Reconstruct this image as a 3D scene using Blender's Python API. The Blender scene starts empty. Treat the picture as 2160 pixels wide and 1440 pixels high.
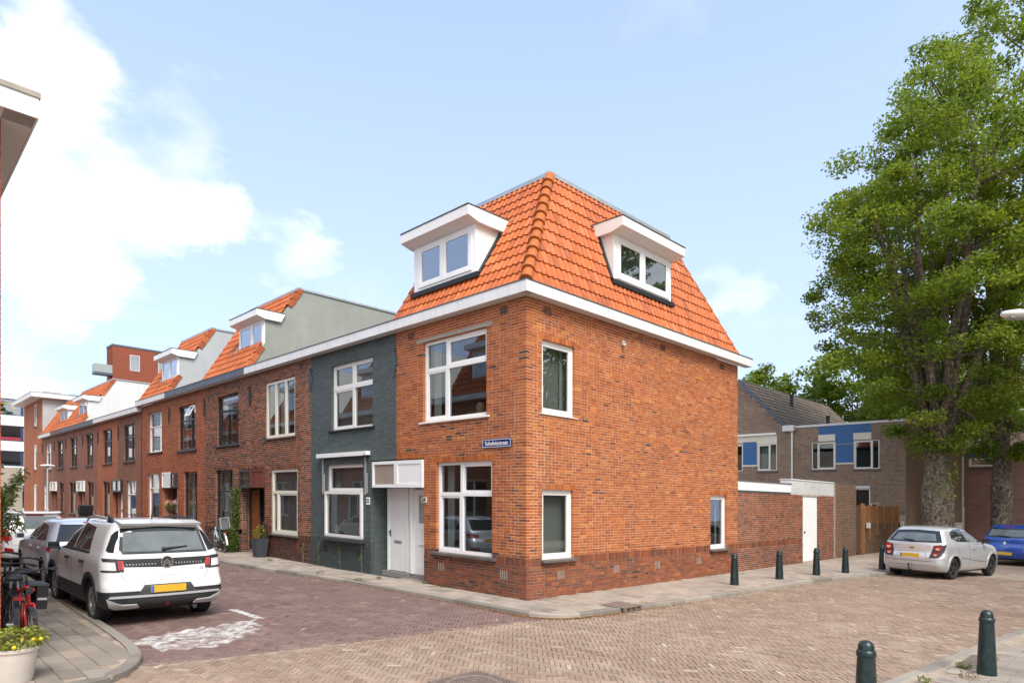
import bpy, bmesh, math, random
import numpy as np
from mathutils import Vector, Matrix
from mathutils.bvhtree import BVHTree

C = bpy.context.scene.collection
SL = 0.0257                      # the street climbs gently towards +Y


def rad(a): return math.radians(a)
def gz(x, y): return SL * y


# ---------------------------------------------------------------- camera, sky, sun
def setup_view():
    sc = bpy.context.scene
    cd = bpy.data.cameras.new('camera'); cam = bpy.data.objects.new('camera', cd); C.objects.link(cam)
    cam.location = (-9.368, -9.0686, 1.7694)
    fx, fy = 0.70326748, 0.71092534
    cam.rotation_euler = (rad(90), 0, math.atan2(-fx, fy))
    cd.sensor_fit = 'HORIZONTAL'; cd.sensor_width = 36.0
    cd.lens = 36.0 * 1385.0 / 2160.0
    cd.shift_y = (1078.0 - 720.0) / 2160.0
    cd.clip_start = 0.05; cd.clip_end = 3000
    sc.camera = cam
    sc.view_settings.view_transform = 'Standard'; sc.view_settings.look = 'None'
    sc.view_settings.gamma = 1.0; sc.view_settings.use_curve_mapping = False
    sc.view_settings.exposure = EXPOSURE
    sc.cycles.use_adaptive_sampling = True
    sc.cycles.use_denoising = True
    sc.cycles.max_bounces = 6; sc.cycles.transparent_max_bounces = 12
    sc.cycles.sample_clamp_indirect = 6.0
    # sun
    ld = bpy.data.lights.new('sun', 'SUN'); lo = bpy.data.objects.new('sun', ld); C.objects.link(lo)
    ld.energy = SUN_E; ld.angle = rad(30); ld.color = (1.0, 0.955, 0.89)
    sv = Vector(SUN_V).normalized()
    lo.rotation_euler = (-sv).to_track_quat('-Z', 'Y').to_euler()
    lo.location = (0, 0, 40)
    # sky
    w = bpy.data.worlds.new('World'); sc.world = w; w.use_nodes = True
    nt = w.node_tree; nt.nodes.clear()
    g = Nodes(nt)
    out = nt.nodes.new('ShaderNodeOutputWorld'); bg = nt.nodes.new('ShaderNodeBackground')
    nt.links.new(bg.outputs[0], out.inputs[0]); bg.inputs['Strength'].default_value = SKY_STR
    sky = nt.nodes.new('ShaderNodeTexSky'); sky.sky_type = 'NISHITA'; sky.sun_disc = False
    sky.sun_elevation = math.asin(sv.z); sky.sun_rotation = math.atan2(sv.x, sv.y)
    sky.air_density = 1.0; sky.dust_density = 0.6; sky.ozone_density = 1.0
    tc = nt.nodes.new('ShaderNodeTexCoord'); d = tc.outputs['Generated']
    sep = nt.nodes.new('ShaderNodeSeparateXYZ'); nt.links.new(d, sep.inputs[0])
    zc = g.math('MAXIMUM', sep.outputs[2], 0.02)
    den = g.math('ADD', zc, 0.30)
    px = g.math('DIVIDE', sep.outputs[0], den); py = g.math('DIVIDE', sep.outputs[1], den)
    cv = nt.nodes.new('ShaderNodeCombineXYZ'); nt.links.new(px, cv.inputs[0]); nt.links.new(py, cv.inputs[1])
    nz = g.noise(cv.outputs[0], 2.6, 7.0, 0.56, dist=0.35)
    nz2 = g.noise(cv.outputs[0], 0.85, 3.0, 0.5)
    # large cumulus banks, each a soft lobe about a direction
    F = Vector((fx, fy, 0)); R = Vector((fy, -fx, 0))
    wn = nt.nodes.new('ShaderNodeTexNoise'); nt.links.new(cv.outputs[0], wn.inputs['Vector']); wn.inputs['Scale'].default_value = 2.2; wn.inputs['Detail'].default_value = 7.0; wn.inputs['Roughness'].default_value = 0.62
    ws = nt.nodes.new('ShaderNodeVectorMath'); ws.operation = 'SUBTRACT'; nt.links.new(wn.outputs['Color'], ws.inputs[0]); ws.inputs[1].default_value = (0.5, 0.5, 0.5)
    wm = nt.nodes.new('ShaderNodeVectorMath'); wm.operation = 'SCALE'; nt.links.new(ws.outputs[0], wm.inputs[0]); wm.inputs['Scale'].default_value = 0.34
    wa = nt.nodes.new('ShaderNodeVectorMath'); wa.operation = 'ADD'; nt.links.new(d, wa.inputs[0]); nt.links.new(wm.outputs[0], wa.inputs[1])
    wz = nt.nodes.new('ShaderNodeVectorMath'); wz.operation = 'NORMALIZE'; nt.links.new(wa.outputs[0], wz.inputs[0]); dw = wz.outputs[0]
    acc = None
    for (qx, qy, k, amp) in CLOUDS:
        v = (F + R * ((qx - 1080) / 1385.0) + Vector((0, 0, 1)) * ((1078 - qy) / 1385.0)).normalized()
        if k < 0: v, k = Vector((qx, qy, 0.62)).normalized(), -k      # unseen banks added out of view for fill light, by direction
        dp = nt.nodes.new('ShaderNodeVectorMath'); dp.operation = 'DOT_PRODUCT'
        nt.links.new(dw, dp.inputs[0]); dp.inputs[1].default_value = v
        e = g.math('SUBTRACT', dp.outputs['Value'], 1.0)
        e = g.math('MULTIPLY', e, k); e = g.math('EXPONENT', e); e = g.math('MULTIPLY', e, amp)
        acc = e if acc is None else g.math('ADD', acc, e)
    lump = g.math('ADD', g.math('MULTIPLY', g.math('SUBTRACT', nz, 0.38), 2.9), 0.40)
    dens = g.math('MULTIPLY', acc, lump)
    mask = g.ramp(dens, [(0.13, 0.0), (0.26, 0.34), (0.42, 0.85), (0.64, 1.0)])
    wisp = g.ramp(g.noise(cv.outputs[0], 1.6, 6.0, 0.6, dist=0.8), [(0.54, 0.0), (0.82, 0.30)])
    mask = g.math('MAXIMUM', mask, wisp)
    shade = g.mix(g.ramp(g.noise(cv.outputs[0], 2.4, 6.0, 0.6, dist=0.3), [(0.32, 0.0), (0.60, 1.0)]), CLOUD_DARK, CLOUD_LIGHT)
    # thin haze veil, denser at the horizon
    veil = g.ramp(zc, [(0.0, 0.92), (0.18, 0.78), (0.6, 0.50), (1.0, 0.36)])
    base = g.mix(veil, sky.outputs[0], VEIL_COL)
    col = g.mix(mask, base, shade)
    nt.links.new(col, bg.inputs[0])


EXPOSURE = 1.22
SUN_V = (-0.24, -0.62, 0.80)
SUN_E = 1.9
SKY_STR = 0.15
VEIL_COL = (2.10, 2.52, 3.55, 1)
CLOUD_DARK = (2.75, 2.95, 3.25, 1)
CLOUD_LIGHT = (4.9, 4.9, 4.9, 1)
CLOUDS = [(45, 220, 620, 0.85), (105, 300, 900, 0.55), (-60, 420, 260, 0.6), (295, 490, 620, 0.85), (440, 480, 1100, 0.62), (180, 520, 700, 0.50), (90, 600, 420, 0.34), (400, 265, 800, 0.30), (320, 290, 1200, 0.22),
          (640, 590, 600, 0.26), (60, 90, 700, 0.24), (1600, 615, 700, 0.27), (1480, 590, 1000, 0.17), (30, 740, 300, 0.28), (700, 540, 1500, 0.16), (1960, 800, 500, 0.22),
          (-0.8, -0.6, -7, 0.85), (-1.0, 0.2, -9, 0.8), (0.1, -1.0, -7, 0.85), (0.9, -0.7, -9, 0.7)]  # last row: unseen clouds added to brighten the shaded fronts


# ---------------------------------------------------------------- material helpers
class Nodes:
    def __init__(s, nt): s.nt = nt
    def new(s, t, **kw):
        n = s.nt.nodes.new(t)
        for k, v in kw.items(): setattr(n, k, v)
        return n
    def put(s, sock, v):
        if isinstance(v, bpy.types.NodeSocket): s.nt.links.new(v, sock)
        elif v is not None:
            try: sock.default_value = v
            except Exception: sock.default_value = tuple(v) + (1.0,)
    def math(s, op, a, b=None, clamp=False):
        n = s.new('ShaderNodeMath', operation=op, use_clamp=clamp)
        s.put(n.inputs[0], a)
        if b is not None: s.put(n.inputs[1], b)
        return n.outputs[0]
    def noise(s, vec, scale, detail=3.0, rough=0.5, dist=0.0):
        n = s.new('ShaderNodeTexNoise'); s.put(n.inputs['Vector'], vec)
        n.inputs['Scale'].default_value = scale; n.inputs['Detail'].default_value = detail
        n.inputs['Roughness'].default_value = rough; n.inputs['Distortion'].default_value = dist
        return n.outputs[0]
    def ramp(s, fac, stops, interp='LINEAR'):
        n = s.new('ShaderNodeValToRGB'); s.put(n.inputs[0], fac)
        cr = n.color_ramp; cr.interpolation = interp
        while len(cr.elements) < len(stops): cr.elements.new(0.5)
        scalar = not hasattr(stops[0][1], '__len__')
        big = (not scalar) and max(max(c[1][:3]) for c in stops) > 1.0
        for e, (p, c) in zip(cr.elements, stops):
            e.position = p
            e.color = (c, c, c, 1) if scalar else (tuple(c[:3]) + (1,))
        return n.outputs[0]
    def mix(s, fac, a, b, blend='MIX'):
        n = s.new('ShaderNodeMix', data_type='RGBA', blend_type=blend); n.clamp_factor = True
        s.put(n.inputs[0], fac); s.put(n.inputs[6], a); s.put(n.inputs[7], b)
        return n.outputs[2]
    def pos(s): return s.new('ShaderNodeNewGeometry').outputs['Position']
    def obj(s): return s.new('ShaderNodeTexCoord').outputs['Object']
    def attr(s, name='bc'):
        n = s.new('ShaderNodeAttribute'); n.attribute_name = name
        sp = s.new('ShaderNodeSeparateColor'); s.nt.links.new(n.outputs['Color'], sp.inputs[0])
        return sp.outputs[0], sp.outputs[1], sp.outputs[2]
    def bump(s, h, strength=0.3, dist=0.01, normal=None):
        n = s.new('ShaderNodeBump'); s.put(n.inputs['Height'], h)
        n.inputs['Strength'].default_value = strength; n.inputs['Distance'].default_value = dist
        if normal is not None: s.put(n.inputs['Normal'], normal)
        return n.outputs[0]
    def scalevec(s, v, k):
        n = s.new('ShaderNodeVectorMath', operation='MULTIPLY'); s.put(n.inputs[0], v); n.inputs[1].default_value = k
        return n.outputs[0]


def new_mat(name):
    m = bpy.data.materials.new(name); m.use_nodes = True; nt = m.node_tree; nt.nodes.clear()
    out = nt.nodes.new('ShaderNodeOutputMaterial'); b = nt.nodes.new('ShaderNodeBsdfPrincipled')
    nt.links.new(b.outputs[0], out.inputs[0])
    return m, Nodes(nt), b, out


def pm(name, col, rough=0.6, var=0.10, scale=3.0, bump=0.0, bscale=60.0, metal=0.0, spec=0.5, coat=0.0, space='pos', rvar=0.08, dirt=None, streak=None):
    """plain surface: base colour with soft mottling, roughness variation and optional fine relief"""
    m, g, b, out = new_mat(name)
    p = g.pos() if space == 'pos' else g.obj()
    n = g.noise(p, scale, 5.0, 0.6)
    lo = [c * (1 - var) for c in col]; hi = [min(1, c * (1 + var)) for c in col]
    c = g.ramp(n, [(0.25, lo), (0.75, hi)])
    if dirt:
        dn = g.ramp(g.noise(p, dirt[1], 6.0, 0.65), [(0.48, 0.0), (0.75, 1.0)])
        c = g.mix(g.math('MULTIPLY', dn, dirt[2]), c, tuple(dirt[0]) + (1,))
    if streak:
        sk = g.ramp(g.noise(g.scalevec(p, (7.0, 7.0, 0.35)), 1.0, 5.0, 0.62), [(0.48, 0.0), (0.76, 1.0)])
        c = g.mix(g.math('MULTIPLY', sk, streak[1]), c, tuple(streak[0]) + (1,))
    g.put(b.inputs['Base Color'], c)
    g.put(b.inputs['Roughness'], g.ramp(g.noise(p, scale * 2.3, 3.0), [(0.2, max(0.02, rough - rvar)), (0.8, min(1, rough + rvar))]))
    b.inputs['Metallic'].default_value = metal; b.inputs['Specular IOR Level'].default_value = spec
    b.inputs['Coat Weight'].default_value = coat; b.inputs['Coat Roughness'].default_value = 0.04
    if bump:
        g.put(b.inputs['Normal'], g.bump(g.noise(p, bscale, 4.0, 0.6), bump, 0.01))
    return m


def brick_mat(name, stops, plinth, grime=0.35, lighten=0.25, rough=0.85, gs=0.55, rise=0.0):
    """fired brick: per-brick tone from the attribute, mottling and weather stains"""
    m, g, b, out = new_mat(name)
    p = g.pos(); r, z, w = g.attr()
    c = g.ramp(r, stops); c2 = g.ramp(r, plinth)
    c = g.mix(z, c, c2)
    fine = g.noise(p, 70.0, 4.0, 0.65)
    c = g.mix(0.38, c, g.ramp(fine, [(0.3, (0.25, 0.25, 0.25)), (0.75, (1.0, 1.0, 1.0))]), 'MULTIPLY')
    st = g.ramp(g.noise(p, gs * 1.7, 5.0, 0.62), [(0.42, 0.0), (0.72, 1.0)])
    c = g.mix(g.math('MULTIPLY', st, grime), c, (0.10, 0.055, 0.035, 1))
    st2 = g.ramp(g.noise(p, gs * 4.3, 6.0, 0.7), [(0.55, 0.0), (0.85, 1.0)])
    c = g.mix(g.math('MULTIPLY', st2, lighten), c, (0.52, 0.36, 0.26, 1))
    sk = g.ramp(g.noise(g.scalevec(p, (5.0, 5.0, 0.30)), 1.0, 5.0, 0.6), [(0.52, 0.0), (0.74, 1.0)])
    c = g.mix(g.math('MULTIPLY', sk, 0.22), c, (0.085, 0.05, 0.035, 1))
    g.put(b.inputs['Base Color'], c)
    b.inputs['Roughness'].default_value = rough; b.inputs['Specular IOR Level'].default_value = 0.25
    h = g.math('ADD', fine, g.math('MULTIPLY', g.noise(p, 260.0, 2.0), 0.4))
    g.put(b.inputs['Normal'], g.bump(h, 0.35, 0.006))
    return m


def brick_tex(name, c1, c2, mort, axis='y', bw=0.22, bh=0.062, grime=0.3, tint=None):
    """distant masonry whose bricks are too small to pick apart"""
    m, g, b, out = new_mat(name)
    p = g.pos(); sp = g.new('ShaderNodeSeparateXYZ'); g.put(sp.inputs[0], p)
    cv = g.new('ShaderNodeCombineXYZ')
    if axis == 'y':
        u = sp.outputs[1]; zz = g.math('SUBTRACT', sp.outputs[2], g.math('MULTIPLY', sp.outputs[1], SL))
    else:
        u = sp.outputs[0]; zz = sp.outputs[2]
    g.put(cv.inputs[0], u); g.put(cv.inputs[1], zz)
    bt = g.new('ShaderNodeTexBrick'); g.put(bt.inputs['Vector'], cv.outputs[0])
    bt.inputs['Color1'].default_value = tuple(c1) + (1,); bt.inputs['Color2'].default_value = tuple(c2) + (1,)
    bt.inputs['Mortar'].default_value = tuple(mort) + (1,)
    bt.inputs['Scale'].default_value = 1.0; bt.inputs['Mortar Size'].default_value = 0.006
    bt.inputs['Brick Width'].default_value = bw; bt.inputs['Row Height'].default_value = bh; bt.inputs['Bias'].default_value = -0.05
    c = bt.outputs['Color']
    st = g.ramp(g.noise(p, 0.8, 6.0, 0.65), [(0.40, 0.0), (0.75, 1.0)])
    c = g.mix(g.math('MULTIPLY', st, grime), c, (0.12, 0.075, 0.055, 1))
    fine = g.noise(p, 40.0, 3.0)
    c = g.mix(0.3, c, g.ramp(fine, [(0.3, 0.45), (0.7, 1.0)]), 'MULTIPLY')
    g.put(b.inputs['Base Color'], c); b.inputs['Roughness'].default_value = 0.9; b.inputs['Specular IOR Level'].default_value = 0.2
    g.put(b.inputs['Normal'], g.bump(bt.outputs['Fac'], 0.5, -0.006))
    return m


def glass_mat(name, tint=(0.70, 0.74, 0.74), base=0.09, rough=0.012):
    m = bpy.data.materials.new(name); m.use_nodes = True; nt = m.node_tree; nt.nodes.clear(); g = Nodes(nt)
    out = g.new('ShaderNodeOutputMaterial'); mx = g.new('ShaderNodeMixShader')
    tr = g.new('ShaderNodeBsdfTransparent'); tr.inputs[0].default_value = tuple(tint) + (1,)
    gl = g.new('ShaderNodeBsdfGlossy'); gl.inputs['Roughness'].default_value = rough; gl.inputs['Color'].default_value = (0.95, 0.97, 1, 1)
    n = g.bump(g.noise(g.pos(), 0.9, 1.0), 0.03, 0.02); g.put(gl.inputs['Normal'], n)
    lw = g.new('ShaderNodeLayerWeight'); lw.inputs[0].default_value = 0.5
    f = g.math('ADD', g.math('MULTIPLY', g.math('POWER', lw.outputs['Facing'], 4.0), 0.9), base + 0.03, clamp=True)
    g.put(mx.inputs[0], f); g.put(mx.inputs[1], tr.outputs[0]); g.put(mx.inputs[2], gl.outputs[0]); g.put(out.inputs[0], mx.outputs[0])
    return m


def tile_mat(name, stops, grime=0.15, grime_col=(0.2, 0.09, 0.05, 1), rough=0.55):
    m, g, b, out = new_mat(name)
    p = g.pos(); r, z, w = g.attr()
    c = g.ramp(r, stops)
    c = g.mix(g.math('MULTIPLY', g.ramp(g.noise(p, 3.0, 6.0, 0.7), [(0.45, 0.0), (0.8, 1.0)]), grime), c, grime_col)
    fine = g.noise(p, 45.0, 4.0, 0.6)
    c = g.mix(0.25, c, g.ramp(fine, [(0.3, 0.5), (0.7, 1.0)]), 'MULTIPLY')
    g.put(b.inputs['Base Color'], c)
    g.put(b.inputs['Roughness'], g.ramp(g.noise(p, 9.0, 3.0), [(0.3, rough - 0.1), (0.7, rough + 0.15)]))
    b.inputs['Specular IOR Level'].default_value = 0.35
    g.put(b.inputs['Normal'], g.bump(fine, 0.15, 0.006))
    return m


def paver_mat(name, stops, sand, sandamt, rough=0.9, stain=(0.10, 0.07, 0.06), stamt=0.35):
    m, g, b, out = new_mat(name)
    p = g.pos(); r, z, w = g.attr()
    c = g.ramp(r, stops)
    big = g.ramp(g.noise(p, 0.55, 6.0, 0.62), [(0.38, 0.0), (0.72, 1.0)])
    c = g.mix(g.math('MULTIPLY', big, stamt), c, tuple(stain) + (1,))
    sd = g.ramp(g.noise(p, 1.7, 8.0, 0.72, dist=0.4), [(0.50, 0.0), (0.70, 1.0)])
    c = g.mix(g.math('MULTIPLY', sd, sandamt), c, tuple(sand) + (1,))
    oil = g.ramp(g.noise(p, 1.15, 3.0, 0.5, dist=0.3), [(0.66, 0.0), (0.76, 1.0)])
    c = g.mix(g.math('MULTIPLY', oil, 0.38), c, (0.06, 0.05, 0.045, 1))
    wear = g.ramp(g.noise(p, 7.0, 6.0, 0.7), [(0.38, 0.0), (0.55, 1.0)])
    c = g.mix(g.math('MULTIPLY', w, wear), c, (0.70, 0.69, 0.66, 1))
    fine = g.noise(p, 55.0, 5.0, 0.7)
    c = g.mix(0.45, c, g.ramp(fine, [(0.28, 0.42), (0.72, 1.0)]), 'MULTIPLY')
    g.put(b.inputs['Base Color'], c); b.inputs['Roughness'].default_value = rough; b.inputs['Specular IOR Level'].default_value = 0.25
    g.put(b.inputs['Normal'], g.bump(fine, 0.4, 0.008))
    return m


def leaf_mat(name, stops, rough=0.5, trans=0.35):
    m = bpy.data.materials.new(name); m.use_nodes = True; nt = m.node_tree; nt.nodes.clear(); g = Nodes(nt)
    out = g.new('ShaderNodeOutputMaterial'); b = g.new('ShaderNodeBsdfPrincipled')
    r, z, w = g.attr(); c = g.ramp(r, stops)
    g.put(b.inputs['Base Color'], c); b.inputs['Roughness'].default_value = rough; b.inputs['Specular IOR Level'].default_value = 0.4
    t = g.new('ShaderNodeBsdfTranslucent'); g.put(t.inputs[0], g.mix(0.5, c, (0.25, 0.34, 0.03, 1)))
    mx = g.new('ShaderNodeMixShader'); mx.inputs[0].default_value = trans
    g.put(mx.inputs[1], b.outputs[0]); g.put(mx.inputs[2], t.outputs[0]); g.put(out.inputs[0], mx.outputs[0])
    return m


# ---------------------------------------------------------------- geometry helpers
def WORLD(u, d, z): return (u, d, z)
def FRONT(u, d, z): return (-d, u, z)            # street facade of the near row: u = y
def SIDE(u, d, z): return (u, -d, z)             # side street facade: u = x
def fr_x(X): return lambda u, d, z: (X - d, u, z)      # facing -x at x = X
def fr_xp(X): return lambda u, d, z: (X + d, u, z)     # facing +x at x = X
def fr_y(Y): return lambda u, d, z: (u, Y - d, z)      # facing -y at y = Y
def fr_yp(Y): return lambda u, d, z: (u, Y + d, z)


def fr_mat(M):
    def f(u, d, z):
        v = M @ Vector((u, d, z)); return (v.x, v.y, v.z)
    return f


class MB:
    """collects geometry; vertices are stored in level-street coordinates"""
    def __init__(s, fr=WORLD):
        s.v = []; s.f = []; s.m = []; s.c = []; s.setfr(fr); s.hasc = False
    def setfr(s, fr):
        s.fr = fr
        o = Vector(fr(0, 0, 0)); a = Vector(fr(1, 0, 0)) - o; b = Vector(fr(0, 1, 0)) - o; c = Vector(fr(0, 0, 1)) - o
        s.flip = a.cross(b).dot(c) < 0
    def vert(s, u, d, z, col=None):
        s.v.append(s.fr(u, d, z)); s.c.append(col or (0.5, 0, 0))
        if col: s.hasc = True
        return len(s.v) - 1
    def face(s, ids, mi=0):
        s.f.append(tuple(reversed(ids)) if s.flip else tuple(ids)); s.m.append(mi)
    def box(s, u0, u1, d0, d1, z0, z1, mi=0, col=None, skip='', bev=0.0):
        if u0 > u1: u0, u1 = u1, u0
        if d0 > d1: d0, d1 = d1, d0
        if z0 > z1: z0, z1 = z1, z0
        i = [s.vert(u, d, z, col) for z in (z0, z1) for d in (d0, d1) for u in (u0, u1)]
        F = {'b': (0, 2, 3, 1), 't': (4, 5, 7, 6), 'n': (0, 1, 5, 4), 'f': (2, 6, 7, 3), 'l': (0, 4, 6, 2), 'r': (1, 3, 7, 5)}
        for k, q in F.items():
            if k not in skip: s.face([i[j] for j in q], mi)
        return s
    def quad(s, pts, mi=0, col=None):
        s.face([s.vert(*p, col) for p in pts], mi); return s
    def prism(s, poly, a0, a1, plane='dz', mi=0, col=None, caps=True):
        """extrude a polygon; plane 'dz' -> along u, 'uz' -> along d, 'ud' -> along z"""
        def P(p, a):
            if plane == 'dz': return (a, p[0], p[1])
            if plane == 'uz': return (p[0], a, p[1])
            return (p[0], p[1], a)
        n = len(poly)
        area = sum(poly[i][0] * poly[(i + 1) % n][1] - poly[(i + 1) % n][0] * poly[i][1] for i in range(n))
        pl = list(poly) if area > 0 else list(reversed(poly))
        if plane == 'uz': a0, a1 = a1, a0
        if a0 > a1 and plane != 'uz' or (plane == 'uz' and a0 < a1): a0, a1 = a1, a0
        A = [s.vert(*P(p, a0), col) for p in pl]; B = [s.vert(*P(p, a1), col) for p in pl]
        for i in range(n):
            j = (i + 1) % n
            s.face((A[i], A[j], B[j], B[i]), mi)
        if caps:
            s.face(list(reversed(A)), mi); s.face(B, mi)
        return s
    def tube(s, pts, r, n=8, mi=0, col=None, caps=True):
        """swept tube through points; r one radius or one per point"""
        P = [Vector(p) for p in pts]; k = len(P)
        rr = r if hasattr(r, '__len__') else [r] * k
        rings = []; prev = None
        for i in range(k):
            t = (P[min(i + 1, k - 1)] - P[max(i - 1, 0)]).normalized()
            if prev is None:
                a = Vector((0, 0, 1)) if abs(t.z) < 0.9 else Vector((1, 0, 0))
                x = t.cross(a).normalized()
            else:
                x = (prev - t * prev.dot(t))
                x = x.normalized() if x.length > 1e-6 else t.orthogonal().normalized()
            prev = x; y = t.cross(x)
            rings.append([s.vert(*(P[i] + (x * math.cos(2 * math.pi * j / n) + y * math.sin(2 * math.pi * j / n)) * rr[i]), col) for j in range(n)])
        for i in range(k - 1):
            for j in range(n):
                j2 = (j + 1) % n
                s.face((rings[i][j], rings[i][j2], rings[i + 1][j2], rings[i + 1][j]), mi)
        if caps:
            s.face(list(reversed(rings[0])), mi); s.face(rings[-1], mi)
        return s
    def lathe(s, prof, center=(0, 0, 0), axis='z', n=24, mi=0, col=None, cap=True):
        """prof: list of (radius, height); axis 'z' or 'd' (second coordinate)"""
        cx, cy, cz = center; rings = []
        for (r, h) in prof:
            ring = []
            for j in range(n):
                a = 2 * math.pi * j / n
                if axis == 'z': ring.append(s.vert(cx + r * math.cos(a), cy + r * math.sin(a), cz + h, col))
                else: ring.append(s.vert(cx + r * math.cos(a), cy + h, cz - r * math.sin(a), col))
            rings.append(ring)
        for i in range(len(prof) - 1):
            for j in range(n):
                j2 = (j + 1) % n
                s.face((rings[i][j], rings[i][j2], rings[i + 1][j2], rings[i + 1][j]), mi)
        if cap:
            if prof[0][0] > 1e-4: s.face(list(reversed(rings[0])), mi)
            if prof[-1][0] > 1e-4: s.face(rings[-1], mi)
        return s
    def ball(s, c, r, n=8, mi=0, col=None, sq=1.0):
        pr = [(max(1e-5, r * math.sin(math.pi * i / n)), -r * sq * math.cos(math.pi * i / n)) for i in range(n + 1)]
        return s.lathe(pr, c, 'z', n + 2, mi, col, cap=False)
    def add(s, o):
        k = len(s.v); s.v += o.v; s.c += o.c; s.hasc |= o.hasc
        s.f += [tuple(i + k for i in f) for f in o.f]; s.m += o.m
        return s


def mesh_from(name, V, F, mats, mi=None, cols=None, smooth=False):
    me = bpy.data.meshes.new(name)
    me.from_pydata(V, [], F)
    for m in mats: me.materials.append(m)
    if mi is not None and len(mats) > 1: me.polygons.foreach_set('material_index', mi)
    if smooth: me.polygons.foreach_set('use_smooth', [True] * len(F))
    if cols is not None:
        at = me.color_attributes.new('bc', 'FLOAT_COLOR', 'POINT')
        a = np.ones((len(V), 4), dtype=np.float32); a[:, :3] = np.asarray(cols, dtype=np.float32)
        at.data.foreach_set('color', a.ravel())
    me.update()
    return me


def sheared(V, org=(0, 0, 0)):
    a = np.asarray(V, dtype=np.float64).reshape(-1, 3).copy()
    a -= np.asarray(org)
    a[:, 2] += SL * a[:, 1]
    return a


def wpos(p): return (p[0], p[1], p[2] + SL * p[1])


class Thing:
    """an Empty at the thing's base; parts are meshes below it"""
    def __init__(s, name, label=None, cat=None, org=(0, 0, 0), group=None, kind=None):
        o = bpy.data.objects.new(name, None); C.objects.link(o); o.location = wpos(org); o.empty_display_size = 0.2
        if label: o['label'] = label
        if cat: o['category'] = cat
        if group: o['group'] = group
        if kind: o['kind'] = kind
        s.o = o; s.org = org
    def part(s, name, mb, mats, parent=None, smooth=False, label=None, kind=None, auto=None):
        if not isinstance(mats, (list, tuple)): mats = [mats]
        if not mb.f: return None
        me = mesh_from(name, sheared(mb.v, s.org).tolist(), mb.f, mats, mb.m, mb.c if mb.hasc else None, smooth)
        o = bpy.data.objects.new(name, me); C.objects.link(o); o.parent = parent or s.o
        if auto is not None: smooth_by_angle(me, auto)
        if label: o['label'] = label
        if kind: o['kind'] = kind
        return o
    def inst(s, name, me, pos, parent=None):
        o = bpy.data.objects.new(name, me); C.objects.link(o); o.parent = parent or s.o
        q = (pos[0] - s.org[0], pos[1] - s.org[1], pos[2] - s.org[2])
        o.location = (q[0], q[1], q[2] + SL * q[1])
        return o


def smooth_by_angle(me, ang):
    """mark edges sharper than ang; smooth the rest"""
    bm = bmesh.new(); bm.from_mesh(me)
    for f in bm.faces: f.smooth = True
    for e in bm.edges:
        if len(e.link_faces) == 2 and e.calc_face_angle(0) > rad(ang): e.smooth = False
    bm.to_mesh(me); bm.free()


def solo(name, mb, mats, label, cat, org=(0, 0, 0), group=None, kind=None, smooth=False, auto=None):
    """a thing that is a single mesh"""
    if not isinstance(mats, (list, tuple)): mats = [mats]
    me = mesh_from(name, sheared(mb.v, org).tolist(), mb.f, mats, mb.m, mb.c if mb.hasc else None, smooth)
    o = bpy.data.objects.new(name, me); C.objects.link(o); o.location = wpos(org)
    if auto is not None: smooth_by_angle(me, auto)
    if label: o['label'] = label
    if cat: o['category'] = cat
    if group: o['group'] = group
    if kind: o['kind'] = kind
    return o


def text_mesh(txt, size, depth=0.004, bold=0.0, spacing=1.0):
    cu = bpy.data.curves.new('lettering', 'FONT'); cu.body = txt; cu.size = size; cu.extrude = depth / 2
    cu.align_x = 'CENTER'; cu.align_y = 'CENTER'; cu.offset = bold; cu.space_character = spacing; cu.resolution_u = 3
    o = bpy.data.objects.new('lettering', cu)
    C.objects.link(o)
    dg = bpy.context.evaluated_depsgraph_get()
    me = bpy.data.meshes.new_from_object(o.evaluated_get(dg))
    V = [tuple(v.co) for v in me.vertices]; F = [tuple(p.vertices) for p in me.polygons]
    bpy.data.objects.remove(o); bpy.data.curves.remove(cu); bpy.data.meshes.remove(me)
    return V, F


def text_mb(fr, txt, u, d, z, size, mirror=False, **kw):
    """lettering on a facade frame; mirror when the frame's u runs to the reader's left"""
    V, F = text_mesh(txt, size, **kw)
    mb = MB(fr)
    sg = -1 if mirror else 1
    for v in V: mb.vert(u + sg * v[0], d + v[2], z + v[1])
    for f in F: mb.f.append(tuple(f)); mb.m.append(0)
    return mb


CAMP = np.array([-9.368, -9.0686, 1.77])
rng = random.Random(11)
# ---------------------------------------------------------------- materials
M = {}
ORANGE = [(0.0, (0.09, 0.055, 0.045)), (0.05, (0.22, 0.07, 0.035)), (0.16, (0.33, 0.085, 0.03)), (0.5, (0.485, 0.128, 0.034)), (0.8, (0.58, 0.175, 0.045)), (1.0, (0.68, 0.25, 0.05))]
PLINTH = [(0.0, (0.05, 0.04, 0.04)), (0.18, (0.14, 0.062, 0.046)), (0.5, (0.25, 0.083, 0.045)), (0.8, (0.36, 0.105, 0.042)), (1.0, (0.45, 0.15, 0.055))]
BROWN = [(0.0, (0.045, 0.028, 0.025)), (0.3, (0.15, 0.066, 0.047)), (0.55, (0.27, 0.092, 0.05)), (0.85, (0.36, 0.11, 0.048)), (1.0, (0.46, 0.15, 0.06))]
BROWND = [(0.0, (0.03, 0.022, 0.02)), (0.6, (0.10, 0.045, 0.033)), (1.0, (0.22, 0.075, 0.045))]
REDOR = [(0.0, (0.15, 0.055, 0.036)), (0.3, (0.33, 0.092, 0.04)), (0.7, (0.46, 0.13, 0.05)), (1.0, (0.54, 0.18, 0.07))]


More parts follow.
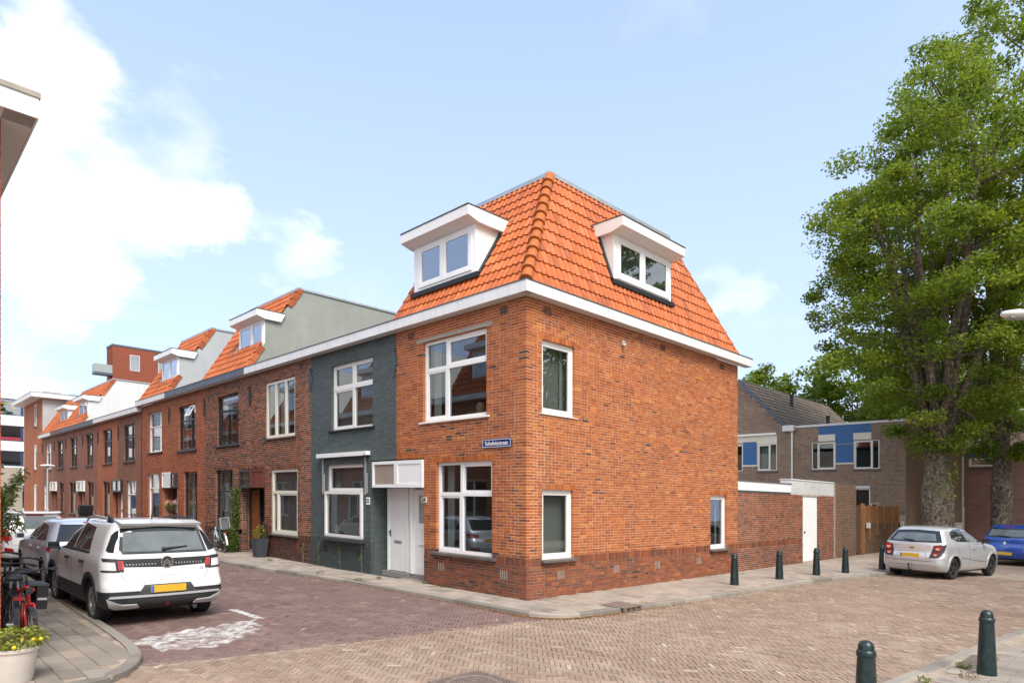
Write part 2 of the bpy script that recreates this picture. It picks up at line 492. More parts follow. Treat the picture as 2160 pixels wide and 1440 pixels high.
def make_materials():
    M['brick_orange'] = brick_mat('orange_brick', ORANGE, PLINTH, grime=0.24, lighten=0.06)
    M['brick_brown'] = brick_mat('brown_brick', BROWN, BROWND, grime=0.25, lighten=0.12)
    M['brick_red'] = brick_mat('red_brick', REDOR, REDOR, grime=0.25, lighten=0.14)
    M['brick_garden'] = brick_mat('garden_wall_brick', [(0.0, (0.10, 0.05, 0.035)), (0.4, (0.30, 0.09, 0.04)), (1.0, (0.43, 0.15, 0.06))], PLINTH, grime=0.55, lighten=0.22, gs=0.9)
    M['brick_grey'] = brick_mat('grey_painted_brick', [(0.0, (0.090, 0.116, 0.116)), (1.0, (0.130, 0.163, 0.163))], [(0.0, (0.062, 0.078, 0.084)), (1.0, (0.088, 0.108, 0.114))], grime=0.12, lighten=0.05, rough=0.6)
    M['brick_taupe'] = brick_mat('taupe_brick', [(0.0, (0.23, 0.155, 0.12)), (1.0, (0.40, 0.275, 0.21))], [(0.0, (0.23, 0.155, 0.12)), (1.0, (0.40, 0.275, 0.21))], grime=0.35, lighten=0.2)
    M['mortar'] = pm('lime_mortar', (0.66, 0.53, 0.41), 0.95, 0.12, 8.0, 0.3, 120.0, dirt=((0.26, 0.18, 0.13), 1.1, 0.35))
    M['mortar_pl'] = pm('dark_mortar', (0.46, 0.38, 0.31), 0.95, 0.2, 8.0, 0.5, 120.0)
    M['mortar_plinth'] = pm('dark_plinth_joint', (0.27, 0.21, 0.175), 0.95, 0.25, 6.0, 0.4, 120.0, dirt=((0.42, 0.35, 0.29), 2.4, 0.5))
    M['mortar_grey'] = pm('painted_joint', (0.050, 0.066, 0.068), 0.7, 0.1, 8.0, 0.3, 120.0)
    M['white'] = pm('white_paint', (0.85, 0.85, 0.84), 0.35, 0.03, 2.0, dirt=((0.55, 0.53, 0.5), 1.5, 0.12))
    M['white_soft'] = pm('white_board', (0.74, 0.74, 0.74), 0.5, 0.04, 1.6, dirt=((0.45, 0.44, 0.42), 2.2, 0.22), streak=((0.40, 0.38, 0.35), 0.30))
    M['soffit'] = pm('soffit_board', (0.62, 0.60, 0.58), 0.6, 0.05, 1.6)
    M['cream'] = pm('cream_paint', (0.74, 0.70, 0.60), 0.4, 0.04, 2.0)
    M['pinkwhite'] = pm('warm_white_board', (0.79, 0.77, 0.75), 0.5, 0.03, 2.0, streak=((0.5, 0.47, 0.44), 0.15))
    M['black'] = pm('black_paint', (0.018, 0.02, 0.022), 0.35, 0.1, 4.0)
    M['brown_paint'] = pm('dark_brown_paint', (0.045, 0.022, 0.018), 0.4, 0.1, 4.0)
    M['rubber'] = pm('black_flashing', (0.014, 0.014, 0.015), 0.6, 0.2, 9.0, 0.2, 80.0)
    M['lead'] = pm('lead_sheet', (0.085, 0.10, 0.125), 0.45, 0.25, 2.5, 0.1, 20.0, metal=0.25)
    M['zinc'] = pm('zinc_trim', (0.42, 0.44, 0.46), 0.4, 0.15, 4.0, metal=0.6)
    M['dark_trim'] = pm('dark_roof_trim', (0.08, 0.085, 0.09), 0.5, 0.15, 4.0, metal=0.2)
    M['concrete'] = pm('concrete_lintel', (0.36, 0.33, 0.28), 0.9, 0.15, 5.0, 0.3, 90.0)
    M['sill_stone'] = pm('dark_stone_sill', (0.10, 0.088, 0.08), 0.6, 0.25, 5.0, 0.15, 60.0, dirt=((0.25, 0.21, 0.17), 3.0, 0.35))
    M['step'] = pm('bluestone_step', (0.26, 0.25, 0.24), 0.8, 0.15, 4.0, 0.2, 80.0)
    M['stucco'] = pm('grey_green_stucco', (0.29, 0.305, 0.275), 0.95, 0.10, 1.2, 0.25, 120.0, dirt=((0.21, 0.22, 0.20), 0.7, 0.5), streak=((0.20, 0.21, 0.19), 0.28))
    M['stucco_l'] = pm('light_grey_stucco', (0.42, 0.44, 0.45), 0.95, 0.06, 1.2, 0.2, 120.0, streak=((0.32, 0.33, 0.33), 0.4))
    M['stucco_w'] = pm('white_stucco', (0.64, 0.64, 0.63), 0.95, 0.05, 1.2, 0.2, 120.0, streak=((0.46, 0.46, 0.45), 0.4))
    M['tile'] = tile_mat('orange_roof_tile', [(0.0, (0.33, 0.075, 0.022)), (0.12, (0.42, 0.098, 0.022)), (0.5, (0.51, 0.124, 0.025)), (0.9, (0.57, 0.155, 0.038)), (1.0, (0.58, 0.21, 0.085))], 0.30)
    M['tile_old'] = tile_mat('weathered_orange_tile', [(0.0, (0.34, 0.082, 0.022)), (0.5, (0.47, 0.115, 0.026)), (1.0, (0.54, 0.155, 0.045))], 0.4)
    M['ridge'] = tile_mat('ridge_tile_clay', [(0.0, (0.40, 0.105, 0.022)), (1.0, (0.50, 0.145, 0.03))], 0.35)
    M['tile_brown'] = tile_mat('brown_concrete_tile', [(0.0, (0.10, 0.075, 0.058)), (1.0, (0.19, 0.145, 0.11))], 0.35, (0.25, 0.22, 0.16, 1), 0.8)
    M['deck'] = pm('roof_deck', (0.20, 0.07, 0.03), 0.9, 0.1, 3.0)
    M['felt'] = pm('roof_felt', (0.10, 0.10, 0.105), 0.9, 0.2, 2.0)
    M['glass'] = glass_mat('window_glass')
    M['glass_d'] = glass_mat('dormer_glass', (0.45, 0.48, 0.50), 0.30)
    M['glass_f'] = pm('frosted_glass', (0.30, 0.33, 0.32), 0.25, 0.05, 4.0)
    M['room'] = pm('room_wall', (0.50, 0.47, 0.42), 0.9, 0.05, 1.0)
    M['room_d'] = pm('room_floor', (0.16, 0.11, 0.07), 0.7, 0.2, 2.0)
    M['curtain'] = pm('white_curtain', (0.72, 0.72, 0.69), 0.9, 0.05, 3.0)
    M['blind'] = pm('venetian_blind', (0.74, 0.74, 0.72), 0.5, 0.04, 3.0)
    M['iron'] = pm('wrought_iron', (0.03, 0.03, 0.032), 0.6, 0.2, 9.0, 0.2, 90.0)
    M['iron_grey'] = pm('painted_iron', (0.060, 0.080, 0.086), 0.55, 0.1, 9.0)
    M['plate_blue'] = pm('enamel_blue', (0.012, 0.028, 0.13), 0.25, 0.05, 3.0)
    M['wood'] = pm('varnished_door_wood', (0.25, 0.085, 0.025), 0.35, 0.25, 3.0, 0.1, 30.0)
    M['wood_red'] = pm('red_brown_wood', (0.17, 0.042, 0.026), 0.4, 0.15, 3.0)
    M['alu'] = pm('brushed_aluminium', (0.62, 0.63, 0.64), 0.35, 0.05, 5.0, metal=0.7)
    M['pav_red'] = paver_mat('red_clinker', [(0.0, (0.15, 0.100, 0.088)), (0.25, (0.205, 0.134, 0.118)), (0.7, (0.255, 0.165, 0.143)), (0.93, (0.30, 0.180, 0.148)), (1.0, (0.38, 0.30, 0.25))], (0.42, 0.33, 0.265), 0.42, stain=(0.12, 0.078, 0.072))
    M['pav_beige'] = paver_mat('beige_clinker', [(0.0, (0.20, 0.142, 0.108)), (0.2, (0.275, 0.197, 0.148)), (0.6, (0.355, 0.255, 0.19)), (0.9, (0.41, 0.29, 0.215)), (0.96, (0.32, 0.20, 0.165)), (1.0, (0.50, 0.43, 0.35))], (0.56, 0.45, 0.34), 0.50, stain=(0.23, 0.15, 0.10))
    M['slab'] = paver_mat('concrete_slab', [(0.0, (0.26, 0.225, 0.185)), (0.4, (0.38, 0.325, 0.27)), (0.8, (0.47, 0.395, 0.33)), (1.0, (0.48, 0.345, 0.28))], (0.56, 0.47, 0.39), 0.40, stain=(0.15, 0.12, 0.09))
    M['slab_l'] = paver_mat('grey_slab', [(0.0, (0.22, 0.185, 0.15)), (0.5, (0.32, 0.27, 0.22)), (0.85, (0.38, 0.33, 0.27)), (1.0, (0.42, 0.31, 0.23))], (0.40, 0.32, 0.25), 0.30, stain=(0.12, 0.10, 0.08))
    M['kerb'] = paver_mat('kerb_concrete', [(0.0, (0.24, 0.215, 0.185)), (1.0, (0.42, 0.37, 0.31))], (0.50, 0.42, 0.34), 0.4, stain=(0.10, 0.09, 0.075))
    M['sand'] = pm('joint_sand', (0.36, 0.285, 0.215), 0.95, 0.35, 2.5, 0.3, 120.0, dirt=((0.08, 0.06, 0.045), 2.0, 0.6))
    M['sand_red'] = pm('dark_joint_sand', (0.16, 0.11, 0.095), 0.95, 0.35, 2.5, 0.3, 120.0, dirt=((0.26, 0.2, 0.16), 2.6, 0.5))
    M['roadpaint'] = pm('worn_road_paint', (0.74, 0.73, 0.70), 0.7, 0.12, 6.0, 0.2, 90.0)
    M['ground'] = pm('distant_ground', (0.16, 0.13, 0.11), 0.95, 0.2, 0.2)
    M['castiron'] = pm('cast_iron', (0.26, 0.21, 0.175), 0.55, 0.3, 12.0, 0.2, 120.0, metal=0.4)
    M['bollard'] = pm('dark_green_bollard_paint', (0.006, 0.020, 0.022), 0.32, 0.2, 8.0, 0.1, 60.0, dirt=((0.12, 0.13, 0.12), 16.0, 0.2))
    M['steelpale'] = pm('pale_grey_steel', (0.5, 0.51, 0.5), 0.45, 0.08, 6.0, metal=0.2)
def make_materials2():
    M['slab_bed'] = M['sand']
    M['dormer_shade'] = pm('dormer_room_shade', (0.10, 0.10, 0.105), 0.8, 0.1, 2.0)  # darkness of the unlit dormer room, put into the colour
    M['cream_w'] = pm('off_white_paint', (0.78, 0.76, 0.72), 0.4, 0.03, 2.0)
    M['glass_br'] = pm('obscured_glass', (0.33, 0.27, 0.225), 0.18, 0.1, 2.0)
    M['sill_grey'] = pm('grey_sill', (0.045, 0.055, 0.06), 0.5, 0.1, 4.0)
    M['grey_dk'] = pm('anthracite_paint', (0.05, 0.055, 0.062), 0.4, 0.1, 4.0)
    M['brown_fascia'] = pm('brown_fascia_board', (0.14, 0.075, 0.06), 0.6, 0.1, 3.0)
    M['blue_dk'] = pm('navy_frame', (0.05, 0.07, 0.15), 0.4, 0.1, 3.0)
    M['blue'] = pm('blue_panel', (0.032, 0.125, 0.33), 0.5, 0.08, 1.5, dirt=((0.08, 0.18, 0.36), 1.0, 0.3))
    M['pale_blind'] = pm('pale_window_blind', (0.62, 0.68, 0.74), 0.4, 0.05, 3.0)
    M['gold'] = pm('gold_foil', (0.55, 0.45, 0.16), 0.3, 0.05, 3.0)
    M['red_cloth'] = pm('red_cloth', (0.30, 0.03, 0.05), 0.8, 0.1, 3.0)
    M['bt_dark'] = brick_tex('dark_brick_far', (0.19, 0.08, 0.056), (0.33, 0.12, 0.07), (0.33, 0.26, 0.21))
    M['bt_red'] = brick_tex('red_brick_far', (0.40, 0.115, 0.052), (0.50, 0.16, 0.07), (0.38, 0.27, 0.2))
    M['bt_purple'] = brick_tex('purple_brick_far', (0.23, 0.098, 0.073), (0.37, 0.14, 0.088), (0.35, 0.27, 0.22))
    M['bt_red_y'] = M['bt_red']
    M['rib_grey'] = pm('rib_plastic', (0.07, 0.072, 0.075), 0.5)
    M['bt_tower'] = brick_tex('tower_brick', (0.27, 0.065, 0.035), (0.34, 0.09, 0.045), (0.22, 0.10, 0.07), axis='x')
    M['bt_taupe'] = brick_tex('taupe_brick_far', (0.23, 0.155, 0.12), (0.35, 0.235, 0.18), (0.32, 0.26, 0.21), grime=0.35)
    M['bt_taupe_x'] = brick_tex('taupe_brick_side', (0.28, 0.18, 0.135), (0.38, 0.25, 0.19), (0.33, 0.26, 0.21), axis='x', grime=0.3)
    M['bt_pink'] = brick_tex('pinkish_brick_far', (0.42, 0.275, 0.205), (0.48, 0.32, 0.24), (0.38, 0.30, 0.24), grime=0.2)
    M['bt_purp2'] = brick_tex('purple_brown_brick', (0.30, 0.165, 0.14), (0.41, 0.225, 0.18), (0.30, 0.23, 0.2), grime=0.35)
    M['fence'] = pm('weathered_fence_wood', (0.30, 0.15, 0.065), 0.8, 0.35, 6.0, 0.3, 40.0)
    M['post'] = pm('orange_brown_post', (0.34, 0.145, 0.045), 0.75, 0.25, 6.0, 0.3, 40.0)
# ---------------------------------------------------------------- ground, roads, pavements
ROAD = -0.075
KL = [(-6.15, 62.0), (-6.45, 30.0), (-6.55, 14.0), (-6.62, 8.0), (-6.70, 3.7), (-6.76, 1.2), (-6.84, 0.25), (-6.98, -0.25), (-7.22, -0.68), (-7.60, -0.98), (-8.3, -1.12), (-10.0, -1.2), (-16.0, -1.25), (-40, -1.3)]
KR = [(-1.75, 62.0), (-1.75, 14.0), (-1.60, 9.5), (-1.22, 6.0), (-1.02, 3.0), (-0.98, 0.5), (-0.98, -0.6), (-0.90, -1.12), (-0.66, -1.46), (-0.25, -1.62), (0.63, -1.73), (2.6, -1.92), (4.65, -2.06), (8.9, -2.27), (11.0, -2.62), (14.0, -3.15), (18.0, -3.45), (22.0, -3.8), (27.0, -4.6), (32.0, -6.2), (40, -10)]
KF = [(-9.0, -14.0), (-6.6, -9.0), (-5.2, -7.2), (-4.2, -6.66), (-2.85, -6.68), (-1.0, -6.88), (1.0, -7.06), (3.9, -7.35), (9.0, -8.1), (16.0, -9.4), (24.0, -11.4), (34, -15)]
RED_A, RED_B = (-6.98, -0.33), (-1.06, -1.30)


def red_line(x): return RED_A[1] + (x - RED_A[0]) * (RED_B[1] - RED_A[1]) / (RED_B[0] - RED_A[0])


def resample(pl, step):
    P = [Vector((p[0], p[1], 0)) for p in pl]; out = [P[0].copy()]; carry = 0.0
    for a, b in zip(P, P[1:]):
        L = (b - a).length; t = step - carry
        while t <= L:
            out.append(a + (b - a) * (t / L)); t += step
        carry = L - (t - step)
    return out


def smooth_pl(pl, n=4):
    """Catmull-Rom through the points"""
    P = [Vector((p[0], p[1], 0)) for p in pl]; out = []
    for i in range(len(P) - 1):
        p0 = P[max(i - 1, 0)]; p1 = P[i]; p2 = P[i + 1]; p3 = P[min(i + 2, len(P) - 1)]
        L = (p2 - p1).length; m1 = (p2 - p0) * (L / max((p2 - p0).length, 1e-6)); m2 = (p3 - p1) * (L / max((p3 - p1).length, 1e-6))
        for j in range(n):
            t = j / n
            out.append(p1 * (2 * t**3 - 3 * t**2 + 1) + m1 * (t**3 - 2 * t**2 + t) + p2 * (-2 * t**3 + 3 * t**2) + m2 * (t**3 - t**2))
    out.append(P[-1]); return [(p.x, p.y) for p in out]


KLs, KRs, KFs = smooth_pl(KL), smooth_pl(KR), smooth_pl(KF)


def in_poly(x, y, poly):
    c = False; n = len(poly); j = n - 1
    for i in range(n):
        xi, yi = poly[i]; xj, yj = poly[j]
        if (yi > y) != (yj > y) and x < (xj - xi) * (y - yi) / (yj - yi) + xi: c = not c
        j = i
    return c


PAV_L = KLs + [(-40, 62)]
PAV_R = KRs + [(40, 62)]
PAV_F = KFs + [(34, -40), (-9.0, -40)]


def dist_pl(x, y, pl):
    d = 9e9
    for (ax, ay), (bx, by) in zip(pl, pl[1:]):
        vx, vy = bx - ax, by - ay; L = vx * vx + vy * vy
        t = max(0, min(1, ((x - ax) * vx + (y - ay) * vy) / L)) if L else 0
        d = min(d, math.hypot(x - ax - t * vx, y - ay - t * vy))
    return d


def cam_view(x, y, margin=0.06):
    """is a ground point inside the picture (with a margin)?"""
    vx, vy = x - CAMP[0], y - CAMP[1]
    dep = vx * 0.70326748 + vy * 0.71092534
    if dep < 2.0: return False, dep
    lat = vx * 0.71092534 - vy * 0.70326748
    u = lat / dep / (1080 / 1385.0)
    row = 1078 + 1385 * (CAMP[2] - SL * y) / dep
    return (abs(u) < 1 + margin and row < 1440 * (1 + margin)), dep


def sheet(name, poly, z, mat, kind='structure', tri=True):
    bm = bmesh.new(); vs = [bm.verts.new((p[0], p[1], z + SL * p[1])) for p in poly]
    f = bm.faces.new(vs)
    if f.normal.z < 0: f.normal_flip()
    bmesh.ops.triangulate(bm, faces=bm.faces[:])
    bmesh.ops.recalc_face_normals(bm, faces=bm.faces[:])
    me = bpy.data.meshes.new(name); bm.to_mesh(me); bm.free()
    me.materials.append(mat); o = bpy.data.objects.new(name, me); C.objects.link(o); o['kind'] = kind
    return o


def clinker_sheet_mat(name, base, c2, joint):
    m, g, b, out = new_mat(name)
    p = g.pos(); mp = g.new('ShaderNodeMapping'); mp.inputs['Rotation'].default_value = (0, 0, rad(45)); g.put(mp.inputs[0], p)
    bt = g.new('ShaderNodeTexBrick'); g.put(bt.inputs['Vector'], mp.outputs[0])
    bt.inputs['Color1'].default_value = tuple(base) + (1,); bt.inputs['Color2'].default_value = tuple(c2) + (1,); bt.inputs['Mortar'].default_value = tuple(joint) + (1,)
    bt.inputs['Scale'].default_value = 1.0; bt.inputs['Mortar Size'].default_value = 0.004; bt.inputs['Brick Width'].default_value = 0.2; bt.inputs['Row Height'].default_value = 0.068
    c = bt.outputs['Color']
    c = g.mix(g.math('MULTIPLY', g.ramp(g.noise(p, 0.5, 6.0, 0.62), [(0.4, 0.0), (0.72, 1.0)]), 0.4), c, tuple(x * 0.5 for x in base) + (1,))
    fine = g.noise(p, 50.0, 5.0, 0.7)
    c = g.mix(0.35, c, g.ramp(fine, [(0.28, 0.45), (0.72, 1.0)]), 'MULTIPLY')
    g.put(b.inputs['Base Color'], c); b.inputs['Roughness'].default_value = 0.9; b.inputs['Specular IOR Level'].default_value = 0.25
    g.put(b.inputs['Normal'], g.bump(fine, 0.4, 0.008))
    return m


def block_mesh(L, W, H, col, mat, ang=0.0, tilt=0.0):
    """one paving block, top at z = 0, slightly eased edges"""
    e = min(0.004, W * 0.08); mb = MB()
    ca, sa = math.cos(ang), math.sin(ang)
    lo = [(-L / 2, -W / 2), (L / 2, -W / 2), (L / 2, W / 2), (-L / 2, W / 2)]
    hi = [(-L / 2 + e, -W / 2 + e), (L / 2 - e, -W / 2 + e), (L / 2 - e, W / 2 - e), (-L / 2 + e, W / 2 - e)]
    def R(p, z): return (p[0] * ca - p[1] * sa, p[0] * sa + p[1] * ca, z)
    a = [mb.vert(*R(p, -H), col) for p in lo]; b = [mb.vert(*R(p, -e), col) for p in lo]; t = [mb.vert(*R(p, tilt * p[1]), col) for p in hi]
    for i in range(4):
        j = (i + 1) % 4
        mb.face((a[i], a[j], b[j], b[i])); mb.face((b[i], b[j], t[j], t[i]))
    mb.face(t)
    return mb


def und(x, y): return 0.0045 * (math.sin(1.31 * x + 0.73 * y) + math.sin(0.57 * x - 1.13 * y + 1.0)) + 0.002 * math.sin(3.1 * x + 2.3 * y)


def lay_blocks(owner, name, blocks, dims, mat, angs, ndetail=300, z=0.0, jit=0.0025):
    """blocks: (x, y, orientation index, tone).  The nearest ones are parts of their own, the rest one part."""
    L, W, H = dims
    blocks = sorted(blocks, key=lambda b: cam_view(b[0], b[1])[1] if cam_view(b[0], b[1], 0.0)[0] else 1e3)
    NV = 7; lib = {}
    for k, a in enumerate(angs):
        for v in range(NV):
            t = (v + 0.5) / NV
            mb = block_mesh(L, W, H, (t, 0, 0), mat, a, rng.uniform(-0.03, 0.03))
            lib[k, v] = mesh_from(name, sheared(mb.v).tolist(), mb.f, [mat], mb.m, mb.c)
    th = owner
    for b in blocks[:ndetail]:
        x, y, k, t = b[:4]; w = b[4] if len(b) > 4 else 0
        key = (k, min(NV - 1, int(t * NV)), w)
        if w and key not in lib:
            mb = block_mesh(L, W, H, (t, 0, w), mat, angs[k]); lib[key] = mesh_from(name, sheared(mb.v).tolist(), mb.f, [mat], mb.m, mb.c)
        th.inst(name, lib[key if w else key[:2]], (x, y, z + und(x, y) + rng.uniform(-jit, jit)))
    rest = MB(); e = 0.003
    for b in blocks[ndetail:]:
        x, y, k, t = b[:4]; w = b[4] if len(b) > 4 else 0
        a = angs[k]; ca, sa = math.cos(a), math.sin(a); zz = z + und(x, y) + rng.uniform(-jit, jit); tl = rng.uniform(-0.02, 0.02)
        ids = []
        for (px, py, q) in ((-L / 2, -W / 2, 0), (L / 2, -W / 2, 0), (L / 2, W / 2, 0), (-L / 2, W / 2, 0)):
            ids.append(rest.vert(x + px * ca - py * sa, y + px * sa + py * ca, z - H, (t, 0, w)))
        for (px, py) in ((-L / 2 + e, -W / 2 + e), (L / 2 - e, -W / 2 + e), (L / 2 - e, W / 2 - e), (-L / 2 + e, W / 2 - e)):
            ids.append(rest.vert(x + px * ca - py * sa, y + px * sa + py * ca, zz + tl * py, (t, 0, w)))
        for i in range(4):
            j = (i + 1) % 4; rest.face((ids[i], ids[j], ids[4 + j], ids[4 + i]))
        rest.face(ids[4:])
    th.part(name, rest, mat, kind='stuff')


def herringbone(x0, x1, y0, y1, L, W, test, ang=rad(45), gap=0.004):
    """centres of a 3:1 herringbone bond turned by ang"""
    n = 3; P = W; out = []
    ca, sa = math.cos(ang), math.sin(ang)
    cx, cy = (x0 + x1) / 2, (y0 + y1) / 2; rr = math.hypot(x1 - x0, y1 - y0) / 2
    kmax = int(rr / P) + 4
    for k in range(-kmax, kmax):
        for m in range(-kmax // (2 * n) - 2, kmax // (2 * n) + 3):
            for o in (0, 1):
                if o == 0: ux = P * (k + 2 * n * m) + n * P / 2; uy = P * k + P / 2
                else: ux = P * (k + n + 2 * n * m) + P / 2; uy = P * (k - n + 1) + n * P / 2
                if abs(ux) > rr or abs(uy) > rr: continue
                x = cx + ux * ca - uy * sa; y = cy + ux * sa + uy * ca
                if x0 < x < x1 and y0 < y < y1 and test(x, y): out.append((x, y, o))
    return out


def build_ground():
    sheet('ground', [(-900, -900), (900, -900), (900, 900), (-900, 900)], -0.35, M['ground'])
    red_t = clinker_sheet_mat('red_clinker_far', (0.215, 0.14, 0.125), (0.26, 0.17, 0.15), (0.16, 0.115, 0.10))
    bei_t = clinker_sheet_mat('beige_clinker_far', (0.32, 0.24, 0.18), (0.38, 0.28, 0.21), (0.34, 0.27, 0.21))
    # road surfaces; the laid clinkers sit a few mm proud of their sand bed
    sheet('road', [(-7.6, 70), (-7.6, red_line(-7.6)), (-0.3, red_line(-0.3)), (-0.3, 70)], ROAD - 0.0215, red_t)
    sheet('road', [(-60, red_line(-7.6)), (-7.6, red_line(-7.6)), (-0.3, red_line(-0.3)), (-0.3, 0.5), (60, 0.5), (60, -60), (-60, -60)], ROAD - 0.0255, bei_t)
    ang = rad(45); Lp, Wp = 0.198, 0.064; PW = 0.068
    def test_r(x, y):
        ok, d = cam_view(x, y)
        if not ok or d > 21 or y < red_line(x) + 0.17: return False
        return -6.95 < x < -0.85 and not in_poly(x, y, PAV_L) and not in_poly(x, y, PAV_R)
    blocks = []
    for (x, y, o) in herringbone(-7.2, -0.7, -1.6, 13, Lp, PW, test_r):
        t = min(1, max(0, rng.gauss(0.48, 0.17))); w = 0
        if in_poly(x, y, [(-6.66, 1.30), (-5.82, 1.56), (-4.74, 1.68), (-5.05, 0.85), (-5.88, 0.2), (-6.62, 0.45)]): w = 0.25 * int(rng.uniform(1.6, 4.99))
        if -4.74 < x < -4.58 and 1.75 < y < 2.9: w = 1.0
        blocks.append((x, y, o, t if rng.random() > 0.010 else 1.0, w))
    owner = Thing('road', org=(-4, 4, ROAD), kind='structure')
    lay_blocks(owner, 'paving_brick', blocks, (Lp, Wp, 0.05), M['pav_red'], [ang, ang + rad(90)], z=ROAD)
    # a border course between the two road surfaces
    bl = []; dx = RED_B[0] - RED_A[0]; dy = RED_B[1] - RED_A[1]; Ln = math.hypot(dx, dy); ux, uy = dx / Ln, dy / Ln; a2 = math.atan2(dy, dx)
    k = 0
    while k * 0.203 < Ln + 0.25:
        for r in (0, 1):
            s = k * 0.203 + 0.1 * r; off = 0.03 + 0.068 * r
            x = RED_A[0] + ux * s - uy * off; y = RED_A[1] + uy * s + ux * off
            if not in_poly(x, y, PAV_L) and not in_poly(x, y, PAV_R): bl.append((x, y, 0, rng.uniform(0.2, 0.7)))
        k += 1
    lay_blocks(owner, 'border_brick', bl, (Lp, Wp, 0.05), M['pav_red'], [a2], z=ROAD)
    def test_b(x, y):
        ok, d = cam_view(x, y)
        if not ok or d > 24 or y > red_line(x) - 0.05 and x < -0.95: return False
        if x >= -0.95 and y > -1.0: return False
        if abs(x - MH[0]) < 0.40 and abs(y - MH[1]) < 0.40: return False
        return not in_poly(x, y, PAV_L) and not in_poly(x, y, PAV_R) and not in_poly(x, y, PAV_F)
    blocks = []
    for (x, y, o) in herringbone(-9.5, 16.5, -11.5, -0.2, Lp, PW, test_b):
        t = min(0.95, max(0, rng.gauss(0.55, 0.16)))
        q = rng.random()
        blocks.append((x, y, o, 1.0 if q < 0.015 else (0.96 if q < 0.03 else t)))
    owner = Thing('road', org=(-2, -5, ROAD), kind='structure')
    lay_blocks(owner, 'paving_brick', blocks, (Lp, Wp, 0.05), M['pav_beige'], [ang, ang + rad(90)], z=ROAD)
    sheet('road_bed', [(-7.4, 14), (-7.4, red_line(-7.4)), (-0.6, red_line(-0.6)), (-0.6, 14)], ROAD - 0.0155, M['sand_red'])
    sheet('road_bed', [(-14, red_line(-7.4)), (-7.4, red_line(-7.4)), (-0.6, red_line(-0.6)), (-0.6, 0.4), (17, 0.4), (17, -14), (-14, -14)], ROAD - 0.0185, M['sand'])
    # pavements: slab bed under the slabs
    for pl, nm in ((PAV_L, 'pavement'), (PAV_R, 'pavement'), (PAV_F, 'pavement')):
        sheet(nm, pl, -0.015, M['slab_bed'])
    def slabs(owner_org, x0, x1, y0, y1, poly, kerb, mat, dims, maxd, extra=None, off=0.0, ang=0.0, mean=0.5):
        L, W = dims; g = 0.004; bl = []; ca, sa = math.cos(ang), math.sin(ang)
        n = int((x1 - x0) / W); m = int((y1 - y0) / L)
        for i in range(n):
            for j in range(m + 1):
                x = x0 + (i + 0.5) * W; y = y0 + (j + 0.5 * (i % 2)) * L
                ok, d = cam_view(x, y, 0.05)
                if not ok or d > maxd or not in_poly(x, y, poly): continue
                if dist_pl(x, y, kerb) < 0.20: continue
                if extra and extra(x, y): continue
                bl.append((x, y, 0, min(1, max(0, rng.gauss(mean, 0.2)))))
        ow = Thing('pavement', org=owner_org, kind='structure')
        lay_blocks(ow, 'paving_slab', bl, (L - g * 1.5, W - g * 1.5, 0.045), mat, [rad(90)], z=0.0, jit=0.003)
    slabs((-0.5, 1, 0), -1.8, 0.02, -1.9, 20, PAV_R, KRs, M['slab'], (0.30, 0.30), 34, lambda x, y: x > 0.02 or (y < 0 and x > 0), mean=0.5)
    slabs((5, -1, 0), 0.0, 22, -3.3, 0.02, PAV_R, KRs, M['slab'], (0.30, 0.30), 34, lambda x, y: y > -0.02, mean=0.62)
    slabs((-7.5, 1, 0), -8.3, -6.3, -1.3, 14, PAV_L, KLs, M['slab_l'], (0.40, 0.22), 26, mean=0.5)
    slabs((3, -9, 0), -4.5, 9, -14, -6.6, PAV_F, KFs, M['slab'], (0.30, 0.30), 22, mean=0.35)
    # kerbs, one stone after another
    for pl, side, ln in ((KLs, 1, 1.0), (KRs, -1, 1.0), (KFs, -1, 1.0)):
        kerb = Thing('kerb', org=(pl[len(pl) // 2][0], pl[len(pl) // 2][1], 0), kind='structure')
        pts = resample(pl, 0.1); stones = 0; i = 0; far = MB()
        while i < len(pts) - 1:
            j = min(i + 10, len(pts) - 1); seg = pts[i:j + 1]
            mid = seg[len(seg) // 2]; ok, d = cam_view(mid.x, mid.y, 0.15)
            mb = MB(); col = (rng.random(), 0, 0)
            A = []
            for q, p in enumerate(seg):
                a = seg[max(q - 1, 0)]; b = seg[min(q + 1, len(seg) - 1)]; t = (b - a).normalized(); nrm = Vector((-t.y, t.x, 0)) * side
                if q == 0: p = p + t * 0.004
                if q == len(seg) - 1: p = p - t * 0.004
                inn = p - nrm * 0.14; o1 = p - nrm * 0.012; o2 = p + nrm * 0.012
                A.append([mb.vert(inn.x, inn.y, 0.003, col), mb.vert(o1.x, o1.y, 0.004, col), mb.vert(p.x + nrm.x * 0.004, p.y + nrm.y * 0.004, -0.012, col), mb.vert(o2.x, o2.y, ROAD - 0.05, col), mb.vert(inn.x, inn.y, ROAD - 0.05, col)])
            for q in range(len(A) - 1):
                for r in range(4):
                    ids = (A[q][r], A[q + 1][r], A[q + 1][r + 1], A[q][r + 1])
                    mb.face(ids if side > 0 else tuple(reversed(ids)))
            mb.face(A[0] if side < 0 else tuple(reversed(A[0]))); mb.face(A[-1] if side > 0 else tuple(reversed(A[-1])))
            if ok and d < 45: kerb.part('kerb_stone', mb, M['kerb'])
            else: far.add(mb)
            i = j
        kerb.part('kerb_stone', far, M['kerb'], kind='stuff')


MH = (-4.44, -3.48)
# ---------------------------------------------------------------- masonry, windows, roofs
CH = 0.060


def zs(z): return round(z / CH) * CH


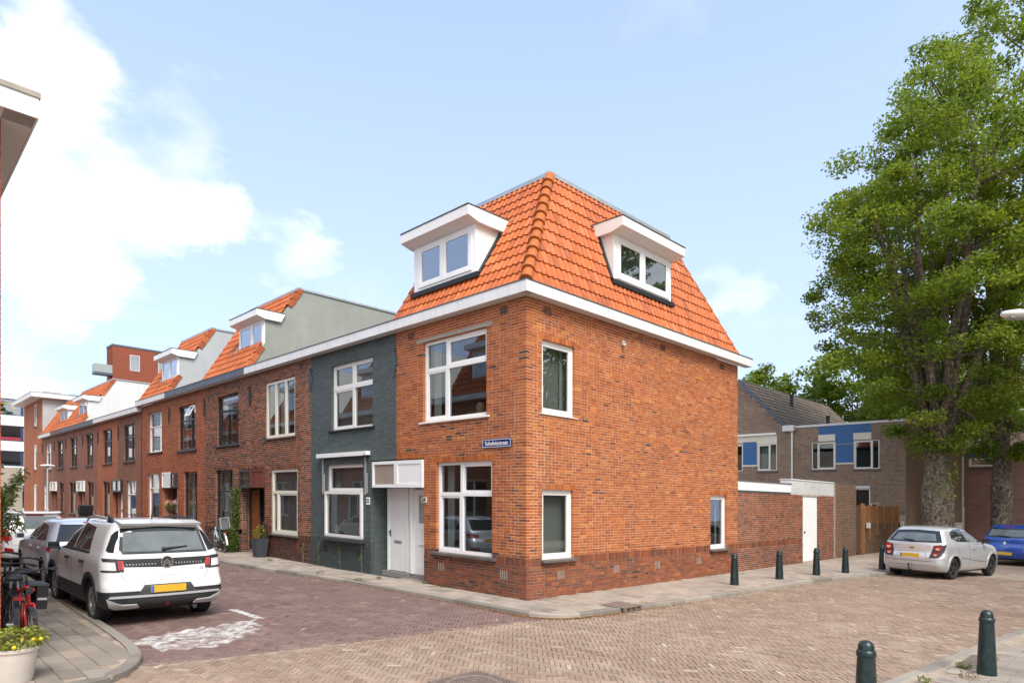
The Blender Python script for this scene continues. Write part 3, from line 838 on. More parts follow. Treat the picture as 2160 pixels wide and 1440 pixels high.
def lay_wall(fr, u0, u1, z0, z1, ops, soldiers=(), start_quoin=None, zone=None, tone=(0.5, 0.2), th=0.1, dark=0.0, seed=1, skipcheck=None):
    """wild bond.  returns bricks (u0,u1,z0,z1,d,tone,zone,kind)"""
    R = random.Random(seed); out = []
    L, H, J = 0.208, 0.098, 0.012
    block = [tuple(o) for o in ops] + [(s[0], s[1], s[2], s[3]) for s in soldiers]
    k = 0
    while True:
        zb = z0 + k * CH; zt = zb + CH - J
        if zt > z1 + 0.02: break
        a, b = u0, u1
        if start_quoin is not None: a = u0 if (k % 2 == start_quoin) else u0 + 0.108
        cuts = sorted((max(o[0], a), min(o[1], b)) for o in block if o[2] < zb + CH * 0.5 < o[3] and o[1] > a and o[0] < b)
        iv = []; p = a
        for (c0, c1) in cuts:
            if c0 - p > 0.03: iv.append((p, c0 - (0.008 if False else 0)))
            p = max(p, c1)
        if b - p > 0.03: iv.append((p, b))
        for (s, e) in iv:
            q = s; first = True; last = None
            while q < e - 0.02:
                if first: kind = ('s', 'h', 't')[(k + int(s * 7)) % 2 if start_quoin is None else 0]
                else:
                    kind = 'h' if (R.random() < 0.36 and last != 'hh') else 's'
                last = 'hh' if (kind == 'h' and last == 'h') else kind
                w = H if kind == 'h' else L
                w = min(w, e - q)
                rem = e - (q + w + J)
                if rem < 0.06: w = (e - q) if (e - q) < 0.24 else (e - q - J) / 2
                full = abs(w - (H if kind == 'h' else L)) < 1e-4
                t = min(1, max(0, R.gauss(*tone)))
                if dark and R.random() < dark: t = R.uniform(0, 0.12)
                um = q + w / 2; zo = zone(um, zb) if zone else 0.0
                out.append((q, q + w, zb, min(zt, z1), R.uniform(-0.0015, 0.0025), t, zo, kind if full else 'x'))
                q += w + J; first = False
        k += 1
    for s in soldiers:
        su0, su1, sz0, sz1 = s[:4]; n = max(1, int(round((su1 - su0) / 0.06))); st = (su1 - su0) / n
        for i in range(n):
            t = min(1, max(0, R.gauss(*tone))); zo = s[4] if len(s) > 4 else (zone(su0, sz0) if zone else 0.0)
            out.append((su0 + i * st + 0.004, su0 + (i + 1) * st - 0.004, sz0, sz1 - 0.008, R.uniform(-0.0015, 0.0025), t, zo, 'v%.3f_%.3f' % (st, sz1 - sz0)))
    return out


def put_bricks(th, fr, bricks, mat, nsingle=300, depth=0.1, parent=None, name='brick'):
    def dist(b):
        p = fr((b[0] + b[1]) / 2, 0, (b[2] + b[3]) / 2)
        return (p[0] - CAMP[0])**2 + (p[1] - CAMP[1])**2 + (p[2] - CAMP[2])**2
    full = [b for b in bricks if b[7] != 'x']; full.sort(key=lambda b: (0 if b[7] != 'h' else 0.0) + dist(b))
    single = set(id(b) for b in full[:nsingle])
    lib = {}; NV = 6
    rest = MB(fr)
    for b in bricks:
        if id(b) in single:
            v = min(NV - 1, int(b[5] * NV)); zo = round(b[6] * 2) / 2; key = (b[7], v, zo, round(b[1] - b[0], 4), round(b[3] - b[2], 4))
            if key not in lib:
                w, h = b[1] - b[0], b[3] - b[2]; o = fr(0, 0, 0)
                f2 = lambda u, d, z: tuple(x - y for x, y in zip(fr(u, d, z), o))
                mb = MB(f2); e = 0.003; col = ((v + 0.5) / NV, zo, 0)
                i = [mb.vert(-w / 2, -depth, -h / 2, col), mb.vert(w / 2, -depth, -h / 2, col), mb.vert(w / 2, -depth, h / 2, col), mb.vert(-w / 2, -depth, h / 2, col),
                     mb.vert(-w / 2, -e, -h / 2, col), mb.vert(w / 2, -e, -h / 2, col), mb.vert(w / 2, -e, h / 2, col), mb.vert(-w / 2, -e, h / 2, col),
                     mb.vert(-w / 2 + e, 0, -h / 2 + e, col), mb.vert(w / 2 - e, 0, -h / 2 + e, col), mb.vert(w / 2 - e, 0, h / 2 - e, col), mb.vert(-w / 2 + e, 0, h / 2 - e, col)]
                # (u, d, z) is right handed with d outward: faces listed for outward normals
                for (p, q) in ((0, 1), (1, 2), (2, 3), (3, 0)):
                    mb.face((i[q], i[p], i[4 + p], i[4 + q])); mb.face((i[4 + q], i[4 + p], i[8 + p], i[8 + q]))
                mb.face((i[11], i[10], i[9], i[8]))
                lib[key] = mesh_from(name, sheared(mb.v).tolist(), mb.f, [mat], mb.m, mb.c)
            th.inst(name, lib[key], fr((b[0] + b[1]) / 2, b[4], (b[2] + b[3]) / 2), parent)
        else:
            rest.box(b[0], b[1], -depth, b[4], b[2], b[3], 0, (b[5], b[6], 0), skip='n')
    th.part(name, rest, mat, parent, kind='stuff')


def wall_slab(mb, u0, u1, z0, z1, ops, d_out=-0.005, d_in=-0.25, mi=0):
    """backing wall with openings (reveals included)"""
    us = sorted(set([u0, u1] + [min(max(x, u0), u1) for o in ops for x in o[:2]])); zz = sorted(set([z0, z1] + [min(max(x, z0), z1) for o in ops for x in o[2:4]]))
    def hole(a, b, c, d):
        m, n = (a + b) / 2, (c + d) / 2
        return any(o[0] < m < o[1] and o[2] < n < o[3] for o in ops)
    for a, b in zip(us, us[1:]):
        for c, d in zip(zz, zz[1:]):
            if not hole(a, b, c, d):
                mb.quad([(b, d_out, c), (a, d_out, c), (a, d_out, d), (b, d_out, d)], mi)
                mb.quad([(a, d_in, c), (b, d_in, c), (b, d_in, d), (a, d_in, d)], mi)
    e = 0.004
    for o in ops:
        a, b, c, d = o[:4]
        if d <= z0 + 0.001 or c >= z1 - 0.001: continue
        top = d < z1 + 0.001; bot = c >= z0 + 0.01
        c, d = max(c, z0), min(d, z1); a -= e; b += e; d += e if top else 0
        if bot: mb.quad([(a, d_out, c), (b, d_out, c), (b, d_in, c), (a, d_in, c)], mi)
        if top: mb.quad([(a, d_in, d), (b, d_in, d), (b, d_out, d), (a, d_out, d)], mi)
        if o[0] > u0 + 0.01: mb.quad([(a, d_out, c), (a, d_in, c), (a, d_in, d), (a, d_out, d)], mi)
        if o[1] < u1 - 0.01: mb.quad([(b, d_in, c), (b, d_out, c), (b, d_out, d), (b, d_in, d)], mi)


def window(th, fr, u0, u1, z0, z1, mat, bands, d=-0.075, fw=0.055, fd=0.07, mw=0.05, glass=None, sill=None, blind=None, curtain=None, label=None, name='window', sashes=(), sashmat=None):
    """frame with transoms and mullions.  bands: [(ztop, [mullion u...]), ...] from the bottom up"""
    glass = glass or M['glass']
    f = MB(fr)
    f.box(u0, u1, d - fd, d, z0, z0 + fw); f.box(u0, u1, d - fd, d, z1 - fw, z1)
    f.box(u0, u0 + fw, d - fd, d, z0 + fw, z1 - fw); f.box(u1 - fw, u1, d - fd, d, z0 + fw, z1 - fw)
    cells = []; zb = z0 + fw
    for bi, (zt, mul) in enumerate(bands):
        last = bi == len(bands) - 1
        top = z1 - fw if last else zt - mw / 2
        us = [u0 + fw] + sorted(mul) + [u1 - fw]
        for i in range(len(us) - 1):
            a = us[i] + (mw / 2 if i > 0 else 0); b = us[i + 1] - (mw / 2 if i < len(us) - 2 else 0)
            cells.append((bi, i, a, b, zb, top))
        for u in sorted(mul): f.box(u - mw / 2, u + mw / 2, d - fd, d - 0.002, zb, top)
        if not last:
            f.box(u0 + fw, u1 - fw, d - fd, d - 0.001, zt - mw / 2, zt + mw / 2); zb = zt + mw / 2
    w = th.part(name, f, mat, label=label)
    for (bi, i, a, b, c, e) in cells:
        inset = 0.0
        if (bi, i) in sashes:
            s = MB(fr); k = 0.045; dd = d - 0.012
            s.box(a, b, dd - 0.04, dd, c, c + k); s.box(a, b, dd - 0.04, dd, e - k, e); s.box(a, a + k, dd - 0.04, dd, c + k, e - k); s.box(b - k, b, dd - 0.04, dd, c + k, e - k)
            th.part('sash', s, sashmat or mat, w); inset = k
        p = MB(fr); p.box(a + inset, b - inset, d - fd * 0.6 - 0.006, d - fd * 0.6, c + inset, e - inset)
        th.part('pane', p, glass, w)
    if sill:
        s = MB(fr); su, so, sh, smat = sill
        s.prism([(-0.07, z0 - 0.001), (so, z0 - 0.018), (so, z0 - sh), (-0.07, z0 - sh)], u0 - su, u1 + su, 'dz')
        th.part('sill', s, smat, w)
    if blind:
        bm_ = MB(fr); c0, c1 = blind; z = c1
        n = 0
        while z > c0:
            bm_.quad([(u0 + fw + .02, d - 0.15, z), (u1 - fw - .02, d - 0.15, z), (u1 - fw - .02, d - 0.13, z - 0.017), (u0 + fw + .02, d - 0.13, z - 0.017)]); z -= 0.026; n += 1
        for u in (u0 + 0.3, (u0 + u1) / 2, u1 - 0.3): bm_.box(u - 0.008, u + 0.008, d - 0.128, d - 0.126, c0, c1)
        th.part('blind', bm_, M['blind'], w)
    if curtain:
        cb = MB(fr)
        for (a, b) in curtain:
            n = max(4, int((b - a) / 0.035)); pts = []
            for i in range(n + 1): pts.append((a + (b - a) * i / n, d - 0.22 + 0.03 * math.sin(i * 1.9 + a)))
            for p, q in zip(pts, pts[1:]):
                cb.quad([(p[0], p[1], z0 + 0.03), (q[0], q[1], z0 + 0.03), (q[0], q[1], z1 - 0.03), (p[0], p[1], z1 - 0.03)])
        th.part('curtain', cb, M['curtain'], w, smooth=True)
    return w


def interior(th, fr, u0, u1, depth=3.6, z_split=3.15, z1=5.95, mat=None, low=None):
    b = MB(fr); U = (u0, u1)
    for k, (a, c) in enumerate(((0.12, z_split - 0.35), (z_split, z1))):
        u0, u1 = (low or U) if k == 0 else U
        b.quad([(u0, -depth, a), (u1, -depth, a), (u1, -depth, c), (u0, -depth, c)], 0)
        b.quad([(u0, -depth, a), (u0, -0.26, a), (u0, -0.26, c), (u0, -depth, c)], 0)
        b.quad([(u1, -depth, a), (u1, -0.26, a), (u1, -0.26, c), (u1, -depth, c)], 0)
        b.quad([(u0, -depth, c), (u1, -depth, c), (u1, -0.26, c), (u0, -0.26, c)], 0)
        b.quad([(u0, -depth, a), (u1, -depth, a), (u1, -0.26, a), (u0, -0.26, a)], 1)
    return th.part('interior', b, [mat or M['room'], M['room_d']])


# ---- roof tiles, laid in a plane frame (u along the eave, d outward, t up the slope)
def tile_shape(mb, u, t, w, ln, tone, clip=None, lift=0.030, n=7):
    prof = []
    for i in range(n + 1):
        x = i / n
        h = 0.010 + 0.004 * math.sin(x * math.pi)
        if x > 0.62: h += 0.030 * math.sin((x - 0.62) / 0.38 * math.pi) ** 0.8
        elif x < 0.10: h += 0.016 * (1 - x / 0.10)
        prof.append((u + x * w, h))
    col = (tone, 0, 0)
    def emit(poly):
        if clip:
            poly = clip_poly(poly, clip)
            if len(poly) < 3: return
        mb.face([mb.vert(p[0], p[2], p[1], col) for p in poly])
    for (a, ha), (b, hb) in zip(prof, prof[1:]):
        emit([(b, t, hb + lift), (a, t, ha + lift), (a, t + ln, ha), (b, t + ln, hb)])
        emit([(a, t, ha + lift), (b, t, hb + lift), (b, t + 0.004, hb + lift - 0.03), (a, t + 0.004, ha + lift - 0.03)])


def clip_poly(poly, lines):
    """clip 3d points (u,t,h) by half planes (a,b,c): a*u+b*t<=c"""
    for (a, b, c) in lines:
        out = []; n = len(poly)
        for i in range(n):
            p, q = poly[i], poly[(i + 1) % n]
            sp, sq = a * p[0] + b * p[1] - c, a * q[0] + b * q[1] - c
            if sp <= 0: out.append(p)
            if sp * sq < 0:
                k = sp / (sp - sq); out.append(tuple(p[j] + (q[j] - p[j]) * k for j in range(3)))
        poly = out
        if len(poly) < 3: return []
    return poly


def tile_roof(th, roof, fr, lines, u0, u1, tmax, mat, holes=(), tw=0.2, row=0.315, nsingle=300, du=0.0, name='roof_tile', key=None):
    """tiles over the convex region given by half planes"""
    tiles = []; rest = MB(fr)
    r = 0; t = -0.03
    while t < tmax:
        u = u0 + du
        while u < u1:
            cs = [(u + 0.004, t + 0.01), (u + tw - 0.004, t + 0.01), (u + 0.004, t + row), (u + tw - 0.004, t + row)]
            ins = [all(a * p[0] + b * p[1] <= c for (a, b, c) in lines) for p in cs]
            tone = min(1, max(0, rng.gauss(0.5, 0.22)))
            cu, ct = u + tw / 2, t + row / 2
            if any(h[0] < cu < h[1] and h[2] < ct < h[3] for h in holes): u += tw; continue
            if all(ins): tiles.append((u, t, tone))
            elif any(ins) or True:
                tile_shape(rest, u, t, tw, row + 0.03, tone, lines)
            u += tw
        t += row; r += 1
    def dist(b):
        p = fr(b[0], 0, b[1]); return sum((x - y)**2 for x, y in zip(p, CAMP))
    tiles.sort(key=dist)
    NV = 6; lib = []
    o = fr(0, 0, 0)
    if nsingle:
        for v in range(NV):
            mb = MB(lambda u, d, t: tuple(x - y for x, y in zip(fr(u, d, t), o)))
            tile_shape(mb, 0, 0, tw, row + 0.03, (v + 0.5) / NV)
            lib.append(mesh_from(name, sheared(mb.v).tolist(), mb.f, [mat], mb.m, mb.c, True))
            smooth_by_angle(lib[-1], 50)
    for (u, t, tone) in tiles[:nsingle]:
        th.inst(name, lib[min(NV - 1, int(tone * NV))], fr(u, rng.uniform(0, 0.003), t), roof)
    for (u, t, tone) in tiles[nsingle:]: tile_shape(rest, u, t, tw, row + 0.03, tone)
    th.part(name, rest, mat, roof, kind='stuff')


def ridge_run(th, parent, a, b, r=0.12, n=10, mat=None, name='ridge_tile', lift=0.03):
    """half-round cover tiles from a (low) to b (high), each lapping over the one below"""
    A, B = Vector(a), Vector(b); ax = (B - A); L = ax.length; ax.normalize()
    side = ax.cross(Vector((0, 0, 1))).normalized(); up = side.cross(ax).normalized()
    st = L / n
    for i in range(n):
        mb = MB(); s0 = A + ax * (i * st - 0.03); s1 = A + ax * ((i + 1) * st + 0.05); tone = rng.random()
        prof = [(0.0, 1.20), (0.05, 1.22), (0.07, 1.06), (1.0, 0.92)]
        rings = []
        for (f, k) in prof:
            c = s0 + (s1 - s0) * f + up * (lift * (1 - f) - 0.02)
            rings.append([mb.vert(*(c + side * (math.cos(an) * r * k) + up * (math.sin(an) * r * k)), (tone, 0, 0)) for an in [math.pi * (j / 10) * 1.16 - 0.08 * math.pi for j in range(11)]])
        for p, q in zip(rings, rings[1:]):
            for j in range(10): mb.face((p[j], p[j + 1], q[j + 1], q[j]))
        c0 = mb.vert(*(s0 - up * 0.02), (tone, 0, 0))
        for j in range(10): mb.face((rings[0][j + 1], rings[0][j], c0))
        th.part(name, mb, mat or M['ridge'], parent, auto=40)


def slope_front(x0, z0, c):
    n = math.sqrt(1 + c * c)
    return lambda u, d, t: (x0 + (t * c - d) / n, u, z0 + (t + d * c) / n)


def slope_side(y0, z0, c):
    n = math.sqrt(1 + c * c)
    return lambda u, d, t: (u, y0 + (t * c - d) / n, z0 + (t + d * c) / n)
# ---------------------------------------------------------------- number 24, the corner house
def vent(th, fr, u, z, mat, n=4, h=0.15, w=0.03, name='vent'):
    b = MB(fr)
    for i in range(n): b.box(u + i * 0.06 - w / 2, u + i * 0.06 + w / 2, 0.0035, 0.006, z, z + h)
    th.part(name, b, mat)


def cornice(th, fr, u0, u1, mat, z0=6.05, z1=6.27, d=0.24, step=2.45, trim=None, end0=False, end1=False, boards=True, soff=None):
    """boxed eave: boards side by side, soffit, metal edge"""
    n = max(1, int(round((u1 - u0) / step))); st = (u1 - u0) / n
    root = MB(fr); root.box(u0, u1, 0.001, d - 0.022, z0 + 0.004, z1 - 0.002)
    r = th.part('cornice', root, soff or M['soffit'])
    for i in range(n):
        b = MB(fr); b.box(u0 + i * st + 0.0015, u0 + (i + 1) * st - 0.0015, d - 0.02, d, z0, z1)
        th.part('fascia_board', b, mat, r)
    t = MB(fr); t.box(u0, u1, -0.05, d + 0.012, z1 + 0.002, z1 + 0.024)
    th.part('edge_trim', t, trim or M['dark_trim'], r)
    return r


def anchor(th, fr, u, z, mat):
    b = MB(fr)
    b.box(u - 0.02, u + 0.02, 0.004, 0.045, z - 0.34, z + 0.34); b.box(u - 0.075, u + 0.075, 0.004, 0.035, z - 0.20, z + 0.20)
    b.box(u - 0.12, u + 0.12, 0.004, 0.028, z - 0.10, z + 0.10)
    th.part('wall_anchor', b, mat)


CF, CS = 0.62, 0.36         # run per rise of the two mansard slopes
ZR = 6.29; ZT = 9.37


def build_corner():
    th = Thing('corner_house', 'orange brick corner house with orange tiled mansard roof, white cornice and two white dormers', 'house', (0, 0, 0))
    fw = [(1.17, 3.38, zs(3.78), zs(5.66)), (1.00, 2.88, zs(0.80), zs(2.84))]
    porch = (3.34, 4.46, 0.0, zs(2.92))
    sw = [(0.46, 1.50, zs(3.78), zs(5.30)), (0.47, 1.45, zs(0.78), zs(2.22)), (7.34, 8.28, zs(0.72), zs(2.22))]
    zoneF = lambda u, z: 1.0 if z < 0.80 else (0.5 if z < 0.86 else 0.0)
    solF = [(0.88, 3.02, zs(2.84), zs(2.84) + 0.12), (3.40, 4.40, zs(2.92), zs(2.92) + 0.12), (0.06, 1.0, 0.66, 0.84, 1.0), (2.88, 3.33, 0.66, 0.84, 1.0)]
    wf = MB(FRONT); wall_slab(wf, 0.0, 4.46, -0.2, 0.82, fw + [porch], mi=1); wall_slab(wf, 0.0, 4.46, 0.82, 6.05, fw + [porch])
    ws = MB(SIDE); wall_slab(ws, 0.0, 8.95, -0.2, 0.82, sw, mi=1); wall_slab(ws, 0.0, 8.95, 0.82, 6.05, sw)
    rw = MB(fr_xp(8.94)); rw.box(0.11, 4.46, -0.25, 0.0, -0.2, 6.05); th.part('rear_wall', rw, M['bt_red_y'])
    th.part('wall', wf, [M['mortar'], M['mortar_plinth']]); th.part('wall', ws, [M['mortar'], M['mortar_plinth']])
    bf = lay_wall(FRONT, 0.0, 4.46, 0.0, 6.04, fw + [porch], solF, start_quoin=0, zone=zoneF, tone=(0.48, 0.19), dark=0.006, seed=3)
    solS = [(0.40, 1.56, zs(5.30), zs(5.30) + 0.12), (0.42, 1.52, zs(2.22), zs(2.22) + 0.12), (7.26, 8.36, zs(2.22), zs(2.22) + 0.12), (0.06, 0.46, 0.66, 0.84, 1.0), (1.46, 7.34, 0.66, 0.84, 1.0), (8.29, 8.94, 0.66, 0.84, 1.0)]
    bs = lay_wall(SIDE, 0.0, 8.95, 0.0, 6.04, sw, solS, start_quoin=1, zone=lambda u, z: 0.85 if z < 0.80 else 0.0, tone=(0.56, 0.19), dark=0.006, seed=4)
    put_bricks(th, FRONT, bf, M['brick_orange'], 150)
    put_bricks(th, SIDE, bs, M['brick_orange'], 150)
    # windows on the street front
    W = M['white']
    window(th, FRONT, *fw[0], W, [(zs(4.96), [2.56]), (9, [2.56])], sill=(0.10, 0.05, 0.05, W), fw=0.07, mw=0.085, sashes={(0, 1), (1, 0)}, curtain=[(3.05, 3.28)])
    window(th, FRONT, *fw[1], W, [(zs(2.08), [2.06]), (9, [2.06])], sill=(0.14, 0.09, 0.07, M['sill_stone']), fw=0.07, mw=0.085, sashes={(0, 1), (1, 0)}, curtain=[(2.55, 2.78)])
    lt = MB(FRONT); lt.box(0.98, 3.62, -0.09, 0.006, zs(5.66) + 0.005, zs(5.66) + 0.085); th.part('lintel', lt, M['concrete'])
    # side windows
    for k, s in enumerate(sw):
        window(th, SIDE, *s, W, [(9, [])], sill=(0.05 if k else 0.09, 0.03 if not k else 0.10, 0.03 if not k else 0.06, W if not k else M['sill_stone']), fw=0.07, sashes={(0, 0)}, d=-0.07, curtain=[(s[1] - 0.22, s[1] - 0.10)] if k != 1 else None)
    interior(th, FRONT, 0.30, 4.40, 3.2, low=(0.3, 3.3)); interior(th, SIDE, 3.6, 8.6, 3.0)
    # porch half: door, side light, transom panel
    pr = MB(FRONT); pr.box(3.34, 3.36, -0.60, -0.255, 0, 2.22); pr.box(3.34, 4.46, -0.55, -0.02, 2.26, 2.9); pr.box(3.36, 4.46, -0.60, -0.55, 0.10, 2.26)
    th.part('porch', pr, W)
    st = MB(FRONT); st.box(3.36, 4.46, -0.52, -0.42, -0.05, 0.095); th.part('doorstep', st, M['step'])
    tp = MB(FRONT); u0, u1, z0, z1 = 3.35, 4.44, 2.245, 2.90
    tp.box(u0, u1, -0.02, 0.035, z0, z1)
    t = th.part('transom_panel', tp, W)
    fb = MB(FRONT)
    for q in ((u0, u1, z0, z0 + 0.09), (u0, u1, z1 - 0.09, z1), (u0, u0 + 0.06, z0 + .09, z1 - .09), (u1 - 0.10, u1, z0 + .09, z1 - .09)): fb.box(q[0], q[1], 0.0352, 0.05, q[2], q[3])
    th.part('panel_frame', fb, W, t)
    dr = MB(FRONT); dr.box(3.36, 4.34, -0.50, -0.46, 0.10, 2.2)
    for q in ((3.36, 4.30, 0.10, 0.32), (3.36, 4.30, 1.22, 1.36), (3.36, 4.30, 2.06, 2.2), (4.14, 4.30, 0.32, 1.22), (4.14, 4.30, 1.36, 2.06)): dr.box(q[0], q[1], -0.4598, -0.445, q[2], q[3])
    d = th.part('door', dr, W)
    g = MB(FRONT); g.box(3.40, 4.14, -0.4595, -0.4535, 1.37, 2.05); th.part('pane', g, M['glass_f'], d)
    hd = MB(FRONT); hd.box(3.90, 4.12, -0.459, -0.42, 0.84, 0.86); th.part('handle', hd, M['white'], d)
    jm = MB(FRONT); jm.box(4.34, 4.46, -0.50, -0.40, 0.10, 2.24); jm.box(4.37, 4.44, -0.3995, -0.385, 0.10, 2.24); th.part('door_frame', jm, W)
    # house number
    nb = MB(FRONT); nb.box(3.22, 3.40, 0.003, 0.03, 1.885, 2.025); pl = th.part('number_plate', nb, pm('old_enamel', (0.62, 0.56, 0.44), 0.4, 0.15, 9.0))
    th.part('lettering', text_mb(FRONT, '24', 3.31, 0.032, 1.955, 0.145, True, bold=0.004), M['black'], pl)
    # street name sign
    sb = MB(FRONT); u0, u1, z0, z1 = 0.40, 1.27, 3.07, 3.255
    sb.box(u0, u1, 0.02, 0.032, z0, z1); sg = th.part('street_sign', sb, M['plate_blue'])
    bd = MB(FRONT); e = 0.013
    for q in ((u0 + e, u1 - e, z0 + e, z0 + e + .010), (u0 + e, u1 - e, z1 - e - .010, z1 - e), (u0 + e, u0 + e + .010, z0 + e + .01, z1 - e - .01), (u1 - e - .010, u1 - e, z0 + e + .01, z1 - e - .01)): bd.box(q[0], q[1], 0.0322, 0.0335, q[2], q[3])
    th.part('sign_border', bd, M['white'], sg)
    th.part('lettering', text_mb(FRONT, 'Schelvisstraat', 0.835, 0.0338, 3.158, 0.125, True, bold=0.0006, spacing=1.02), M['white'], sg)
    # vents and small fittings
    dk = M['iron']
    for u in (0.55, 3.75): vent(th, FRONT, u, 5.80, dk)
    for u in (0.55, 4.85, 7.9): vent(th, SIDE, u, 5.80, dk)
    pale = M['concrete']
    for u in (0.55, 2.6): vent(th, FRONT, u, 0.36, pale, 4, 0.17, 0.022)
    for u in (0.95, 2.9, 4.6, 6.6): vent(th, SIDE, u, 0.36, pale, 4, 0.17, 0.022)
    cm = MB(SIDE); cm.box(3.17, 3.25, 0.003, 0.05, 5.62, 5.74); cm.ball((3.21, 0.07, 5.63), 0.04); th.part('wall_lamp', cm, M['steelpale'])
    # cornice
    cornice(th, FRONT, -0.238, 4.46, M['white_soft']); cornice(th, SIDE, -0.218, 9.42, M['white_soft'], step=2.42)
    # roof
    rf = MB(); x1, y1 = -0.13 + (ZT - ZR) * CF, -0.13 + (ZT - ZR) * CS; xr0, xr1 = 8.70, 8.70 - (ZT - ZR) * 0.66
    a = [rf.vert(-0.13, -0.13, ZR), rf.vert(xr0, -0.13, ZR), rf.vert(xr0, 4.40, ZR), rf.vert(-0.13, 4.40, ZR)]
    b = [rf.vert(x1, y1, ZT), rf.vert(xr1, y1, ZT), rf.vert(xr1, 4.40, ZT), rf.vert(x1, 4.40, ZT)]
    for i in range(4): rf.face((a[i], a[(i + 1) % 4], b[(i + 1) % 4], b[i]))
    rf.face(b); rf.face(list(reversed(a)))
    roof = th.part('roof', rf, M['deck'])
    n = math.sqrt(1 + CF * CF); Tf = (ZT - ZR) * n; frf = slope_front(-0.13, ZR, CF)
    # front slope: right edge is the hip, where y = -0.13 + (z-ZR)*CS
    hipf = (-1.0, CS / n, 0.13 - 0.02)
    tile_roof(th, roof, frf, [hipf, (1, 0, 4.42), (0, 1, Tf)], -0.15, 4.42, Tf, M['tile'], holes=[(1.9, 3.8, 0.85, 2.3)], nsingle=120, tw=0.172)
    n2 = math.sqrt(1 + CS * CS); Ts = (ZT - ZR) * n2; frs = slope_side(-0.13, ZR, CS)
    tile_roof(th, roof, frs, [(-1.0, CF / n2, 0.13 - 0.02), (1.0, 0.66 / n2, xr0 + 0.02), (0, 1, Ts)], -0.15, 8.75, Ts, M['tile'], holes=[(3.2, 5.3, 1.1, 2.1)], nsingle=170, tw=0.172)
    ridge_run(th, roof, (-0.13, -0.13, ZR + 0.02), (x1, y1, ZT + 0.02), 0.115, 12)
    ridge_run(th, roof, (xr0, -0.12, ZR + 0.0), (xr1, y1, ZT), 0.07, 10, lift=0.02)
    tr = MB(); tr.box(x1 - 0.06, xr1 + 0.1, y1 - 0.06, y1 + 0.08, ZT + 0.005, ZT + 0.10); tr.box(x1 - 0.06, x1 + 0.08, y1 + 0.083, 4.42, ZT + 0.005, ZT + 0.10)
    th.part('roof_edge', tr, M['zinc'], roof)
    dormer(th, FRONT, 1.68, 3.92, 6.93, 8.16, -0.15, 0.20, -1.7, bands=[(9, [2.80])], wu=(1.80, 3.72), wz=(7.02, 7.96), sl=CF, base=(-0.13, ZR), glass=M['glass_d'])
    dormer(th, SIDE, 3.02, 5.47, 7.14, 8.36, -0.10, 0.22, -1.2, bands=[(9, [4.17])], wu=(3.12, 5.37), wz=(7.20, 8.16), sl=CS, base=(-0.13, ZR), glass=M['glass'], stile=0.11)


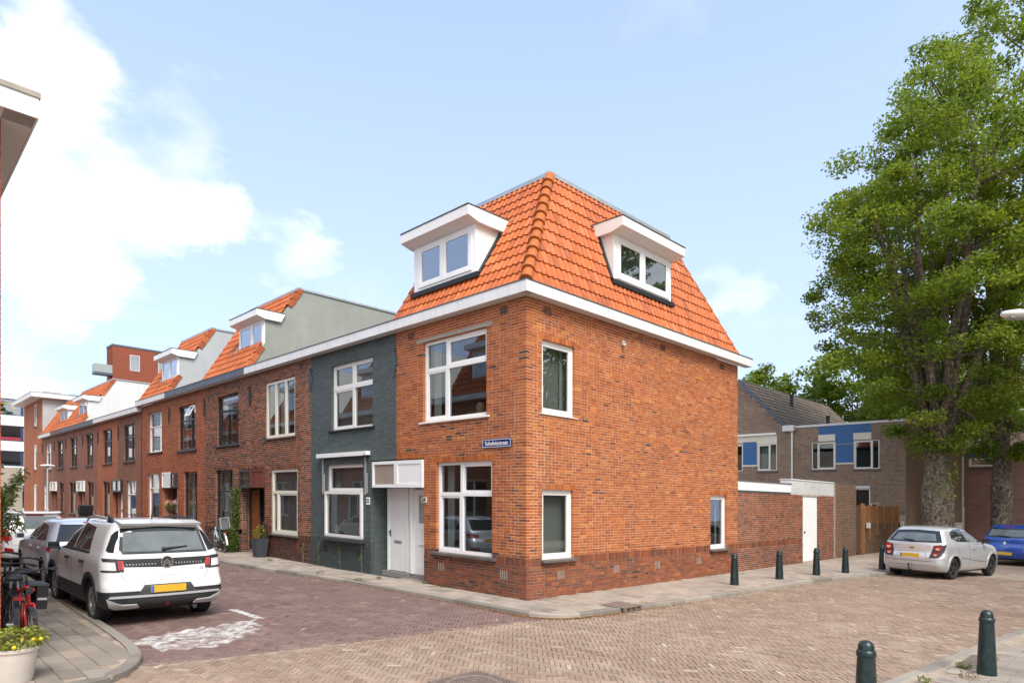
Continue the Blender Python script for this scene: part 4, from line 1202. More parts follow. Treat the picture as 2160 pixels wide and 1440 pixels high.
def dormer(th, fr, u0, u1, z0, z1, d, over, back, bands, wu, wz, sl, base, glass=None, mat=None, stile=0.075, spout=True, su=0.12, cheek=None, left_over=True, flush=False, flash=None):
    """flat-roofed dormer: d is the face plane (outward), over the eave's reach beyond it, back how far it runs in"""
    mat = mat or M['pinkwhite']
    b = MB(fr)
    b.box(u0, u1, back, d - 0.01, z0 + 0.02, z1 + 0.02)
    dm = th.part('dormer', b, mat)
    f = MB(fr); f.box(u0, wu[0], d - 0.01, d + 0.004, z0, z1 - 0.04); f.box(wu[1], u1, d - 0.01, d + 0.004, z0, z1 - 0.04); f.box(wu[0], wu[1], d - 0.01, d + 0.004, z0, wz[0]); f.box(wu[0], wu[1], d - 0.01, d + 0.004, wz[1], z1 - 0.04)
    th.part('face_board', f, M['white'], dm)
    # window: frame, then a flat panel with the room's darkness in its colour
    rm = MB(fr); rm.box(wu[0] + 0.03, wu[1] - 0.03, d - 0.0098, d - 0.005, wz[0] + 0.02, wz[1] - 0.02); th.part('room_shade_panel', rm, M['dormer_shade'], dm)
    fw, k = stile, 0.05; us = [wu[0]] + [x for x in bands[0][1]] + [wu[1]]
    fm = MB(fr); e = d + 0.03
    fm.box(wu[0], wu[1], d - 0.004, e, wz[0], wz[0] + fw); fm.box(wu[0], wu[1], d - 0.004, e, wz[1] - fw * 0.8, wz[1])
    fm.box(wu[0], wu[0] + fw, d - 0.004, e, wz[0] + fw, wz[1] - fw * .8); fm.box(wu[1] - fw, wu[1], d - 0.004, e, wz[0] + fw, wz[1] - fw * .8)
    for u in bands[0][1]: fm.box(u - k - 0.02, u + k + 0.02, d - 0.004, e + 0.003, wz[0] + fw, wz[1] - fw * .8)
    th.part('window_frame', fm, M['white'], dm)
    for i in range(len(us) - 1):
        a = us[i] + (fw if i == 0 else k + 0.02); c = us[i + 1] - (fw if i == len(us) - 2 else k + 0.02)
        s = MB(fr); q = 0.045
        for w in ((a, c, wz[0] + fw, wz[0] + fw + q), (a, c, wz[1] - fw * .8 - q, wz[1] - fw * .8), (a, a + q, wz[0] + fw + q, wz[1] - fw * .8 - q), (c - q, c, wz[0] + fw + q, wz[1] - fw * .8 - q)): s.box(w[0], w[1], d, d + 0.022, w[2], w[3])
        th.part('sash', s, M['white'], dm)
        p = MB(fr); p.box(a + q, c - q, d - 0.002, d + 0.008, wz[0] + fw + q, wz[1] - fw * .8 - q); th.part('pane', p, glass, dm)
    # roof: wedge with sloping soffit
    zt = z1 + 0.13; D = d + over + 0.12; zf = zt - 0.205
    br = base[0] + (zt - base[1]) * sl       # where the slope lies at that height (inward)
    poly = [(D, zf), (D, zt), (-br - 0.05, zt + 0.01), (-br + 0.10, z1 - 0.16), (d + 0.02, z1 - 0.155)]
    w = MB(fr); w.prism(poly, u0 - su, u1 + (su if left_over else 0.02), 'dz'); th.part('dormer_roof', w, mat, dm)
    t = MB(fr); t.box(u0 - su - 0.012, u1 + (su if left_over else 0.02) + 0.012, -br - 0.06, D + 0.014, zt + 0.011, zt + 0.03); th.part('edge_trim', t, M['dark_trim'], dm)
    # flashing along the foot and the cheeks
    fl = MB(fr); o = 0.05
    def P(z, off): x = -(base[0] + (z - base[1]) * sl); return (x + off, z)
    za = z0 - 0.02; fz = 0.06 if flush else -0.06
    fl.box(u0 - (0.0 if flush else 0.10), u1 + 0.10, d - 0.12, d + 0.05, z0 - 0.10, z0 + 0.008)
    for (a, c) in ((u0 - 0.10, u0 - 0.001), (u1 + 0.001, u1 + 0.10))[1 if flush else 0:]:
        fl.prism([P(za + fz, 0.01), P(za + fz, 0.085), P(zt - 0.06, 0.085), P(zt - 0.06, 0.01)], a, c, 'dz')
    th.part('flashing', fl, flash or M['rubber'], dm)
    if spout:
        g = MB(fr); x = -br; g.box(u0 - su - 0.16, u0 - su - 0.01, x - 0.02, x + 0.07, zt - 0.10, zt - 0.02); th.part('rain_spout', g, M['iron'], dm)
    return dm
# ---------------------------------------------------------------- the rest of the row
def recess_porch(th, fr, u0, u1, ztop, depth=0.5, lining=None, floor=True):
    b = MB(fr); e = 0.02
    b.box(u0 - e, u1 + e, -depth - 0.12, -depth - 0.06, 0.0, ztop)
    b.box(u0 - e, u1 + e, -depth - 0.06, -0.26, ztop - 0.62, ztop - 0.585)
    th.part('porch', b, lining or M['white'])
    s = MB(fr); s.box(u0, u1, -depth + 0.04, -depth + 0.16, -0.05, 0.09); th.part('doorstep', s, M['step'])


def porch_sides(th, fr, ua, depth, z, bricks_mat, dirn, mortar, seed=1, x0=0.10):
    """brick return of the porch opening at u = ua; dirn +1 when the wall lies at u > ua"""
    if dirn > 0: f2 = lambda u, d, zz: fr(ua - d, -u, zz)
    else: f2 = lambda u, d, zz: fr(ua + d, -u, zz)
    b = MB(f2); b.box(x0, depth, -0.06, -0.008, 0, z); th.part('porch_wall', b, mortar)
    br = lay_wall(f2, x0 + 0.01, depth, 0.0, z, [], seed=seed, tone=(0.4, 0.2))
    put_bricks(th, f2, br, bricks_mat, 0, depth=0.05)


def door(th, fr, u0, u1, z1, d, mat, style='plain', frame=None, handle=True, z0=0.10):
    fm = MB(fr); k = 0.06
    fm.box(u0 - k, u0, d - 0.05, d + 0.03, z0, z1 + k); fm.box(u1, u1 + k, d - 0.05, d + 0.03, z0, z1 + k); fm.box(u0, u1, d - 0.05, d + 0.03, z1, z1 + k)
    th.part('door_frame', fm, frame or mat)
    b = MB(fr); b.box(u0 + 0.004, u1 - 0.004, d - 0.04, d, z0 + 0.012, z1 - 0.004)
    o = th.part('door', b, mat)
    if style == 'panelled':
        for (a, c) in ((0.16, 0.55), (0.66, 1.25), (1.36, 1.95)):
            for (p, q) in ((u0 + 0.09, (u0 + u1) / 2 - 0.04), ((u0 + u1) / 2 + 0.04, u1 - 0.09)):
                pb = MB(fr); pb.prism([(p, z0 + a), (q, z0 + a), (q, z0 + c), (p, z0 + c)], d + 0.0003, d + 0.014, 'uz'); th.part('door_panel', pb, mat, o)
    if style == 'letterbox':
        lb = MB(fr); lb.box((u0 + u1) / 2 - 0.16, (u0 + u1) / 2 + 0.16, d + 0.0005, d + 0.012, 0.83, 0.90); lb.box((u0 + u1) / 2 - 0.14, (u0 + u1) / 2 + 0.14, d + 0.012, d + 0.03, 0.855, 0.885); th.part('letter_flap', lb, M['alu'], o)
        kb = MB(fr); kb.box(u1 - 0.075, u1 - 0.045, d + 0.0005, d + 0.012, 0.98, 1.16); kb.ball((u1 - 0.06, d + 0.035, 1.10), 0.025); th.part('handle', kb, M['iron'], o)
        pk = MB(fr); pk.ball(((u0 + u1) / 2, d + 0.003, 1.55), 0.012); th.part('peephole', pk, M['iron'], o)
    if style == 'glazed':
        g = MB(fr); g.box(u0 + 0.2, u1 - 0.2, d + 0.0005, d + 0.006, 1.15, 1.8); th.part('pane', g, M['glass_f'], o)
    if handle and style != 'letterbox':
        kb = MB(fr); kb.box(u1 - 0.08, u1 - 0.05, d + 0.0005, d + 0.014, 0.98, 1.16); kb.ball((u1 - 0.065, d + 0.045, 1.07), 0.028); th.part('handle', kb, M['iron'], o)
    return o


def transom(th, fr, u0, u1, z0, z1, mat, glazed=True, d=0.03, bar=False, gmat=None):
    b = MB(fr); k = 0.075
    for q in ((u0, u1, z0, z0 + k), (u0, u1, z1 - k, z1), (u0, u0 + k, z0 + k, z1 - k), (u1 - k, u1, z0 + k, z1 - k)): b.box(q[0], q[1], -0.25, d, q[2], q[3])
    if bar: b.box(u0 + k, u1 - k, d - 0.06, d - 0.004, (z0 + z1) / 2 - 0.02, (z0 + z1) / 2 + 0.02)
    o = th.part('transom_box', b, mat)
    p = MB(fr); p.box(u0 + k, u1 - k, d - 0.045, d - 0.03, z0 + k, z1 - k)
    th.part('pane' if glazed else 'transom_panel', p, (gmat or M['glass']) if glazed else mat, o)
    if glazed:
        p = MB(fr); p.box(u0 + k, u1 - k, d - 0.12, d - 0.10, z0 + k, z1 - k); th.part('backing', p, M['room'], o)
    return o


def row_wall(th, fr, u0, u1, ops, brick, mortar, ztop=6.05, soldier=True, zplinth=None, tone=(0.5, 0.22), seed=1, nsingle=0, tex=None, depth_back=8.6, xp=0.0, plinth_zone=1.0, shade=None):
    """front wall with bricks (or a textured distant wall), flank and rear walls"""
    b = MB(fr); zp = zplinth or 0.5; wall_slab(b, u0, u1, -0.2, zp, ops, d_out=-0.005 if not tex else 0.0, mi=0 if (tex or not zplinth) else 1); wall_slab(b, u0, u1, zp, ztop, ops, d_out=-0.005 if not tex else 0.0)
    th.part('wall', b, [tex] if tex else [mortar, M['mortar_plinth'] if mortar is not M['mortar_grey'] else mortar])
    b = MB(fr); b.box(u0 + 0.002, u1 - 0.002, -depth_back, -depth_back + 0.25, -0.2, ztop); th.part('rear_wall', b, tex or mortar)
    if tex: return
    sol = []
    if soldier:
        for o in ops:
            a = 0.06
            if o[3] < 4: sol.append((max(u0 + 0.01, o[0] - a), min(u1 - 0.01, o[1] + a), o[3], o[3] + 0.12))
    if zplinth:
        edges = sorted([(o[0], o[1]) for o in ops if o[2] < 0.6 + 0.3 and o[3] < 4]); p = u0 + 0.005
        for (a, c) in edges:
            if a - p > 0.08: sol.append((p, a, zplinth - 0.15, zplinth, plinth_zone))
            p = max(p, c)
        if u1 - p > 0.08: sol.append((p, u1 - 0.005, zplinth - 0.15, zplinth, plinth_zone))
    zone = shade or ((lambda u, z: plinth_zone if zplinth and z < zplinth - 0.03 else 0.0))
    br = lay_wall(fr, u0 + 0.004, u1 - 0.004, 0.0, ztop - 0.01, ops, sol, zone=zone, tone=tone, seed=seed)
    put_bricks(th, fr, br, brick, nsingle)


def mansard(th, ya, yb, stucco, zr=6.29, zt=9.37, c=CF, nsingle=0, tile=None, dorm=(), dz=0.0, cheek=None, trim=None, back=8.6, cheekp=None):
    """tiled front slope between ya and yb, rendered flank at ya, flat roof behind"""
    n = math.sqrt(1 + c * c); T = (zt - zr) * n; x1 = -0.13 + (zt - zr) * c
    st = MB(FRONT)
    G = [(0.10, zr - 0.05)]
    if cheekp:
        xs = lambda z: 0.10 - (z - zr + 0.05) * (x1 + 0.07) / (zt - zr + 0.03)
        dc, zc = cheekp; G += [(dc, zr - 0.05 + (0.10 - dc) * (zt - zr + 0.03) / (x1 + 0.07)), (dc, zc), (xs(zc), zc)]
    st.prism(G + [(-x1 + 0.03, zt - 0.02), (-back, zt - 0.02), (-back, zr - 0.05)], ya, ya + 0.22, 'dz')
    roof_wall = th.part('stucco_gable', st, stucco)
    st = MB(FRONT); st.prism([(0.10, zr - 0.05), (-x1 + 0.03, zt - 0.02), (-back, zt - 0.02), (-back, zr - 0.05)], yb - 0.2, yb, 'dz'); th.part('stucco_gable', st, stucco)
    d = MB(FRONT); d.prism([(0.11, zr), (-x1, zt), (-x1 - 0.2, zt), (0.0, zr - 0.1)], ya + 0.221, yb - 0.201, 'dz')
    d.box(ya + 0.221, yb - 0.201, -back, -x1 - 0.201, zt - 0.12, zt - 0.02)
    roof = th.part('roof', d, M['deck'])
    fr = slope_front(-0.13, zr, c)
    tile_roof(th, roof, fr, [(-1, 0, -ya - 0.13), (1, 0, yb - 0.1), (0, 1, T)], ya - 0.05, yb, T, tile or M['tile_old'], holes=[(h[0] + .3, h[1] - .1, (h[2] - zr) * n + .3, (h[3] - zr) * n - .25) for h in dorm], nsingle=nsingle)
    # verge tiles at ya
    t = 0.0; i = 0; vm = tile or M['tile_old']
    while t < T - 0.1:
        ok = not any(h[0] - 0.2 < ya < h[1] and (h[2] - zr) * n + 0.05 < t + 0.16 < (h[3] - zr) * n + 0.25 for h in dorm)
        if ok:
            v = MB(fr); tone = rng.random(); e = min(t + 0.33, T)
            v.prism([(t, 0.05), (t, 0.085), (e, 0.05), (e, 0.02)][::-1], ya - 0.035, ya + 0.16, 'dz', 0, (tone, 0, 0)) if False else None
            a = [v.vert(ya - 0.04, q[1], q[0], (tone, 0, 0)) for q in ((t, -0.10), (e, -0.12), (e, 0.045), (t, 0.085))]; b = [v.vert(ya + 0.16, q[1], q[0], (tone, 0, 0)) for q in ((t, -0.10), (e, -0.12), (e, 0.045), (t, 0.085))]
            v.face((a[0], a[1], a[2], a[3])); v.face((b[3], b[2], b[1], b[0]))
            for p in range(4):
                q = (p + 1) % 4; v.face((a[q], a[p], b[p], b[q]))
            th.part('verge_tile', v, vm, roof)
        t += 0.315
    tr = MB(FRONT); tr.box(ya - 0.04, yb, -x1 - 0.10, -x1 + 0.06, zt + 0.0, zt + 0.07); tr.box(ya - 0.04, ya + 0.24, -back, -x1 - 0.102, zt - 0.019, zt + 0.05)
    th.part('roof_edge', tr, trim or M['zinc'], roof)
    return roof


def build_row():
    W = M['white']
    # ---- number 22: grey painted
    th = Thing('row_house', 'dark grey painted brick house with white blinds, next to the orange corner house', 'house', (0, 4.46, 0))
    ops = [(5.52, 7.62, zs(3.84), zs(5.66)), (5.97, 7.87, zs(0.84), zs(2.88)), (4.46, 5.61, 0.0, zs(2.92))]
    row_wall(th, FRONT, 4.46, 8.80, ops, M['brick_grey'], M['mortar_grey'], zplinth=0.84, seed=21, nsingle=300, tone=(0.5, 0.25), plinth_zone=1.0)
    porch_sides(th, FRONT, 5.61, 0.52, 2.26, M['brick_grey'], 1, M['mortar_grey'], 22)
    recess_porch(th, FRONT, 4.46, 5.61, zs(2.92), 0.5)
    door(th, FRONT, 4.62, 5.42, 2.17, -0.45, W, 'letterbox')
    transom(th, FRONT, 4.445, 5.50, 2.245, 2.90, W, True, 0.035, gmat=M['glass_br'])
    window(th, FRONT, *ops[0], M['cream_w'], [(zs(5.0), [6.55]), (9, [6.55])], fw=0.06, mw=0.09, sashes={(1, 0), (1, 1), (0, 1)}, sill=(0.12, 0.06, 0.05, M['iron']), blind=(3.95, 5.60))
    window(th, FRONT, 5.97, 7.87, 2.14, zs(2.88), M['cream_w'], [(9, [])], d=-0.06, fw=0.09, blind=(2.2, 2.8))
    window(th, FRONT, 5.97, 7.90, zs(0.84) + 0.04, 2.14, M['cream_w'], [(9, [])], d=0.06, fd=0.09, fw=0.075, blind=(1.0, 2.1), sill=(0.10, 0.16, 0.10, M['sill_grey']), curtain=[(7.5, 7.82)])
    # awning cassette with folded arms
    aw = MB(FRONT); aw.box(5.62, 8.22, 0.01, 0.13, 3.09, 3.19); aw.box(5.62, 8.22, 0.13, 0.145, 3.075, 3.19)
    a = th.part('awning', aw, M['white'])
    for u in (5.80, 8.02):
        ar = MB(FRONT); ar.box(u - 0.018, u + 0.018, 0.02, 0.06, 2.05, 3.08); ar.box(u - 0.07, u - 0.035, 0.01, 0.045, 2.10, 2.62); th.part('awning_arm', ar, M['alu'], a)
    mo = MB(FRONT); mo.ball((5.69, 0.12, 3.07), 0.045); th.part('crank_eye', mo, M['iron'], a)
    for (u, z) in ((8.82, 5.40), (4.52, 5.35)): anchor(th, FRONT, u, z, M['iron_grey'])
    nb = MB(FRONT); nb.box(5.64, 5.80, 0.003, 0.02, 1.80, 1.99); pl = th.part('number_plate', nb, W); th.part('lettering', text_mb(FRONT, '22', 5.72, 0.0215, 1.895, 0.14, True, bold=0.004), M['iron'], pl)
    for u in (6.05, 7.85): vent(th, FRONT, u, 0.42, M['iron'], 4, 0.17)
    for u in (5.1,): vent(th, FRONT, u, 5.80, M['iron_grey'])
    interior(th, FRONT, 4.7, 8.6, 3.4, low=(5.72, 8.6))
    cornice(th, FRONT, 4.463, 8.80, M['white_soft'])
    fl = MB(FRONT); fl.box(4.5, 8.8, -8.6, -0.055, 6.22, 6.29); th.part('flat_roof', fl, M['felt'])
    # ---- number 20: brown brick, cream windows
    th = Thing('row_house', 'brown brick house with cream window frames, between the grey painted house and the ivy', 'house', (0, 8.8, 0))
    ops = [(9.80, 11.85, zs(3.84), zs(5.62)), (9.63, 11.43, zs(0.80), zs(2.84)), (11.93, 13.0, 0.0, zs(2.88))]
    row_wall(th, FRONT, 8.80, 13.0, ops, M['brick_brown'], M['mortar'], zplinth=0.80, seed=31, nsingle=300, tone=(0.50, 0.26), plinth_zone=1.0)
    porch_sides(th, FRONT, 11.93, 0.5, 2.24, M['brick_brown'], -1, M['mortar'], 32)
    recess_porch(th, FRONT, 11.93, 13.0, zs(2.88), 0.5, M['brown_paint'])
    door(th, FRONT, 12.05, 12.80, 2.15, -0.40, M['brown_paint'], 'glazed', M['black'])
    transom(th, FRONT, 11.95, 12.95, 2.24, 2.86, M['wood_red'], False, 0.03)
    window(th, FRONT, *ops[0], M['cream'], [(9, [10.48, 11.17])], fw=0.085, mw=0.12, d=-0.03, sill=(0.10, 0.06, 0.06, M['sill_stone']), curtain=[(9.95, 10.1), (10.9, 11.2), (11.5, 11.75)])
    window(th, FRONT, *ops[1], M['cream'], [(zs(2.12), [11.05]), (9, [])], fw=0.085, mw=0.10, d=-0.03, sill=(0.08, 0.08, 0.06, M['sill_stone']), blind=(0.9, 2.7), sashes={(0, 0)})
    anchor(th, FRONT, 13.05, 5.34, M['iron'])
    for u in (9.5, 11.3): 
        vb = MB(FRONT); vb.box(u, u + 0.2, 0.003, 0.012, 0.38, 0.58); th.part('vent', vb, M['wood_red'])
    vent(th, FRONT, 9.3, 5.8, M['iron'])
    interior(th, FRONT, 9.0, 12.9, 3.4, low=(9.0, 11.85))
    cornice(th, FRONT, 8.803, 13.0, M['white_soft'])
    fl = MB(FRONT); fl.box(8.8, 13.0, -8.6, -0.055, 6.22, 6.29); th.part('flat_roof', fl, M['felt'])
    # ---- number 18
    th = Thing('row_house', 'brown brick house with black window frames, varnished wooden door and grey-green stucco gable', 'house', (0, 13.0, 0))
    ops = [(14.05, 16.0, zs(3.80), zs(5.60)), (14.55, 16.14, zs(0.80), zs(2.86)), (13.0, 13.97, 0.0, zs(2.88))]
    row_wall(th, FRONT, 13.0, 17.2, ops, M['brick_brown'], M['mortar'], zplinth=0.80, seed=41, nsingle=60, tone=(0.46, 0.26))
    porch_sides(th, FRONT, 13.97, 0.5, 2.24, M['brick_brown'], 1, M['mortar'], 42)
    recess_porch(th, FRONT, 13.0, 13.97, zs(2.88), 0.5, M['black'])
    door(th, FRONT, 13.08, 13.80, 2.15, -0.36, M['wood'], 'panelled', M['black'])
    transom(th, FRONT, 12.96, 13.95, 2.24, 2.86, M['grey_dk'], True, 0.03, bar=True)
    w = window(th, FRONT, *ops[0], M['black'], [(zs(5.02), [15.1]), (9, [])], fw=0.06, mw=0.06, sill=(0.10, 0.06, 0.07, M['black']), curtain=[(14.1, 14.6), (15.2, 15.9)])
    casement(th, w, FRONT, 14.12, 15.06, zs(3.80) + 0.09, zs(5.02) - 0.05, M['black'], 15, hinge=0)
    window(th, FRONT, *ops[1], M['black'], [(zs(2.10), []), (9, [15.0])], fw=0.07, mw=0.06, sill=(0.08, 0.06, 0.06, M['black']), curtain=[(15.3, 16.05)])
    anchor(th, FRONT, 17.23, 5.32, M['iron'])
    interior(th, FRONT, 13.2, 17.0, 3.4, low=(14.1, 17.0))
    cornice(th, FRONT, 13.003, 17.2, M['lead'])
    mansard(th, 13.0, 17.2, M['stucco'], nsingle=120, cheekp=(-0.505, 8.17), dorm=[(13.0, 15.15, 7.1, 8.4)])
    dormer(th, FRONT, 13.02, 15.15, 7.08, 8.20, -0.48, 0.20, -1.6, [(9, [14.0])], (13.10, 15.07), (7.16, 8.04), CF, (-0.13, ZR), M['glass_d'], mat=M['white'], spout=False, flush=True, flash=M['zinc'])
    # ---- number 16
    th = Thing('row_house', 'orange-red brick house with black window frames, an open top light and white front door', 'house', (0, 17.2, 0))
    ops = [(18.2, 20.18, zs(3.78), zs(5.60)), (18.03, 19.54, zs(0.80), zs(2.86)), (20.3, 21.2, 0.0, zs(2.88))]
    row_wall(th, FRONT, 17.2, 21.2, ops, M['brick_red'], M['mortar_pl'], seed=51, nsingle=0, tone=(0.55, 0.2))
    porch_sides(th, FRONT, 20.3, 0.5, 2.24, M['brick_red'], -1, M['mortar_pl'], 52)
    recess_porch(th, FRONT, 20.3, 21.2, zs(2.88), 0.5, W)
    door(th, FRONT, 20.42, 21.12, 2.15, -0.3, W, 'glazed')
    transom(th, FRONT, 20.27, 21.10, 2.24, 2.88, M['black'], True, 0.03)
    w = window(th, FRONT, *ops[0], M['black'], [(zs(5.0), [18.85]), (9, [18.85])], fw=0.06, mw=0.06, sill=(0.12, 0.06, 0.09, M['black']), curtain=[(18.3, 18.6), (19.8, 20.1)])
    casement(th, w, FRONT, 18.3, 18.8, zs(5.0) + 0.05, zs(5.60) - 0.05, M['black'], 28, hinge=2, sm=M['white'])
    window(th, FRONT, *ops[1], M['black'], [(zs(2.20), []), (9, [18.5])], fw=0.08, mw=0.07, sill=(0.08, 0.06, 0.06, M['black']), curtain=[(19.0, 19.5)])
    anchor(th, FRONT, 21.32, 5.32, M['iron'])
    interior(th, FRONT, 17.4, 21.0, 3.4, low=(17.4, 20.2))
    cornice(th, FRONT, 17.203, 21.2, M['lead'])
    fl = MB(FRONT); fl.box(17.2, 21.2, -8.6, -0.055, 6.22, 6.29); th.part('flat_roof', fl, M['felt'])
    fb = MB(FRONT)
    # ---- number 14
    th = Thing('row_house', 'orange-red brick house with white window frames and light grey stucco gable', 'house', (0, 21.2, 0))
    ops = [(22.32, 24.2, zs(3.82), zs(5.64)), (22.7, 24.3, zs(0.80), zs(2.86)), (21.2, 22.25, 0.0, zs(2.88))]
    row_wall(th, FRONT, 21.2, 25.24, ops, M['brick_red'], M['mortar_pl'], seed=61, nsingle=0, tone=(0.55, 0.2))
    porch_sides(th, FRONT, 22.25, 0.5, 2.24, M['brick_red'], 1, M['mortar_pl'], 62)
    recess_porch(th, FRONT, 21.2, 22.25, zs(2.88), 0.5, M['brown_paint'])
    door(th, FRONT, 21.35, 22.1, 2.15, -0.44, M['brown_paint'], 'glazed')
    transom(th, FRONT, 21.12, 22.24, 2.24, 2.90, W, True, 0.03)
    window(th, FRONT, *ops[0], W, [(zs(5.0), [22.75]), (9, [22.75])], fw=0.045, mw=0.045, sill=(0.10, 0.06, 0.06, M['black']), curtain=[(23.4, 24.1)])
    window(th, FRONT, *ops[1], W, [(zs(2.20), []), (9, [23.1])], fw=0.05, mw=0.045, sill=(0.08, 0.06, 0.06, M['black']), curtain=[(23.5, 24.2)])
    interior(th, FRONT, 21.4, 25.0, 3.4, low=(22.35, 25.0))
    cornice(th, FRONT, 21.203, 25.42, M['white_soft'])
    mansard(th, 21.2, 25.24, M['stucco_l'], nsingle=0, cheekp=(-0.365, 8.03), dorm=[(21.2, 23.45, 7.0, 8.3)])
    dormer(th, FRONT, 21.22, 23.4, 6.95, 8.06, -0.34, 0.20, -1.6, [(9, [22.3])], (21.30, 23.32), (7.03, 7.92), CF, (-0.13, ZR), M['glass_d'], mat=M['white'], spout=False, flush=True, flash=M['zinc'])
    for (u, m) in ((15.6, 17.2), ): pass
    # ---- the lower group beyond
    tex = {k: v for k, v in M.items() if k.startswith('bt_')}
    G = [
        (25.30, 29.30, 'bt_dark', 'dark brown brick house with a white ground-floor window, first of the lower row', [(26.4, 28.25, 3.54, 5.36, 'black', 1), (26.15, 27.75, 0.62, 2.58, 'white', 0)], (28.45, 29.28, 'black')),
        (29.30, 33.40, 'bt_red', 'orange-red brick house with black windows in the lower row', [(30.45, 32.25, 3.54, 5.36, 'black', 1), (30.87, 32.28, 0.62, 2.58, 'black', 0)], (29.32, 30.2, 'black')),
        (33.40, 37.00, 'bt_purple', 'purplish brown brick house with dark brown window and door in the lower row', [(34.45, 36.15, 3.54, 5.36, 'brown_paint', 1), (34.4, 35.8, 0.2, 2.58, 'brown_paint', 0)], (36.35, 36.98, 'white')),
        (37.00, 41.50, 'bt_purple', 'brown brick house with a white-framed dormer flush with the white stucco gable', [(38.4, 40.2, 3.54, 5.36, 'black', 1), (38.9, 40.5, 0.62, 2.58, 'black', 0)], (37.1, 38.1, 'white')),
        (41.50, 45.20, 'bt_dark', 'brown brick house with the small dormer next to the grey end block', [(42.3, 44.2, 3.54, 5.36, 'brown_paint', 1), (42.15, 43.5, 0.62, 2.58, 'brown_paint', 0)], (44.25, 45.15, 'white')),
        (45.20, 49.30, 'bt_purple', 'brown brick house with white upstairs window, last of the lower row', [(46.2, 48.1, 3.54, 5.36, 'white', 1), (47.3, 48.9, 0.62, 2.58, 'white', 0)], (45.22, 46.1, 'white'))]
    for gi, (a, b, tx, lab, wins, po) in enumerate(G):
        th = Thing('row_house', lab, 'house', (0, a, 0), group='houses of the lower row')
        ops = [w[:4] for w in wins] + [(po[0], po[1], 0.0, 2.64)]
        row_wall(th, FRONT, a, b, ops, None, None, ztop=5.81, tex=M[tx])
        for w in wins:
            window(th, FRONT, *w[:4], M[w[4]], [(w[2] + (w[3] - w[2]) * 0.66, [(w[0] + w[1]) / 2 - 0.25] if w[5] else []), (9, [(w[0] + w[1]) / 2 - 0.25] if w[5] else [(w[0] + w[1]) / 2])], fw=0.07, mw=0.06, sill=(0.08, 0.06, 0.06, M['black']), curtain=[(w[0] + 0.1, w[0] + 0.55)])
        recess_porch(th, FRONT, po[0], po[1], 2.64, 0.5, M['wood_red'])
        door(th, FRONT, po[0] + 0.1, po[1] - 0.08, 1.95, -0.16, M['white'] if gi in (0, 2) else M['wood_red'], 'glazed')
        transom(th, FRONT, po[0] - 0.02, po[1], 2.02, 2.64, M[po[2]], True, 0.10)
        interior(th, FRONT, a + 0.2, b - 0.2, 3.0, 3.0, 5.7, low=(a + 0.2, po[0] - 0.1) if po[0] > (a + b) / 2 else (po[1] + 0.1, b - 0.2))
        cornice(th, FRONT, a + 0.003, b + (0.2 if gi == 5 else 0) - 0.0, M[('white_soft', 'white_soft', 'lead', 'lead', 'brown_fascia', 'white_soft')[gi]], z0=5.81, z1=6.03)
        if gi != 5 or True:
            anchor(th, FRONT, b - 0.1, 5.05, M['iron'])
        if gi < 3:
            fl = MB(FRONT); fl.box(a, b, -8.6, -0.055, 5.98, 6.05); th.part('flat_roof', fl, M['felt'])
        if gi == 3:
            mansard(th, 37.0, 41.5, M['stucco_w'], zr=6.05, zt=8.95, cheekp=(-0.345, 7.63), dorm=[(37.0, 39.4, 6.5, 7.8)])
            dormer(th, FRONT, 37.02, 39.4, 6.50, 7.66, -0.32, 0.20, -1.6, [(9, [38.2])], (37.15, 39.3), (6.6, 7.52), CF, (-0.13, 6.05), M['glass_d'], mat=M['white'], spout=False, flush=True, flash=M['zinc'])
        if gi == 4:
            mansard(th, 41.5, 45.2, M['stucco_w'], zr=6.05, zt=8.95, dorm=[(42.4, 44.9, 6.5, 7.6)])
            dormer(th, FRONT, 42.4, 44.8, 6.52, 7.56, -0.32, 0.20, -1.8, [(9, [43.6])], (42.5, 44.7), (6.6, 7.42), CF, (-0.13, 6.05), M['glass_d'], mat=M['white'], spout=False, flush=True, flash=M['zinc'])
        if gi == 5: mansard(th, 45.2, 49.3, M['stucco_w'], zr=6.05, zt=8.6)
    # ---- end block
    th = Thing('end_house', 'red brick end block with grey side wall and oversailing white flat roof', 'house', (0, 49.3, 0))
    b = MB(FRONT); ops = [(51.55, 52.6, 6.9, 8.55), (51.55, 52.6, 3.6, 5.5), (51.5, 52.6, 0.4, 2.5)]; wall_slab(b, 49.3, 57.0, -0.2, 8.8, ops, d_out=0.0); th.part('wall', b, M['bt_red'])
    sd = MB(fr_y(49.3)); sd.box(0.002, 8.5, 0.003, 0.06, 5.9, 8.79); th.part('side_wall', sd, M['stucco_l'])
    for o in ops: window(th, FRONT, *o, W, [(9, [])], d=-0.02, fw=0.10, sill=(0.05, 0.06, 0.06, M['black']))
    r = MB(); r.box(-0.75, 9.0, 48.8, 57.4, 8.80, 9.12); th.part('flat_roof', r, M['white_soft']); r = MB(); r.box(-0.77, 9.02, 48.78, 57.42, 9.122, 9.16); th.part('edge_trim', r, M['zinc'])
    c = MB(); c.box(0.6, 1.6, 52, 54, 9.16, 9.62); c.box(0.5, 1.7, 51.9, 54.1, 9.62, 9.68); th.part('chimney', c, M['white_soft'])
    sp = MB()
    for i in range(4): sp.quad([(2.0 + i * 1.05, 50.2, 9.2), (3.0 + i * 1.05, 50.2, 9.2), (3.0 + i * 1.05, 51.6, 9.55), (2.0 + i * 1.05, 51.6, 9.55)]); sp.box(2.0 + i * 1.05, 3.0 + i * 1.05, 51.55, 51.6, 9.16, 9.54)
    th.part('solar_panel', sp, M['lead'])
    # ---- modern block across the end of the street
    Y = 65.0; fr = fr_y(Y)
